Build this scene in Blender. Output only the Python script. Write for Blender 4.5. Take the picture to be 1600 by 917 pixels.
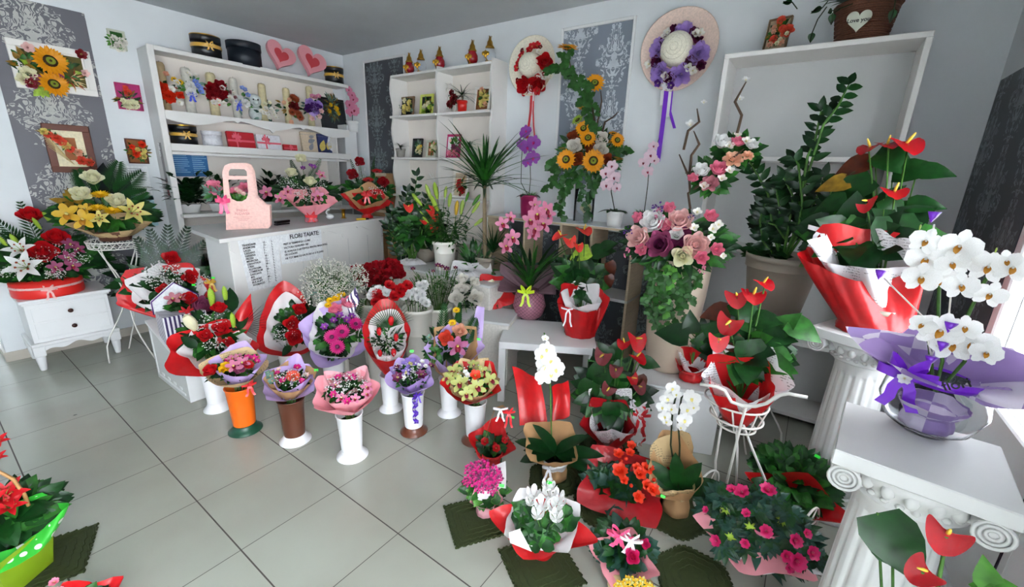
import bpy, math, random
from mathutils import Vector, Matrix

for _o in list(bpy.data.objects):
    bpy.data.objects.remove(_o)
C = bpy.context.scene.collection
R = math.radians
SC = bpy.context.scene

# ---------------------------------------------------------------- camera
FPX = 662.4
YAW, PITCH, ROLL = .6071, .2781, .0338
CAM = Vector((0, 0, 1.55))
_cy, _sy, _cp, _sp, _cr, _sr = math.cos(YAW), math.sin(YAW), math.cos(PITCH), math.sin(PITCH), math.cos(ROLL), math.sin(ROLL)
cF = Vector((-_sy * _cp, _cy * _cp, -_sp))
_r = Vector((_cy, _sy, 0))
_u = _r.cross(cF)
cR = _cr * _r + _sr * _u
cU = -_sr * _r + _cr * _u
cam_data = bpy.data.cameras.new('camera')
cam_data.sensor_width = 36
cam_data.lens = 36 * FPX / 1600
cam_data.clip_start = .02
cam = bpy.data.objects.new('camera', cam_data)
C.objects.link(cam)
cam.matrix_world = Matrix(((cR.x, cU.x, -cF.x, CAM.x), (cR.y, cU.y, -cF.y, CAM.y), (cR.z, cU.z, -cF.z, CAM.z), (0, 0, 0, 1)))
SC.camera = cam

# ---------------------------------------------------------------- daylight
SC.view_settings.view_transform = 'Standard'
SC.view_settings.look = 'None'
SC.view_settings.gamma = 1
SC.view_settings.exposure = 0.12
SC.view_settings.use_curve_mapping = False
world = bpy.data.worlds.new('sky')
SC.world = world
world.use_nodes = True
bg = world.node_tree.nodes['Background']
bg.inputs[0].default_value = (.90, .95, 1, 1)
bg.inputs[1].default_value = 13.0


def portal(name, loc, rot, sx, sy):
    d = bpy.data.lights.new(name, 'AREA')
    d.shape = 'RECTANGLE'
    d.size, d.size_y = sx, sy
    d.cycles.is_portal = True
    o = bpy.data.objects.new(name, d)
    C.objects.link(o)
    o.location, o.rotation_euler = loc, rot
    return o


XL, YB, XR, ZC = -4.93, 3.40, .65, 2.82
YF = -2.2
portal('window_light', (XR + .10, -.72, 1.25), (0, R(90), 0), 2.35, 2.75)
portal('door_light', (XR + .10, 2.03, 1.43), (0, R(90), 0), 1.25, .6)
sun_d = bpy.data.lights.new('sun', 'SUN')
sun_d.energy = .35
sun_d.angle = R(3)
sun_d.color = (1, .95, .88)
sun = bpy.data.objects.new('sun', sun_d)
C.objects.link(sun)
sun.rotation_euler = Vector((.30, .08, .95)).to_track_quat('Z', 'Y').to_euler()


# ---------------------------------------------------------------- pixels to places
def ray(x, y):
    return cR * ((x - 800) / FPX) - cU * ((y - 458.5) / FPX) + cF


def G(x, y, z=0.):
    d = ray(x, y)
    return CAM + d * ((z - CAM.z) / d.z)


def AX(x, y, X):
    d = ray(x, y)
    return CAM + d * (X / d.x)


def AY(x, y, Y):
    d = ray(x, y)
    return CAM + d * (Y / d.y)


def HZ(P, py):
    """height on the vertical through P that shows at picture row py"""
    v0 = Vector((P[0], P[1], 0)) - CAM
    a = 458.5 - py
    return (a * v0.dot(cF) - FPX * v0.dot(cU)) / (FPX * cU.z - a * cF.z)


def KM(P):
    return (Vector(P) - CAM).dot(cF) / FPX


# ---------------------------------------------------------------- materials
def lin(h):
    h = h.lstrip('#')
    c = [int(h[i:i + 2], 16) / 255 for i in (0, 2, 4)]
    return tuple(x / 12.92 if x < .04045 else ((x + .055) / 1.055) ** 2.4 for x in c)


PAL = {
    # name: (hex, kind, roughness)
    'white_paint': ('e9eaea', 'paint', .45), 'wood_white': ('eceae6', 'paint', .5), 'plaster': ('e0e4e6', 'paint', .9),
    'side_grey': ('cfd0cf', 'paint', .6), 'ceil': ('c3c8cb', 'paint', .95), 'back_board': ('efe7de', 'paint', .8),
    'pale_wood': ('d9c4a4', 'wood', .6), 'cardboard': ('b48c62', 'paper', .9), 'plaster_cast': ('e6e6e4', 'paint', .55),
    'frame_white': ('efece6', 'paint', .4), 'frame_brown': ('6e3520', 'wood', .45), 'frame_tan': ('8a6f50', 'wood', .5), 'mat_cream': ('e6dcba', 'paper', .8),
    'mat_rust': ('a0623c', 'paper', .8), 'olive_card': ('5b5326', 'paper', .9), 'dark_card': ('23262a', 'paper', .8),
    'frame_lime': ('d5de6a', 'paint', .5), 'frame_magenta': ('b51a62', 'paint', .4), 'frame_black': ('1c1e20', 'gloss', .35),
    'frame_pale': ('c9cdbb', 'paint', .5), 'magenta_card': ('b02a70', 'paper', .7), 'rust_card': ('8a5426', 'paper', .7), 'green_card': ('53702e', 'paper', .7),
    'black_box': ('17191c', 'gloss', .35), 'navy_box': ('141c26', 'gloss', .5), 'gold': ('c79a35', 'metal', .28), 'brass': ('b58a3a', 'metal', .3),
    'gold_ribbon': ('d6a63c', 'satin', .35), 'heart_pink': ('f0a3ab', 'paint', .35), 'heart_red': ('d24a52', 'paint', .35), 'white_box': ('e8e8ee', 'paper', .6),
    'red_gift': ('c3212d', 'gloss', .4), 'pink_ribbon': ('f0687c', 'satin', .35), 'beige_box': ('d8c6ab', 'paper', .7), 'night_blue': ('2e3a6c', 'paper', .6),
    'straw_yellow': ('d5bf62', 'paper', .7), 'poster_blue': ('2d6ea8', 'gloss', .4), 'poster_text': ('8fc0e0', 'paper', .6), 'sheet': ('f2f4f7', 'paper', .8), 'ink': ('24262c', 'paper', .8),
    'ink_grey': ('8d8f96', 'paper', .8), 'sticker_grey': ('8f8f90', 'paper', .7), 'sticker_red': ('8e4a4a', 'paper', .7), 'aqua_sheet': ('b6dde6', 'paper', .7),
    'candle': ('eadfb4', 'petal', .5), 'candle_white': ('f0eee4', 'petal', .5), 'candle_tan': ('c9b287', 'petal', .5), 'blue_ribbon': ('1538c8', 'satin', .3), 'plush': ('c9d0cf', 'paper', 1.), 'black_plastic': ('121316', 'gloss', .35),
    'red_ribbon': ('d8202a', 'satin', .35), 'white_ribbon': ('f0eef2', 'satin', .35), 'purple_ribbon': ('4d1aa8', 'satin', .3), 'bright_purple': ('7a1ad0', 'satin', .3), 'lime_ribbon': ('c4e21e', 'satin', .35),
    'pink_bow': ('f04a80', 'satin', .35), 'lilac_ribbon': ('c9a8ea', 'satin', .35),
    'red_glass': ('a5081c', 'tint', .12), 'clear_glass': ('e8f0f4', 'glass', .03), 'hat_cream': ('f1ecd8', 'straw', .8), 'hat_blush': ('ecd2c3', 'straw', .8),
    'red': ('d01420', 'petal', .5), 'deep_red': ('a80a1e', 'petal', .55), 'dark_red': ('7d0818', 'petal', .55), 'orange_red': ('f0401e', 'petal', .5), 'orange': ('f07c1c', 'petal', .5),
    'coral': ('f26048', 'petal', .5), 'peach': ('f4bfa0', 'petal', .5), 'yellow': ('f4c616', 'petal', .5), 'sun_yellow': ('f7a70a', 'petal', .5), 'lemon': ('ecdf86', 'petal', .5), 'cream': ('f4f0cf', 'petal', .5), 'white': ('fbfbf7', 'petal', .5),
    'soft_white': ('f3efe6', 'petal', .55), 'pink': ('f38ca8', 'petal', .5), 'hot_pink': ('e8307c', 'petal', .5), 'magenta': ('d2147c', 'petal', .5), 'blush': ('f5c9c4', 'petal', .55), 'dusty_pink': ('c8808c', 'petal', .55),
    'mauve': ('a8507a', 'petal', .55), 'plum': ('701a50', 'petal', .55), 'violet': ('8a34a0', 'petal', .5), 'deep_violet': ('5a1f88', 'petal', .5), 'lilac': ('bb9ae2', 'petal', .5), 'lavender': ('9a7fd6', 'petal', .5), 'periwinkle': ('7d96e0', 'petal', .5),
    'orchid_pink': ('dd86a6', 'petal', .45), 'orchid_mauve': ('b4628c', 'petal', .45), 'orchid_green': ('c9cf7c', 'petal', .45), 'orchid_gold': ('e0b63a', 'petal', .45), 'orchid_blush': ('f0d3de', 'petal', .45), 'lip_red': ('98203c', 'petal', .4), 'lip_gold': ('c98a2c', 'petal', .4),
    'rust': ('a04420', 'petal', .6), 'brown_disc': ('3a1e0c', 'rough', .95), 'disc_green': ('7c8a24', 'rough', .9), 'disc_black': ('1e1016', 'rough', .9), 'spadix': ('f2c84a', 'paint', .5), 'spathe_red': ('c20c1c', 'wax', .18), 'spathe_coral': ('ea3c34', 'wax', .18),
    'spathe_dark': ('6a1420', 'wax', .2), 'spathe_pink': ('e03a58', 'wax', .2), 'spathe_bronze': ('8a3a1c', 'wax', .25),
    'leaf': ('2a6420', 'leaf', .4), 'leaf_dark': ('164218', 'leaf', .35), 'leaf_deep': ('0d3012', 'leaf', .3), 'leaf_bright': ('4f8a34', 'leaf', .4), 'leaf_lime': ('9fbf40', 'leaf', .45), 'leaf_grey': ('6f8f80', 'leaf', .55), 'leaf_ivy': ('2c5a24', 'leaf', .4),
    'leaf_blue': ('244a3c', 'leaf', .4), 'leaf_gold': ('8a6a1e', 'leaf', .45), 'leaf_bud': ('a9c45c', 'leaf', .4), 'leaf_black': ('12161e', 'leaf', .3), 'leaf_bronze': ('5a2a1c', 'leaf', .35),
    'stem': ('4d7a34', 'leaf', .5), 'stem_dark': ('2e3a20', 'leaf', .6), 'twig': ('4a3626', 'rough', .8), 'white_twig': ('eeeeea', 'paint', .7), 'bark': ('8a7a60', 'rough', .9), 'raffia': ('d8c08a', 'paper', .8),
    'paper_red': ('cc141a', 'foil', .42), 'paper_deep_red': ('b81420', 'foil', .4), 'paper_white': ('f4f2f2', 'wrap', .55), 'paper_pink': ('f09aa4', 'wrap', .55), 'paper_rose': ('f4b4bc', 'wrap', .55), 'paper_lilac': ('c9b0e6', 'wrap', .55), 'paper_purple': ('ae92cc', 'wrap', .55),
    'paper_cream': ('e6d8aa', 'wrap', .6), 'paper_green': ('38b838', 'dots', .5), 'burlap': ('a98f68', 'rough', .95), 'kraft': ('c49a6c', 'wrap', .7), 'news_kraft': ('cdb284', 'news', .7), 'news_white': ('eceaec', 'news', .6), 'check_purple': ('a98fc8', 'check', .55),
    'diamond': ('a86e80', 'diamond', .4), 'stripes': ('3a2a60', 'stripes', .45), 'cellophane': ('dfe8ea', 'cello', .1), 'organza': ('6c5058', 'wrap', .6),
    'soil': ('2a1d12', 'rough', 1.), 'pot_white': ('f2f2f0', 'gloss', .3), 'pot_grey': ('98948c', 'gloss', .5), 'pot_red': ('d02018', 'gloss', .35), 'pot_magenta': ('a01858', 'gloss', .35), 'pot_taupe': ('9a9183', 'gloss', .45), 'pot_pink': ('e07a94', 'gloss', .5),
    'pot_lime': ('7c9a1c', 'gloss', .4), 'vase_beige': ('c9b6a2', 'gloss', .4), 'bucket': ('e9e6dc', 'gloss', .5), 'vase_white': ('f2f2f4', 'gloss', .35), 'vase_orange': ('ee6a0e', 'gloss', .4), 'vase_green': ('164a34', 'gloss', .35), 'vase_brown': ('5e3424', 'gloss', .35), 'cap_brown': ('6a3a28', 'gloss', .3),
    'wire_white': ('eceae4', 'gloss', .35), 'wicker': ('5e3a2a', 'weave', .7), 'wicker_red': ('b02020', 'weave', .6), 'basket_wood': ('c09058', 'wood', .5), 'hat_box_red': ('e02822', 'gloss', .4), 'bag_pink': ('f3c2b6', 'paper', .5), 'print_pink': ('d8908c', 'paper', .6),
    'tag_green': ('2ee83c', 'paint', .4), 'tag_white': ('f0f4ee', 'paper', .5), 'mat_green': ('2f3a16', 'rough', 1.), 'knob_brown': ('4a2a22', 'gloss', .3), 'yellow_tool': ('e6c832', 'gloss', .4), 'aluminium': ('dcdfe0', 'paint', .4), 'gasket': ('2a1830', 'rough', .7),
    'felt': ('d8d4cc', 'paper', .9), 'lattice_back': ('8a8f8f', 'paint', .6), 'skirting': ('b9b2a6', 'gloss', .3),
}
_mats = {}


def M(name):
    if name in _mats:
        return _mats[name]
    hx, kind, rough = PAL[name]
    col = lin(hx)
    m = bpy.data.materials.new(name)
    m.use_nodes = True
    nt = m.node_tree
    N, Lk = nt.nodes, nt.links
    b = N['Principled BSDF']
    b.inputs['Base Color'].default_value = (*col, 1)
    b.inputs['Roughness'].default_value = rough
    out = N['Material Output']

    def node(t, **kw):
        n = N.new(t)
        for k, v in kw.items():
            setattr(n, k, v)
        return n

    def noisecol(scale, lo, hi, detail=2, coord='Object'):
        tc = node('ShaderNodeTexCoord')
        nz = node('ShaderNodeTexNoise')
        nz.inputs['Scale'].default_value = scale
        nz.inputs['Detail'].default_value = detail
        Lk.new(tc.outputs[coord], nz.inputs['Vector'])
        rp = node('ShaderNodeValToRGB')
        rp.color_ramp.elements[0].position = .3
        rp.color_ramp.elements[1].position = .7
        rp.color_ramp.elements[0].color = (*[min(1, c * lo) for c in col], 1)
        rp.color_ramp.elements[1].color = (*[min(1, c * hi) for c in col], 1)
        Lk.new(nz.outputs['Fac'], rp.inputs['Fac'])
        Lk.new(rp.outputs[0], b.inputs['Base Color'])
        return nz, rp

    def translucent(f):
        tr = node('ShaderNodeBsdfTranslucent')
        mx = node('ShaderNodeMixShader')
        mx.inputs[0].default_value = f
        src = b.inputs['Base Color'].links
        if src:
            Lk.new(src[0].from_socket, tr.inputs['Color'])
        else:
            tr.inputs['Color'].default_value = (*col, 1)
        Lk.new(b.outputs[0], mx.inputs[1])
        Lk.new(tr.outputs[0], mx.inputs[2])
        Lk.new(mx.outputs[0], out.inputs['Surface'])

    def bump(sock, strength, dist=.002):
        bp = node('ShaderNodeBump')
        bp.inputs['Strength'].default_value = strength
        bp.inputs['Distance'].default_value = dist
        Lk.new(sock, bp.inputs['Height'])
        Lk.new(bp.outputs[0], b.inputs['Normal'])

    def mixpat(fac, c2):
        mx = node('ShaderNodeMix', data_type='RGBA')
        mx.inputs['A'].default_value = (*col, 1)
        mx.inputs['B'].default_value = (*lin(c2), 1)
        Lk.new(fac, mx.inputs['Factor'])
        Lk.new(mx.outputs['Result'], b.inputs['Base Color'])

    def obj_xyz():
        tc = node('ShaderNodeTexCoord')
        sp = node('ShaderNodeSeparateXYZ')
        Lk.new(tc.outputs['Object'], sp.inputs[0])
        return tc, sp

    def mth(op, a, c=0.):
        n = node('ShaderNodeMath', operation=op)
        for i, v in enumerate((a, c)):
            if isinstance(v, (int, float)):
                n.inputs[i].default_value = v
            else:
                Lk.new(v, n.inputs[i])
        return n.outputs[0]

    if kind == 'leaf':
        b.inputs['Specular IOR Level'].default_value = .32
        noisecol(28, .65, 1.35)
        translucent(.18)
    elif kind == 'petal':
        noisecol(30, .9, 1.12)
        translucent(.3)
    elif kind == 'wax':
        nz, rp = noisecol(60, .85, 1.15, 3)
        bump(nz.outputs['Fac'], .5, .004)
    elif kind == 'metal':
        b.inputs['Metallic'].default_value = 1
    elif kind == 'satin':
        b.inputs['Sheen Weight'].default_value = .3
        b.inputs['Specular IOR Level'].default_value = .6
    elif kind == 'glass':
        b.inputs['Transmission Weight'].default_value = 1
        b.inputs['IOR'].default_value = 1.12
        b.inputs['Base Color'].default_value = (.97, .98, 1, 1)
    elif kind == 'tint':
        b.inputs['Coat Weight'].default_value = .6
        b.inputs['Transmission Weight'].default_value = .25
    elif kind == 'cello':
        tp = node('ShaderNodeBsdfTransparent')
        mx = node('ShaderNodeMixShader')
        mx.inputs[0].default_value = .07
        Lk.new(tp.outputs[0], mx.inputs[1])
        Lk.new(b.outputs[0], mx.inputs[2])
        Lk.new(mx.outputs[0], out.inputs['Surface'])
    elif kind == 'foil':
        nz, rp = noisecol(14, .85, 1.1)
        bump(nz.outputs['Fac'], .6, .012)
        b.inputs['Coat Weight'].default_value = .25
        translucent(.15)
    elif kind == 'wrap':
        nz, rp = noisecol(12, .93, 1.05)
        bump(nz.outputs['Fac'], .4, .01)
        translucent(.25)
    elif kind in ('rough', 'straw', 'paper'):
        nz, rp = noisecol(60 if kind != 'straw' else 90, .88, 1.1, 4)
        bump(nz.outputs['Fac'], .5 if kind != 'paper' else .1, .003)
    elif kind == 'wood':
        tc = node('ShaderNodeTexCoord')
        mp = node('ShaderNodeMapping')
        mp.inputs['Scale'].default_value = (4, 4, 40)
        nz = node('ShaderNodeTexNoise')
        nz.inputs['Scale'].default_value = 3
        nz.inputs['Detail'].default_value = 5
        Lk.new(tc.outputs['Object'], mp.inputs[0])
        Lk.new(mp.outputs[0], nz.inputs['Vector'])
        mixpat(nz.outputs['Fac'], '%02x%02x%02x' % tuple(int(int(hx[i:i + 2], 16) * .78) for i in (0, 2, 4)))
    elif kind == 'paint':
        nz, rp = noisecol(3, .96, 1.03, 3)
    elif kind == 'news':
        tc, sp = obj_xyz()
        wv = node('ShaderNodeTexWave', bands_direction='Z')
        wv.inputs['Scale'].default_value = 26
        wv.inputs['Distortion'].default_value = 1.5
        nz = node('ShaderNodeTexNoise')
        nz.inputs['Scale'].default_value = 130
        n2 = node('ShaderNodeTexNoise')
        n2.inputs['Scale'].default_value = 14
        for q in (wv, nz, n2):
            Lk.new(tc.outputs['Object'], q.inputs['Vector'])
        f = mth('MULTIPLY', mth('GREATER_THAN', wv.outputs['Fac'], .62), mth('GREATER_THAN', nz.outputs['Fac'], .5))
        f = mth('MULTIPLY', f, mth('GREATER_THAN', n2.outputs['Fac'], .5))
        mixpat(mth('MULTIPLY', f, .6), '3c3834')
        translucent(.12)
    elif kind == 'check':
        tc, sp = obj_xyz()
        ck = node('ShaderNodeTexChecker')
        ck.inputs['Scale'].default_value = 14
        ck.inputs['Color1'].default_value = (*col, 1)
        ck.inputs['Color2'].default_value = (*lin('e6dcec'), 1)
        Lk.new(tc.outputs['Object'], ck.inputs['Vector'])
        Lk.new(ck.outputs[0], b.inputs['Base Color'])
        translucent(.25)
    elif kind == 'dots':
        tc = node('ShaderNodeTexCoord')
        vo = node('ShaderNodeTexVoronoi')
        vo.inputs['Scale'].default_value = 26
        vo.inputs['Randomness'].default_value = .25
        Lk.new(tc.outputs['Object'], vo.inputs['Vector'])
        mixpat(mth('LESS_THAN', vo.outputs['Distance'], .3), 'eef6e8')
        translucent(.15)
    elif kind == 'diamond':
        tc, sp = obj_xyz()
        s = 105.
        a1 = mth('ABSOLUTE', mth('SINE', mth('MULTIPLY', mth('ADD', sp.outputs[0], sp.outputs[2]), s)))
        a2 = mth('ABSOLUTE', mth('SINE', mth('MULTIPLY', mth('SUBTRACT', sp.outputs[0], sp.outputs[2]), s)))
        mixpat(mth('LESS_THAN', mth('MINIMUM', a1, a2), .16), '2a1420')
    elif kind == 'stripes':
        tc, sp = obj_xyz()
        mixpat(mth('GREATER_THAN', mth('SINE', mth('MULTIPLY', mth('ADD', sp.outputs[0], sp.outputs[1]), 260.)), 0.), 'f4f2f4')
    elif kind == 'weave':
        tc = node('ShaderNodeTexCoord')
        br = node('ShaderNodeTexWave', bands_direction='Z')
        br.inputs['Scale'].default_value = 30
        br.inputs['Distortion'].default_value = 6
        br.inputs['Detail Scale'].default_value = 8
        Lk.new(tc.outputs['Object'], br.inputs['Vector'])
        mixpat(br.outputs['Fac'], '%02x%02x%02x' % tuple(min(255, int(int(hx[i:i + 2], 16) * 1.35)) for i in (0, 2, 4)))
        bump(br.outputs['Fac'], .8, .004)
    _mats[name] = m
    return m


def damask(name, base, motif, w=.52, h=.62, soft=.03):
    """silver damask on slate grey wallpaper: mirrored noise in half-drop cells"""
    m = bpy.data.materials.new(name)
    m.use_nodes = True
    nt = m.node_tree
    N, Lk = nt.nodes, nt.links
    b = N['Principled BSDF']
    b.inputs['Roughness'].default_value = .55

    def mth(op, *a):
        n = N.new('ShaderNodeMath')
        n.operation = op
        for i, v in enumerate(a):
            if isinstance(v, (int, float)):
                n.inputs[i].default_value = v
            else:
                Lk.new(v, n.inputs[i])
        return n.outputs[0]
    uv = N.new('ShaderNodeTexCoord')
    sp = N.new('ShaderNodeSeparateXYZ')
    Lk.new(uv.outputs['UV'], sp.inputs[0])
    U = mth('DIVIDE', sp.outputs[0], w)
    V = mth('DIVIDE', sp.outputs[1], h)
    col_i = mth('FLOOR', U)
    V2 = mth('ADD', V, mth('MULTIPLY', col_i, .5))
    fu = mth('ABSOLUTE', mth('SUBTRACT', mth('FRACT', U), .5))
    fv = mth('FRACT', V2)
    cmb = N.new('ShaderNodeCombineXYZ')
    Lk.new(mth('MULTIPLY', fu, w * 1.0), cmb.inputs[0])
    Lk.new(mth('MULTIPLY', fv, h * 1.0), cmb.inputs[1])
    def nz(scale, dist, det=1.5):
        n = N.new('ShaderNodeTexNoise')
        n.inputs['Scale'].default_value = scale
        n.inputs['Detail'].default_value = det
        n.inputs['Distortion'].default_value = dist
        Lk.new(cmb.outputs[0], n.inputs['Vector'])
        return n.outputs['Fac']
    # scrollwork: contour bands of a warped noise inside an irregular ogee medallion, plus a leafy core and tendrils
    sw = nz(13, 1.4)
    band = mth('ABSOLUTE', mth('SUBTRACT', mth('FRACT', mth('MULTIPLY', sw, 6.)), .5))
    scroll = mth('GREATER_THAN', band, .27)
    cv = mth('ABSOLUTE', mth('SUBTRACT', fv, .5))
    edge = nz(9, .8, 2)
    d1 = mth('SUBTRACT', mth('ADD', .14, mth('MULTIPLY', edge, .62)), mth('ADD', mth('MULTIPLY', fu, .95), mth('MULTIPLY', cv, .62)))
    ring = mth('GREATER_THAN', d1, .0)
    core = mth('GREATER_THAN', mth('SUBTRACT', mth('ADD', .06, mth('MULTIPLY', edge, .16)), mth('ADD', mth('MULTIPLY', fu, 1.2), mth('MULTIPLY', cv, .45))), 0.)
    blob = mth('GREATER_THAN', nz(30, .9), .47)
    gap = mth('LESS_THAN', mth('ABSOLUTE', mth('SUBTRACT', d1, .12)), .016)
    pat = mth('MULTIPLY', mth('MAXIMUM', mth('MULTIPLY', ring, scroll), mth('MULTIPLY', core, blob)), mth('SUBTRACT', 1., gap))
    wear = N.new('ShaderNodeTexNoise')
    wear.inputs['Scale'].default_value = 9
    wear.inputs['Detail'].default_value = 6
    Lk.new(uv.outputs['UV'], wear.inputs['Vector'])
    pat = mth('MULTIPLY', pat, mth('ADD', .45, mth('MULTIPLY', wear.outputs['Fac'], .8)))
    mx = N.new('ShaderNodeMix')
    mx.data_type = 'RGBA'
    mx.inputs['A'].default_value = (*lin(base), 1)
    mx.inputs['B'].default_value = (*lin(motif), 1)
    Lk.new(pat, mx.inputs['Factor'])
    Lk.new(mx.outputs['Result'], b.inputs['Base Color'])
    return m


# ---------------------------------------------------------------- mesh building
class MB:
    def __init__(s):
        s.v, s.f, s.mi, s.sm = [], [], [], []

    def add(s, vs, fs, m=0, sm=True, T=None):
        o = len(s.v)
        if T is not None:
            vs = [T @ Vector(v) for v in vs]
        s.v.extend(tuple(v) for v in vs)
        for f in fs:
            s.f.append(tuple(i + o for i in f))
            s.mi.append(m)
            s.sm.append(sm)

    def box(s, x0, x1, y0, y1, z0, z1, m=0, bev=.0, T=None):
        if bev <= 0 or min(x1 - x0, y1 - y0, z1 - z0) < 2.2 * bev:
            vs = [(x, y, z) for z in (z0, z1) for y in (y0, y1) for x in (x0, x1)]
            s.add(vs, [(0, 2, 3, 1), (4, 5, 7, 6), (0, 1, 5, 4), (2, 6, 7, 3), (0, 4, 6, 2), (1, 3, 7, 5)], m, False, T)
            return
        # chamfered box: 24 vertices
        X, Y, Z = (x0, x1), (y0, y1), (z0, z1)
        sg = (1, -1)
        vs, idx = [], {}
        for i in (0, 1):
            for j in (0, 1):
                for k in (0, 1):
                    for a in (0, 1, 2):
                        p = [X[i] + sg[i] * bev, Y[j] + sg[j] * bev, Z[k] + sg[k] * bev]
                        p[a] = (X[i], Y[j], Z[k])[a]
                        idx[i, j, k, a] = len(vs)
                        vs.append(p)
        fs = []
        for a in (0, 1, 2):
            for e in (0, 1):
                q = []
                for (b_, c_) in ((0, 0), (0, 1), (1, 1), (1, 0)):
                    t = [0, 0, 0]
                    t[a] = e
                    t[(a + 1) % 3] = b_
                    t[(a + 2) % 3] = c_
                    q.append(idx[(*t, a)])
                fs.append(tuple(q) if e == 0 else tuple(reversed(q)))
        for a in (0, 1, 2):
            b_, c_ = (a + 1) % 3, (a + 2) % 3
            for e in (0, 1):
                for g in (0, 1):
                    t0, t1 = [0, 0, 0], [0, 0, 0]
                    t0[b_] = t1[b_] = e
                    t0[c_] = t1[c_] = g
                    t1[a] = 1
                    q = (idx[(*t0, b_)], idx[(*t1, b_)], idx[(*t1, c_)], idx[(*t0, c_)])
                    fs.append(q if (e ^ g) else tuple(reversed(q)))
        for i in (0, 1):
            for j in (0, 1):
                for k in (0, 1):
                    q = (idx[i, j, k, 0], idx[i, j, k, 1], idx[i, j, k, 2])
                    fs.append(q if (i + j + k) % 2 else tuple(reversed(q)))
        s.add(vs, fs, m, False, T)

    def lathe(s, prof, n=24, m=0, sm=True, T=None, cap0=True, cap1=True, wob=None, ang=(0, 2 * math.pi)):
        vs, fs = [], []
        full = ang[1] - ang[0] > 6.28
        nn = n if full else n + 1
        for (r, z) in prof:
            for i in range(nn):
                a = ang[0] + (ang[1] - ang[0]) * i / n
                rr = r * (wob(a, z) if wob else 1)
                vs.append((rr * math.cos(a), rr * math.sin(a), z))
        for j in range(len(prof) - 1):
            for i in range(n):
                i2 = (i + 1) % nn if full else i + 1
                fs.append((j * nn + i, j * nn + i2, (j + 1) * nn + i2, (j + 1) * nn + i))
        if cap0 and prof[0][0] > 1e-5 and full:
            fs.append(tuple(range(nn - 1, -1, -1)))
        if cap1 and prof[-1][0] > 1e-5 and full:
            fs.append(tuple((len(prof) - 1) * nn + i for i in range(nn)))
        s.add(vs, fs, m, sm, T)

    def tube(s, pts, r, n=6, m=0, T=None, closed=False, cap=True):
        pts = [Vector(p) for p in pts]
        k = len(pts)
        rs = r if isinstance(r, (list, tuple)) else [r] * k
        vs, fs = [], []
        up = Vector((0, 0, 1))
        prev = None
        for i, p in enumerate(pts):
            if closed:
                t = pts[(i + 1) % k] - pts[i - 1]
            else:
                t = pts[min(i + 1, k - 1)] - pts[max(i - 1, 0)]
            if t.length < 1e-9:
                t = Vector((0, 0, 1))
            t.normalize()
            if prev is None:
                a = up if abs(t.z) < .9 else Vector((1, 0, 0))
                a = (a - t * a.dot(t)).normalized()
            else:
                a = prev - t * prev.dot(t)
                a = a.normalized() if a.length > 1e-6 else t.orthogonal().normalized()
            prev = a
            b = t.cross(a)
            for j in range(n):
                an = 2 * math.pi * j / n
                vs.append(p + (a * math.cos(an) + b * math.sin(an)) * rs[i])
        for i in range(k if closed else k - 1):
            i2 = (i + 1) % k
            for j in range(n):
                j2 = (j + 1) % n
                fs.append((i * n + j, i * n + j2, i2 * n + j2, i2 * n + j))
        if cap and not closed:
            fs.append(tuple(range(n - 1, -1, -1)))
            fs.append(tuple((k - 1) * n + j for j in range(n)))
        s.add(vs, fs, m, True, T)

    def ball(s, c, r, m=0, n=8, k=6, T=None, sz=(1, 1, 1)):
        c = Vector(c)
        vs, fs = [], []
        for j in range(k + 1):
            ph = math.pi * j / k
            for i in range(n):
                a = 2 * math.pi * i / n
                vs.append(c + Vector((r * sz[0] * math.sin(ph) * math.cos(a), r * sz[1] * math.sin(ph) * math.sin(a), r * sz[2] * math.cos(ph))))
        for j in range(k):
            for i in range(n):
                i2 = (i + 1) % n
                fs.append((j * n + i, (j + 1) * n + i, (j + 1) * n + i2, j * n + i2))
        s.add(vs, fs, m, True, T)

    def octa(s, c, r, m=0):
        x, y, z = c
        s.add([(x + r, y, z), (x, y + r, z), (x - r, y, z), (x, y - r, z), (x, y, z + r), (x, y, z - r)],
              [(0, 1, 4), (1, 2, 4), (2, 3, 4), (3, 0, 4), (1, 0, 5), (2, 1, 5), (3, 2, 5), (0, 3, 5)], m, True)

    def poly_prism(s, pts, z0, z1, m=0, T=None, m_side=None):
        """pts: outline in x,y (counter clockwise); extruded z0..z1"""
        n = len(pts)
        vs = [(p[0], p[1], z0) for p in pts] + [(p[0], p[1], z1) for p in pts]
        s.add(vs, [tuple(range(n - 1, -1, -1)), tuple(range(n, 2 * n))], m, False, T)
        s.add(vs, [(i, (i + 1) % n, n + (i + 1) % n, n + i) for i in range(n)], m if m_side is None else m_side, False, T)

    def ribbon(s, pts, w, side, m=0, T=None, taper=None):
        """flat strip along pts, width w along direction side (or list)"""
        vs, fs = [], []
        k = len(pts)
        for i, p in enumerate(pts):
            sd = side[i] if isinstance(side, list) else side
            ww = w * (taper(i / (k - 1)) if taper else 1)
            p = Vector(p)
            sd = Vector(sd).normalized()
            vs += [p - sd * ww / 2, p + sd * ww / 2]
        for i in range(k - 1):
            fs.append((2 * i, 2 * i + 1, 2 * i + 3, 2 * i + 2))
        s.add(vs, fs, m, True, T)

    def leaf(s, p, d, L, W, m=0, prof='ovate', bend=.3, fold=.25, nrm=None, seg=5):
        """a leaf blade from p along d, bending down"""
        p = Vector(p)
        d = Vector(d)
        if d.length < 1e-6:
            d = Vector((0, 0, 1))
        d.normalize()
        n0 = Vector(nrm) if nrm is not None else Vector((0, 0, 1))
        sd = d.cross(n0)
        if sd.length < .1:
            sd = d.cross(Vector((random.uniform(-1, 1), random.uniform(-1, 1), .1)))
        sd.normalize()
        up = sd.cross(d).normalized()
        vs, fs = [], []
        cur = Vector(p)
        dd = Vector(d)
        step = L / seg
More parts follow.
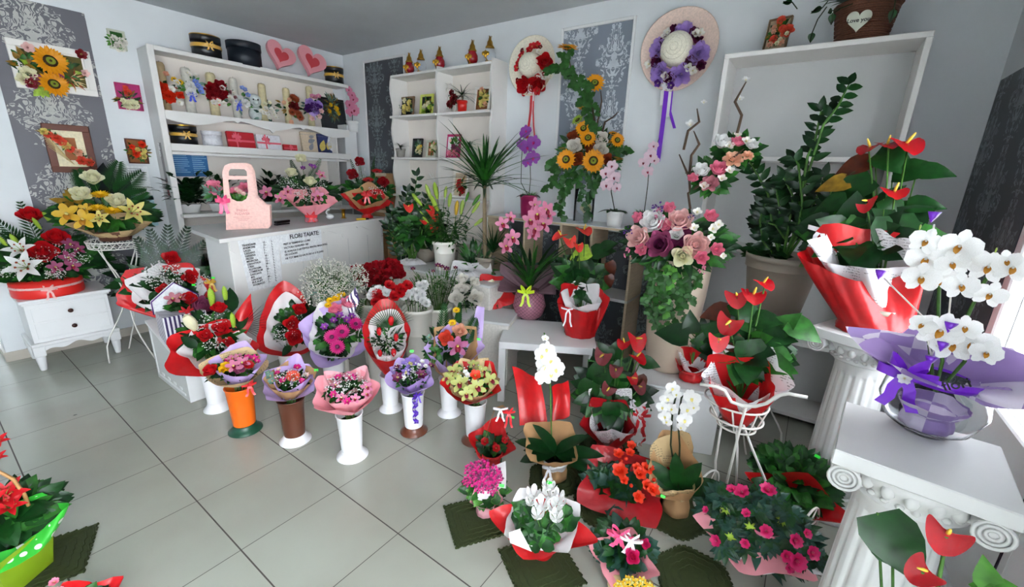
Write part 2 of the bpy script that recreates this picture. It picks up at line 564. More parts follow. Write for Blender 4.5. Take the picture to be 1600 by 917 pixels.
        for i in range(seg + 1):
            t = i / seg
            w = PROF[prof](t) * W / 2
            uu = sd.cross(dd).normalized()
            vs += [cur - sd * w + uu * w * fold, cur, cur + sd * w + uu * w * fold]
            dd = (dd - up * (bend * 1.6 / seg) * (1 + t)).normalized()
            cur = cur + dd * step
        for i in range(seg):
            a = 3 * i
            fs += [(a, a + 1, a + 4, a + 3), (a + 1, a + 2, a + 5, a + 4)]
        s.add(vs, fs, m, True)

    def petal(s, T, L, W, a0, a1, cup=.3, prof='round', m=0, nv=5, nu=4, ruffle=0, y0=0.):
        """petal in the y-z plane leaning from the +z axis by a0..a1 degrees"""
        vs, fs = [], []
        y, z = y0, 0.
        for j in range(nv + 1):
            t = j / nv
            a = R(a0 + (a1 - a0) * t)
            w = PROF[prof](t) * W / 2
            for i in range(nu + 1):
                q = -1 + 2 * i / nu
                c = cup * w * q * q
                rf = (random.uniform(-ruffle, ruffle) * t) if ruffle else 0
                vs.append((q * w, y - c * math.cos(a) + rf, z + c * math.sin(a) + rf))
            y += math.sin(a) * L / nv
            z += math.cos(a) * L / nv
        k = nu + 1
        for j in range(nv):
            for i in range(nu):
                fs.append((j * k + i, j * k + i + 1, (j + 1) * k + i + 1, (j + 1) * k + i))
        s.add(vs, fs, m, True, T)


PROF = {
    'ovate': lambda t: math.sin(math.pi * min(1, t ** .75)) ** .9 if 0 < t < 1 else .02,
    'lance': lambda t: (math.sin(math.pi * t ** .6)) ** 1.1 if 0 < t < 1 else .02,
    'strap': lambda t: min(1, .45 + t * 2.2) * (1 - t ** 5) if t < 1 else .02,
    'grass': lambda t: (1 - t) ** .6 * .95 + .05 if t < 1 else .02,
    'heart': lambda t: (.75, 1., .93, .66, .33, .02)[min(5, int(round(t * 5)))],
    'round': lambda t: .35 + .65 * math.sin(math.pi * (.12 + .78 * t)) if t < .99 else .55,
    'spoon': lambda t: .2 + .8 * math.sin(math.pi * t * .86) if t < .99 else .3,
    'point': lambda t: .25 + .75 * math.sin(math.pi * min(1., t * 1.02) ** .8) if t < .97 else .04,
    'wide': lambda t: (.25, .72, 1., 1.02, .85, .45)[min(5, int(round(t * 5)))],
    'rect': lambda t: 1.,
}


def tag(o, label=None, cat=None, group=None, kind=None):
    if label:
        o['label'] = label
    if cat:
        o['category'] = cat
    if group:
        o['group'] = group
    if kind:
        o['kind'] = kind
    return o


def mesh(name, mb, mats):
    me = bpy.data.meshes.new(name)
    me.from_pydata(mb.v, [], mb.f)
    for mt in mats:
        me.materials.append(M(mt) if isinstance(mt, str) else mt)
    me.polygons.foreach_set('material_index', mb.mi)
    me.polygons.foreach_set('use_smooth', mb.sm)
    me.update()
    return me


def obj(name, mb, mats, parent=None, **kw):
    me = mesh(name, mb, mats) if isinstance(mb, MB) else mb
    o = bpy.data.objects.new(name, me)
    C.objects.link(o)
    if parent is not None:
        o.parent = parent
    return tag(o, **kw)


def empty(name, loc, rz=0, **kw):
    o = bpy.data.objects.new(name, None)
    o.empty_display_size = .05
    C.objects.link(o)
    o.location = loc
    o.rotation_euler = (0, 0, rz)
    return tag(o, **kw)


def sub(name, mb, mats, part, root_inv=None):
    """sub-part given in the thing's own coordinates, hung under a part that may be turned"""
    o = obj(name, mb, mats)
    o.parent = part
    o.matrix_parent_inverse = part.matrix_basis.inverted()
    return o


def struct(name, mb, mats, parent=None):
    return obj(name, mb, mats, parent, kind='structure')


def text(name, body, size, mat, parent, loc, rot, align='CENTER', depth=.0004, into=None):
    cu = bpy.data.curves.new(name, 'FONT')
    cu.body = body
    cu.size = size
    cu.extrude = depth
    cu.align_x = align
    cu.offset = size * .018
    cu.materials.append(M(mat))
    o = bpy.data.objects.new(name, cu)
    C.objects.link(o)
    o.location = loc
    o.rotation_euler = rot
    bpy.context.view_layer.update()
    me = bpy.data.meshes.new_from_object(o.evaluated_get(bpy.context.evaluated_depsgraph_get()))
    me.transform(o.matrix_basis)
    bpy.data.objects.remove(o)
    if into is not None:
        into.append(me)
        return None
    o = bpy.data.objects.new(name, me)
    C.objects.link(o)
    o.parent = parent
    return o


def lettering(parts, parent, mat='ink', name='lettering'):
    """several lines of text as one mesh"""
    mb = MB()
    for me in parts:
        mb.add([v.co for v in me.vertices], [tuple(p.vertices) for p in me.polygons], 0, False)
    return obj(name, mb, [mat], parent)


FUL, FSZ = 1.7, 1.18      # fullness of foliage, size of blooms


# ---------------------------------------------------------------- flower heads (radius 1, facing +z)
_fl = {}
RZ = Matrix.Rotation


def rz(a):
    return Matrix.Rotation(a, 4, 'Z')


def head(kind):
    """-> list of (part name, mesh): the first is the flower, the others its sub-parts"""
    if kind in _fl:
        return _fl[kind]
    st = random.getstate()
    random.seed(len(kind) * 77 + sum(map(ord, kind)))
    base, _, colr = kind.partition(':')
    cols = colr.split(',') if colr else []
    c0 = cols[0] if cols else 'white'
    c1 = cols[1] if len(cols) > 1 else None
    mb = MB()
    extra = []
    nm = base
    rr = random.uniform
    if base in ('rose', 'peony', 'garden_rose'):
        if base == 'rose':
            lay = [(3, 6, -22, .95, .5, .02), (4, 12, -18, 1.1, .7, .1), (5, 24, -8, 1.2, .95, .18), (5, 38, 12, 1.2, 1.1, .26), (4, 54, 52, 1.0, 1.1, .3)]
        elif base == 'garden_rose':
            lay = [(4, 8, -20, .5, .4, .02), (5, 22, 0, .6, .55, .1), (6, 38, 22, .75, .7, .2), (6, 55, 48, .85, .8, .3), (6, 72, 92, .85, .85, .3)]
        else:
            lay = [(5, 5, -30, .7, .45, .03), (6, 18, -25, .85, .6, .12), (7, 34, -20, 1., .75, .22), (7, 52, -12, 1.15, .9, .3), (6, 70, 15, 1.15, 1., .36)]
        z0 = -.55
        for li, (n, a0, a1, L, W, y0) in enumerate(lay):
            for i in range(n):
                T = Matrix.Translation((0, 0, z0)) @ rz(2 * math.pi * i / n + li * .7 + rr(-.15, .15))
                mb.petal(T, L * rr(.93, 1.05), W * rr(.92, 1.1), a0, a1, .45, 'wide', 0 if (c1 is None or li < 3) else 1, 4, 4, .015, y0)
        mats = [c0] + ([c1] if c1 else [])
        nm = 'rose' if base != 'peony' else 'peony'
    elif base == 'carnation':
        for li, (n, a, L, W) in enumerate([(6, 15, .7, .5), (7, 35, .85, .6), (8, 55, .95, .65), (9, 75, 1., .7), (9, 92, .98, .7)]):
            for i in range(n):
                mb.petal(Matrix.Translation((0, 0, -.4)) @ rz(6.283 * i / n + li), L, W, a * .5, a, .1, 'rect', 0, 3, 5, .09, .0)
        mats = [c0]
    elif base in ('gerbera', 'daisy', 'sunflower', 'chrysanthemum'):
        if base == 'gerbera':
            spec, pr, disc = [(22, .28, 1., .2, 74, 88), (18, .26, .7, .18, 62, 80)], 'spoon', .26
        elif base == 'daisy':
            spec, pr, disc = [(13, .2, .98, .3, 78, 92)], 'spoon', .32
        elif base == 'chrysanthemum':
            spec, pr, disc = [(20, .1, 1., .2, 75, 85), (18, .1, .8, .2, 55, 70), (14, .1, .6, .18, 30, 45)], 'spoon', .14
        else:
            spec, pr, disc = [(17, .3, 1., .26, 80, 96), (17, .3, .92, .25, 66, 84)], 'point', .4
        for li, (n, y0, L, W, a0, a1) in enumerate(spec):
            for i in range(n):
                mb.petal(rz(6.283 * i / n + li * .18), (L - y0) * rr(.9, 1.08), W, a0 + rr(-6, 6), a1 + rr(-8, 8), .3, pr, 0, 3, 2, 0, y0)
        d = MB()
        d.lathe([(0, .12), (disc * .5, .14), (disc * .85, .1), (disc, .0), (disc * .6, -.12)], 16, 0)
        if base == 'sunflower':
            d.lathe([(disc * .2, .15), (disc * .45, .17), (disc * .6, .145)], 14, 1, cap0=False, cap1=False)
            for i in range(40):
                a = i * 2.4
                q = disc * (.62 + .36 * (i % 7) / 7)
                d.octa((q * math.cos(a), q * math.sin(a), .1 - .06 * (i % 7) / 7), .035, 1)
        extra = [('flower_centre', mesh('flower_centre', d, [c1 or 'brown_disc', 'disc_green' if base == 'sunflower' else (c1 or 'brown_disc')]))]
        mats = [c0]
        nm = base
    elif base == 'tulip':
        for i in range(6):
            mb.petal(Matrix.Translation((0, 0, -1.1)) @ rz(6.283 * i / 6), 2.3, .95, 42 if i % 2 else 34, -38, .5, 'round', 0, 6, 3, 0, .02)
        mats = [c0]
    elif base == 'lily_bud':
        mb.lathe([(.02, -1.), (.16, -.85), (.24, -.3), (.27, .25), (.2, .7), (.03, 1.)], 9, 0, wob=lambda a, z: 1 + .12 * math.cos(3 * a))
        mats = [c0]
    elif base == 'lily':
        for i in range(6):
            mb.petal(Matrix.Translation((0, 0, -.5)) @ rz(6.283 * i / 6), 1.35, .48, 18, 95, .35, 'point', 0, 6, 2, 0, .04)
        d = MB()
        for i in range(6):
            a = 6.283 * i / 6 + .5
            d.tube([(0, 0, -.4), (.2 * math.cos(a), .2 * math.sin(a), .1), (.32 * math.cos(a), .32 * math.sin(a), .32)], .02, 4, 1)
            d.ball((.32 * math.cos(a), .32 * math.sin(a), .34), .07, 0, 6, 4)
        extra = [('stamens', mesh('stamens', d, ['rust', 'leaf_bud']))]
        mats = [c0]
    elif base == 'orchid':           # cymbidium type
        for i, a in enumerate((0, 66, -66, 140, -140)):
            mb.petal(rz(R(a)), 1.02, .62 if i < 3 else .55, 62, 98, .25, 'spoon', 0, 4, 2, 0, .03)
        d = MB()
        d.petal(rz(R(180)), .62, .5, 30, 120, .8, 'round', 0, 4, 4, .02, .0)
        d.ball((0, .06, .22), .13, 1, 7, 5, None, (1, 1, 1.4))
        extra = [('lip', mesh('lip', d, [c1 or 'lip_red', 'lemon']))]
        mats = [c0]
    elif base == 'moth_orchid':
        for a in (80, -80):
            mb.petal(rz(R(a)), .98, 1.15, 80, 98, .12, 'wide', 0, 4, 4, 0, .0)
        for a in (0, 142, -142):
            mb.petal(rz(R(a)), .98, .62, 84, 100, .1, 'spoon', 0, 4, 2, 0, .0)
        d = MB()
        d.petal(rz(R(180)), .5, .34, 40, 110, .8, 'point', 0, 4, 2, 0, .0)
        d.petal(rz(R(110)), .28, .2, 20, 60, .6, 'spoon', 0, 3, 2)
        d.petal(rz(R(-110)), .28, .2, 20, 60, .6, 'spoon', 0, 3, 2)
        d.ball((0, .03, .12), .09, 1, 6, 5)
        extra = [('lip', mesh('lip', d, [c1 or 'lemon', c0]))]
        mats = [c0]
    elif base == 'anthurium':
        # heart shaped waxy spathe, base notch at +y end, tip at -y
        out = []
        n = 28
        for i in range(n):
            t = 2 * math.pi * i / n
            x = .98 * abs(math.sin(t)) ** 1. * (1 if math.sin(t) >= 0 else -1) * (1 - .12 * (1 - math.cos(t)))
            y = .78 * math.cos(t) - .33 * math.cos(2 * t) + .0 - .12 * math.cos(3 * t)
            out.append((x, y))
        vs = [(0, .12, 0)]
        for k, fr in enumerate((.35, .7, 1.)):
            for (x, y) in out:
                X, Y = x * fr, .12 + (y - .12) * fr
                vs.append((X, Y, .22 * abs(X) ** 1.5 - .13 * Y * Y + (.04 * math.sin(9 * math.atan2(Y, X)) if k == 2 else 0)))
        fs = [(0, 1 + i, 1 + (i + 1) % n) for i in range(n)]
        for k in (0, 1):
            for i in range(n):
                a, b_ = 1 + k * n + i, 1 + k * n + (i + 1) % n
                fs.append((a, a + n, b_ + n, b_))
        mb.add(vs, fs, 0, True)
        d = MB()
        d.tube([(0, .2, 0), (0, .16, .25), (0, .02, .75)], [.09, .1, .05], 7, 0)
        extra = [('spadix', mesh('spadix', d, [c1 or 'spadix']))]
        mats = [c0]
        nm = 'anthurium_spathe'
    elif base in ('azalea', 'begonia', 'blossom', 'alstroemeria', 'hydrangea'):
        n = {'azalea': 6, 'begonia': 5, 'blossom': 5, 'alstroemeria': 6, 'hydrangea': 4}[base]
        for i in range(n):
            mb.petal(Matrix.Translation((0, 0, -.3)) @ rz(6.283 * i / n), 1.05, .85 if base != 'alstroemeria' else .5, 25, 88, .25, 'wide' if base != 'alstroemeria' else 'spoon', 0, 4, 3, .05, .02)
        if base in ('azalea', 'begonia'):
            for i in range(4):
                mb.petal(Matrix.Translation((0, 0, -.25)) @ rz(6.283 * i / 4 + .4), .75, .6, 10, 50, .3, 'wide', 0, 3, 3, .05, .02)
        if base != 'begonia':
            d = MB()
            for i in range(5):
                a = i * 1.256
                d.tube([(0, 0, -.2), (.12 * math.cos(a), .12 * math.sin(a), .25)], .02, 4, 0)
                d.octa((.12 * math.cos(a), .12 * math.sin(a), .27), .05, 0)
            extra = [('stamens', mesh('stamens', d, [c1 or 'lemon']))]
        mats = [c0]
    elif base == 'cyclamen':
        for i in range(5):
            mb.petal(rz(6.283 * i / 5), 1.7, .75, 55, -12, .2, 'spoon', 0, 5, 3, .03, .12)
        mb.ball((0, 0, -.1), .25, 0, 7, 5)
        mats = [c0]
    elif base == 'cluster':          # many tiny four petalled flowers in a flat head
        for i in range(26):
            a, q = i * 2.4, math.sqrt(i / 26) * .85
            p = Vector((q * math.cos(a), q * math.sin(a), .35 * (1 - q * q) + rr(-.04, .04)))
            for k in range(4):
                T = Matrix.Translation(p) @ rz(k * 1.571 + a)
                mb.petal(T, .2, .16, 60, 95, .1, 'spoon', 0 if i % 3 else 1, 2, 2)
            mb.tube([(p.x * .4, p.y * .4, -.7), p], .015, 3, 2, cap=False)
        mats = [c0, c1 or c0, 'stem']
        nm = 'flower_cluster'
    elif base == 'spray':            # loose blossom spray of small balls and florets
        for i in range(16):
            v = Vector((rr(-1, 1), rr(-1, 1), rr(-.4, .6)))
            v = v.normalized() * rr(.4, .95)
            for k in range(5):
                mb.petal(Matrix.Translation(v) @ rz(k * 1.256), .26, .2, 30, 80, .2, 'spoon', 0, 2, 2)
            mb.tube([(0, 0, -.6), v], .02, 3, 1, cap=False)
        mats = [c0, 'stem']
        nm = 'blossom_spray'
    elif base == 'berry':
        mb.ball((0, 0, 0), 1, 0, 8, 6)
        mats = [c0]
    else:
        raise KeyError(kind)
    _fl[kind] = [(nm, mesh(nm, mb, mats))] + extra
    random.setstate(st)
    return _fl[kind]


def quat(d, spin=0.):
    d = Vector(d).normalized()
    q = d.to_track_quat('Z', 'Y')
    return (q.to_matrix().to_4x4() @ rz(spin)).to_quaternion()


class A:
    """an arrangement: a thing at O whose local +y points away from the camera, +x to picture right"""

    def __init__(s, name, label, cat, O, group=None, rz_=None, disc=None, tilt=45):
        s.O = Vector(O)
        v = s.O - CAM
        s.rz = math.atan2(v.y, v.x) - math.pi / 2 if rz_ is None else rz_
        s.e = empty(name, s.O, s.rz, label=label, cat=cat, group=group)
        s.inv = Matrix.Rotation(-s.rz, 3, 'Z')
        s.k = KM(s.O)
        s.c = Vector((0, 0, 0))
        s.n = Vector((0, -1, 0))
        if disc:
            s.setdisc(*disc, tilt=tilt)
        s.stemroot = Vector((0, 0, 0))

    def setdisc(s, px, py, dy=0., tilt=45):
        """flowers lie on a plane through this picture point, facing up by tilt degrees"""
        s.c = s.L(px, py, dy)
        s.n = Vector((0, -math.cos(R(tilt)), math.sin(R(tilt))))
        s.kc = KM(s.O + s.inv.transposed() @ s.c)
        return s

    def L(s, px, py, dy=0.):
        o = s.inv @ (CAM - s.O)
        d = s.inv @ ray(px, py)
        return o + d * ((dy - o.y) / d.y)

    def D(s, px, py, up=0.):
        """point of the flower plane (raised by up) at this pixel"""
        o = s.inv @ (CAM - s.O)
        d = s.inv @ ray(px, py)
        c = s.c + s.n * up
        return o + d * ((c - o).dot(s.n) / d.dot(s.n))

    def part(s, name, mb, mats, **kw):
        return obj(name, mb, mats, s.e, **kw)

    def fl(s, kind, px, py, d, up=0., dirn=None, spin=None, stem=None, pos=None, sm='stem', sr=.0022, out=.5):
        p = pos if pos is not None else s.D(px, py, up)
        q = (p - s.c)
        dr = Vector(dirn) if dirn is not None else (s.n + q * (out / max(.06, q.length + .04)))
        h = head(kind)
        o = bpy.data.objects.new(h[0][0], h[0][1])
        C.objects.link(o)
        o.parent = s.e
        r = FSZ * d / 2 * KM(s.O + s.inv.transposed() @ p)
        o.location = p
        o.rotation_mode = 'QUATERNION'
        o.rotation_quaternion = quat(dr, random.uniform(-.4, .4) if spin is None else spin)
        o.scale = (r, r, r)
        for n2, me in h[1:]:
            c = bpy.data.objects.new(n2, me)
            C.objects.link(c)
            c.parent = o
        if stem is not None:
            rt = Vector(stem)
            mid = (p + rt) / 2 + Vector((0, 0, .15 * (p - rt).length)) * .3
            mb = MB()
            mb.tube([rt, mid, p - dr.normalized() * r * .4], sr, 5, 0)
            sub('stem', mb, [sm], o)
        return o

    def fls(s, z, kind, pts, d, up=0., **kw):
        """several of a kind; z = zoom (x0, y0, scale); pts in zoom pixels; d diameter in zoom pixels"""
        for pt in pts:
            x, y = z[0] + pt[0] / z[2], z[1] + pt[1] / z[2]
            s.fl(kind, x, y, (pt[2] if len(pt) > 2 else d) / z[2], up, **kw)

    def leaves(s, px, py, rpx, n, L, W, mats=('leaf',), prof='ovate', up=0., spread=1., bend=.35, rpy=None, name='foliage', seg=4, thick=.5, mb=None, aim=None, lift=.6, **kw):
        """n leaves scattered in an ellipse of picture radius rpx, rpy around px,py, pointing outward"""
        own = mb is None
        mb = mb or MB()
        n, L, W = int(n * FUL), L * 1.12, W * 1.15
        c = s.D(px, py, up)
        k = KM(s.O + s.inv.transposed() @ c)
        rpy = rpy or rpx
        e1 = Vector((1, 0, 0))
        e2 = s.n.cross(e1)
        for i in range(n):
            a, q = random.uniform(0, 6.283), math.sqrt(random.random())
            off = e1 * (q * rpx * k * math.cos(a)) + e2 * (q * rpy * k * math.sin(a))
            p = c + off - s.n * random.uniform(0, thick) * rpx * k
            d = off.normalized() * (q * spread) + s.n * lift * random.uniform(.3, 1.2) + Vector((random.uniform(-.3, .3), random.uniform(-.3, .3), random.uniform(-.1, .3)))
            if aim:
                d += Vector(aim)
            l = L * random.uniform(.7, 1.2)
            d.normalize()
            mb.leaf(p - d * l * .4, d, l, W * random.uniform(.8, 1.15), random.randrange(len(mats)), prof, bend, .25, s.n, seg)
        if own:
            return s.part(name, mb, list(mats), **kw)
        return mb

    def sprig(s, x0, y0, x1, y1, mb=None, n=7, L=.04, W=.02, mats=('leaf',), prof='ovate', up=0., up1=None, name='leafy_stem', bend=.3, angle=55, m=0, **kw):
        """a stem between two pixels with paired leaves"""
        own = mb is None
        mb = mb or MB()
        p, q = s.D(x0, y0, up), s.D(x1, y1, up if up1 is None else up1)
        ax = (q - p)
        mb.tube([p, p + ax * .5 + s.n * .01, q], .0018, 4, m)
        axn = ax.normalized()
        sd = axn.cross(s.n).normalized()
        for i in range(n):
            t = .15 + .85 * i / max(1, n - 1)
            for sg in (1, -1):
                d = axn * math.cos(R(angle)) + sd * sg * math.sin(R(angle)) + s.n * .15
                mb.leaf(p + ax * t, d, L * random.uniform(.8, 1.1), W, m, prof, bend, .2, s.n, 3)
        mb.leaf(q, axn, L, W, m, prof, bend, .2, s.n, 3)
        if own:
            return s.part(name, mb, list(mats), **kw)

    def frond(s, x0, y0, x1, y1, mb=None, n=16, L=.09, W=.007, mats=('leaf_dark',), up=0., name='palm_frond', angle=38, taper=.75, droop=.15, m=0, **kw):
        """pinnate palm leaf between two pixels, narrow leaflets on both sides"""
        own = mb is None
        mb = mb or MB()
        p, q = s.D(x0, y0, up), s.D(x1, y1, up)
        ax = q - p
        mb.tube([p, p + ax * .5, q], [.002, .0016, .001], 4, m)
        axn = ax.normalized()
        sd = axn.cross(s.n).normalized()
        for i in range(n):
            t = .12 + .88 * i / (n - 1)
            for sg in (1, -1):
                d = axn * math.cos(R(angle)) + sd * sg * math.sin(R(angle))
                mb.leaf(p + ax * t, d, L * (1 - taper * t * t) * random.uniform(.92, 1.05), W * 1.4, m, 'lance', droop, .1, s.n, 3)
        if own:
            return s.part(name, mb, list(mats), **kw)

    def gyp(s, px, py, rpx, n, rpy=None, up=.01, thick=.04, r=.0042, mats=('white', 'stem'), name='babys_breath', mb=None):
        own = mb is None
        mb = mb or MB()
        c = s.D(px, py, up)
        k = KM(s.O + s.inv.transposed() @ c)
        rpy = rpy or rpx
        e1 = Vector((1, 0, 0))
        e2 = s.n.cross(e1)
        for i in range(n):
            a, q = random.uniform(0, 6.283), math.sqrt(random.random())
            p = c + e1 * (q * rpx * k * math.cos(a)) + e2 * (q * rpy * k * math.sin(a)) + s.n * random.uniform(-thick, thick)
            mb.octa(p, r * random.uniform(.7, 1.3), 0)
            if i % 3 == 0:
                b = c + (p - c) * .4 - s.n * thick
                mb.tube([b, p], .0006, 3, 1, cap=False)
        if own:
            return s.part(name, mb, list(mats), kind='stuff')
        return mb

    def wrap(s, px, py, rx, ry, mat, r0=.03, corners=4, ext=.25, ph=0., lift=.02, pleats=9, foot=None, name='paper_wrap', back=0., z0=0., amp=.06, grow=1., lining=None, tuck=.3, c0=(0, 0), **kw):
        """paper cone from the tie at z0 up to a rim ellipse at picture px,py (radii in pixels) lying in the flower plane.
        corners stick out by ext; back lifts the far side of the rim; foot = (radius, height) of the paper below the tie"""
        c = s.D(px, py, 0)
        k = KM(s.O + s.inv.transposed() @ c)
        e1 = Vector((1, 0, 0))
        e2 = s.n.cross(e1)
        Rx, Ry = rx * k, ry * k
        n = 72
        rows = []
        seed = random.uniform(0, 9)
        if foot:
            fr, fh = foot
            for t in (0, .5, 1):
                rr_ = fr * (1 - .0 * t) * (1 if t < 1 else r0 / fr)
                rows.append([Vector((c0[0] + rr_ * (1 + amp * .5 * math.sin(pleats * a + seed)) * math.cos(a), c0[1] + rr_ * (1 + amp * .5 * math.sin(pleats * a + seed)) * math.sin(a), z0 - fh * (1 - t))) for a in [6.2832 * i / n for i in range(n)]])
        m_ = 8
        trw = lambda q: 2 * abs(2 * ((q / 6.2832) % 1) - 1) - 1      # triangle wave: folds with crisp edges
        Rx, Ry = Rx * .86, Ry * .86
        for j in range(0 if not foot else 1, m_ + 1):
            t = j / m_
            row = []
            for i in range(n):
                a = 6.2832 * i / n
                tri = abs(((a * corners / 6.2832 + ph) % 1) - .5) * 2 if corners else 0
                e = ext * 1.25 * (tri ** 1.5)
                bk = back * max(0, math.sin(a)) ** 1.5
                rim = c + e1 * (Rx * (1 + e) * math.cos(a)) + e2 * (Ry * (1 + e + bk) * math.sin(a)) + s.n * (lift * tri + lift * .8 * trw(a * 3 + seed))
                tie = Vector((c0[0] + r0 * math.cos(a), c0[1] + r0 * math.sin(a), z0))
                b = tuck * t * (1 - t)
                p = tie.lerp(rim, t ** grow)
                out = Vector((math.cos(a), math.sin(a), 0))
                p += out * (b * .25 * (Rx + Ry))
                w = amp * trw(pleats * a + seed + .8 * math.sin(a * 2)) + amp * .5 * trw((pleats * 2 + 1) * a + seed * 2 + t)
                p += out * w * (.3 + .7 * t) * (Rx + Ry) * .5 * (1.25 - t * .55)
                row.append(p)
            rows.append(row)
        mb = MB()
        vs = [p for row in rows for p in row]
        fs = []
        for j in range(len(rows) - 1):
            for i in range(n):
                i2 = (i + 1) % n
                fs.append((j * n + i, j * n + i2, (j + 1) * n + i2, (j + 1) * n + i))
        if foot:
            fs.append(tuple(range(n - 1, -1, -1)))
        mb.add(vs, fs, 0, True)
        return s.part(name, mb, [mat], **kw)

    def sheet(s, pts, mat, name='paper_sheet', sag=.02, up=None, seg=6, **kw):
        """a stiff sheet of paper: picture corners (px,py,dy) in order a,b,c,d, softly curled"""
        P = [s.L(*p) for p in pts]
        mb = MB()
        vs, fs = [], []
        nrm = (P[1] - P[0]).cross(P[3] - P[0]).normalized()
        for i in range(seg + 1):
            for j in range(seg + 1):
                u_, v_ = i / seg, j / seg
                p = P[0].lerp(P[1], u_).lerp(P[3].lerp(P[2], u_), v_)
                vs.append(p + nrm * sag * math.sin(math.pi * u_) + nrm * sag * .4 * math.sin(2 * math.pi * v_))
        for i in range(seg):
            for j in range(seg):
                a = i * (seg + 1) + j
                fs.append((a, a + 1, a + seg + 2, a + seg + 1))
        mb.add(vs, fs, 0, True)
        return s.part(name, mb, [mat], **kw)

    def pot(s, rt, rb, h, mat, name='pot', rim=.006, soil=True, z=0., c=(0, 0), lip=.02):
        mb = MB()
        mb.lathe([(rb, z), (rb + (rt - rb) * .5, z + h * .5), (rt - rim, z + h - lip), (rt, z + h - lip), (rt, z + h), (rt - .004, z + h), (rt - .006, z + h * .8)], 26, 0, T=Matrix.Translation((c[0], c[1], 0)), cap1=False)
        o = s.part(name, mb, [mat])
        if soil:
            m2 = MB()
            m2.lathe([(0, z + h * .84), (rt * .96 - .003, z + h * .84)], 20, 0, T=Matrix.Translation((c[0], c[1], 0)))
            s.part('soil', m2, ['soil'])
        return o

    def bow(s, p, size, mat, name='bow', dirn=(0, -1, .1), tails=.0, loops=2, w=.4, tl=1.6, **kw):
        """ribbon bow at local p (Vector) with two loops and two hanging tails"""
        mb = MB()
        q = quat(dirn).to_matrix().to_4x4()
        # bow plane: x right, y up of the q frame
        T = Matrix.Translation(p) @ Matrix(((1, 0, 0, 0), (0, 0, -1, 0), (0, 1, 0, 0), (0, 0, 0, 1)))
        S = size * .8
        for k in range(loops):
            for sg in (1, -1):
                an = R(18 + 35 * (k // 1) * 1.) if k else R(12)
                pts = []
                for i in range(11):
                    t = i / 10 * 2 * math.pi
                    x = S * .55 * (1 - math.cos(t)) * sg
                    y = S * .42 * math.sin(t) * .8
                    pts.append((x * math.cos(an) - y * .5, x * math.sin(an) * sg * (1 if k % 2 == 0 else 1) + y * .25, S * .25 * math.sin(t)))
                mb.ribbon(pts, S * w, (0, 1, .15), 0, T)
        for sg in (1, -1):
            pts = [(sg * S * .05, 0, .01), (sg * S * .3, -S * .5, .02), (sg * S * .35, -S * tl * .7, .012), (sg * S * .6, -S * tl, .02)]
            mb.ribbon(pts, S * w * .9, (1, .25 * sg, 0), 0, T)
        mb.ball((0, 0, S * .08), S * .17, 0, 7, 5, T)
        return s.part(name, mb, [mat], **kw)

    def band(s, r, z, h, mat, name='ribbon', **kw):
        mb = MB()
        mb.lathe([(r, z), (r + .003, z + h * .5), (r, z + h)], 24, 0, cap0=False, cap1=False)
        return s.part(name, mb, [mat], **kw)

    def price(s, px, py, up=.02, size=.022):
        p = s.D(px, py, up)
        mb = MB()
        w, h = size, size * .6
        mb.box(-w / 2, w / 2, -.0006, .0006, -h / 2, h / 2, 0, T=Matrix.Translation(p) @ Matrix.Rotation(R(12), 4, 'Y') @ Matrix.Rotation(R(-20), 4, 'X'))
        return s.part('price_tag', mb, ['tag_green'], label='bright green price sticker')


def palm_mb(mb, root, tip, n=16, L=.09, W=.006, droop=.25, nrm=(0, -.5, .8), m=0):
    p, q = Vector(root), Vector(tip)
    ax = q - p
    axn = ax.normalized()
    sd = axn.cross(Vector(nrm)).normalized()
    mb.tube([p, p + ax * .5 + Vector(nrm) * .01, q], [.003, .002, .001], 4, m)
    for i in range(n):
        t = .1 + .9 * i / (n - 1)
        for sg in (1, -1):
            d = axn * .75 + sd * sg * .66
            mb.leaf(p + ax * t, d, L * (1 - .7 * t * t), W * 1.9, m, 'lance', droop, .1, nrm, 3)


def ivy(mb, p, d, size, m=0, nrm=(0, -1, .3)):
    """five pointed ivy leaf hanging along d"""
    d = Vector(d).normalized()
    n0 = Vector(nrm)
    sd = d.cross(n0).normalized()
    up = sd.cross(d)
    out = [(0, 0), (.28, -.12), (.52, .2), (.3, .38), (.34, .62), (0, 1.02), (-.34, .62), (-.3, .38), (-.52, .2), (-.28, -.12)]
    vs = [Vector(p) + d * (size * .3) + up * size * .02]
    for x, y in out:
        vs.append(Vector(p) + sd * x * size + d * y * size + up * (-.25 * abs(x) * size - .08 * y * y * size))
    mb.add(vs, [(0, i, i % 10 + 1) for i in range(1, 11)], m, True)


def ivy_vine(mb, pts, size=.05, n=12, m=0, ms=1):
    pts = [Vector(p) for p in pts]
    mb.tube(pts, .0015, 4, ms)
    for i in range(n):
        t = (i + .5) / n * (len(pts) - 1)
        j = min(len(pts) - 2, int(t))
        p = pts[j].lerp(pts[j + 1], t - j)
        d = Vector((random.uniform(-1, 1), random.uniform(-.5, .1), random.uniform(-1, .1)))
        ivy(mb, p, d, size * random.uniform(.7, 1.2), m, (random.uniform(-.3, .3), -1, random.uniform(.1, .5)))


# ================================================================ THE ROOM
random.seed(5)


def wall_box(name, x0, x1, y0, y1, z0, z1, mat, parent=None):
    mb = MB()
    mb.box(x0, x1, y0, y1, z0, z1)
    return struct(name, mb, [mat], parent)


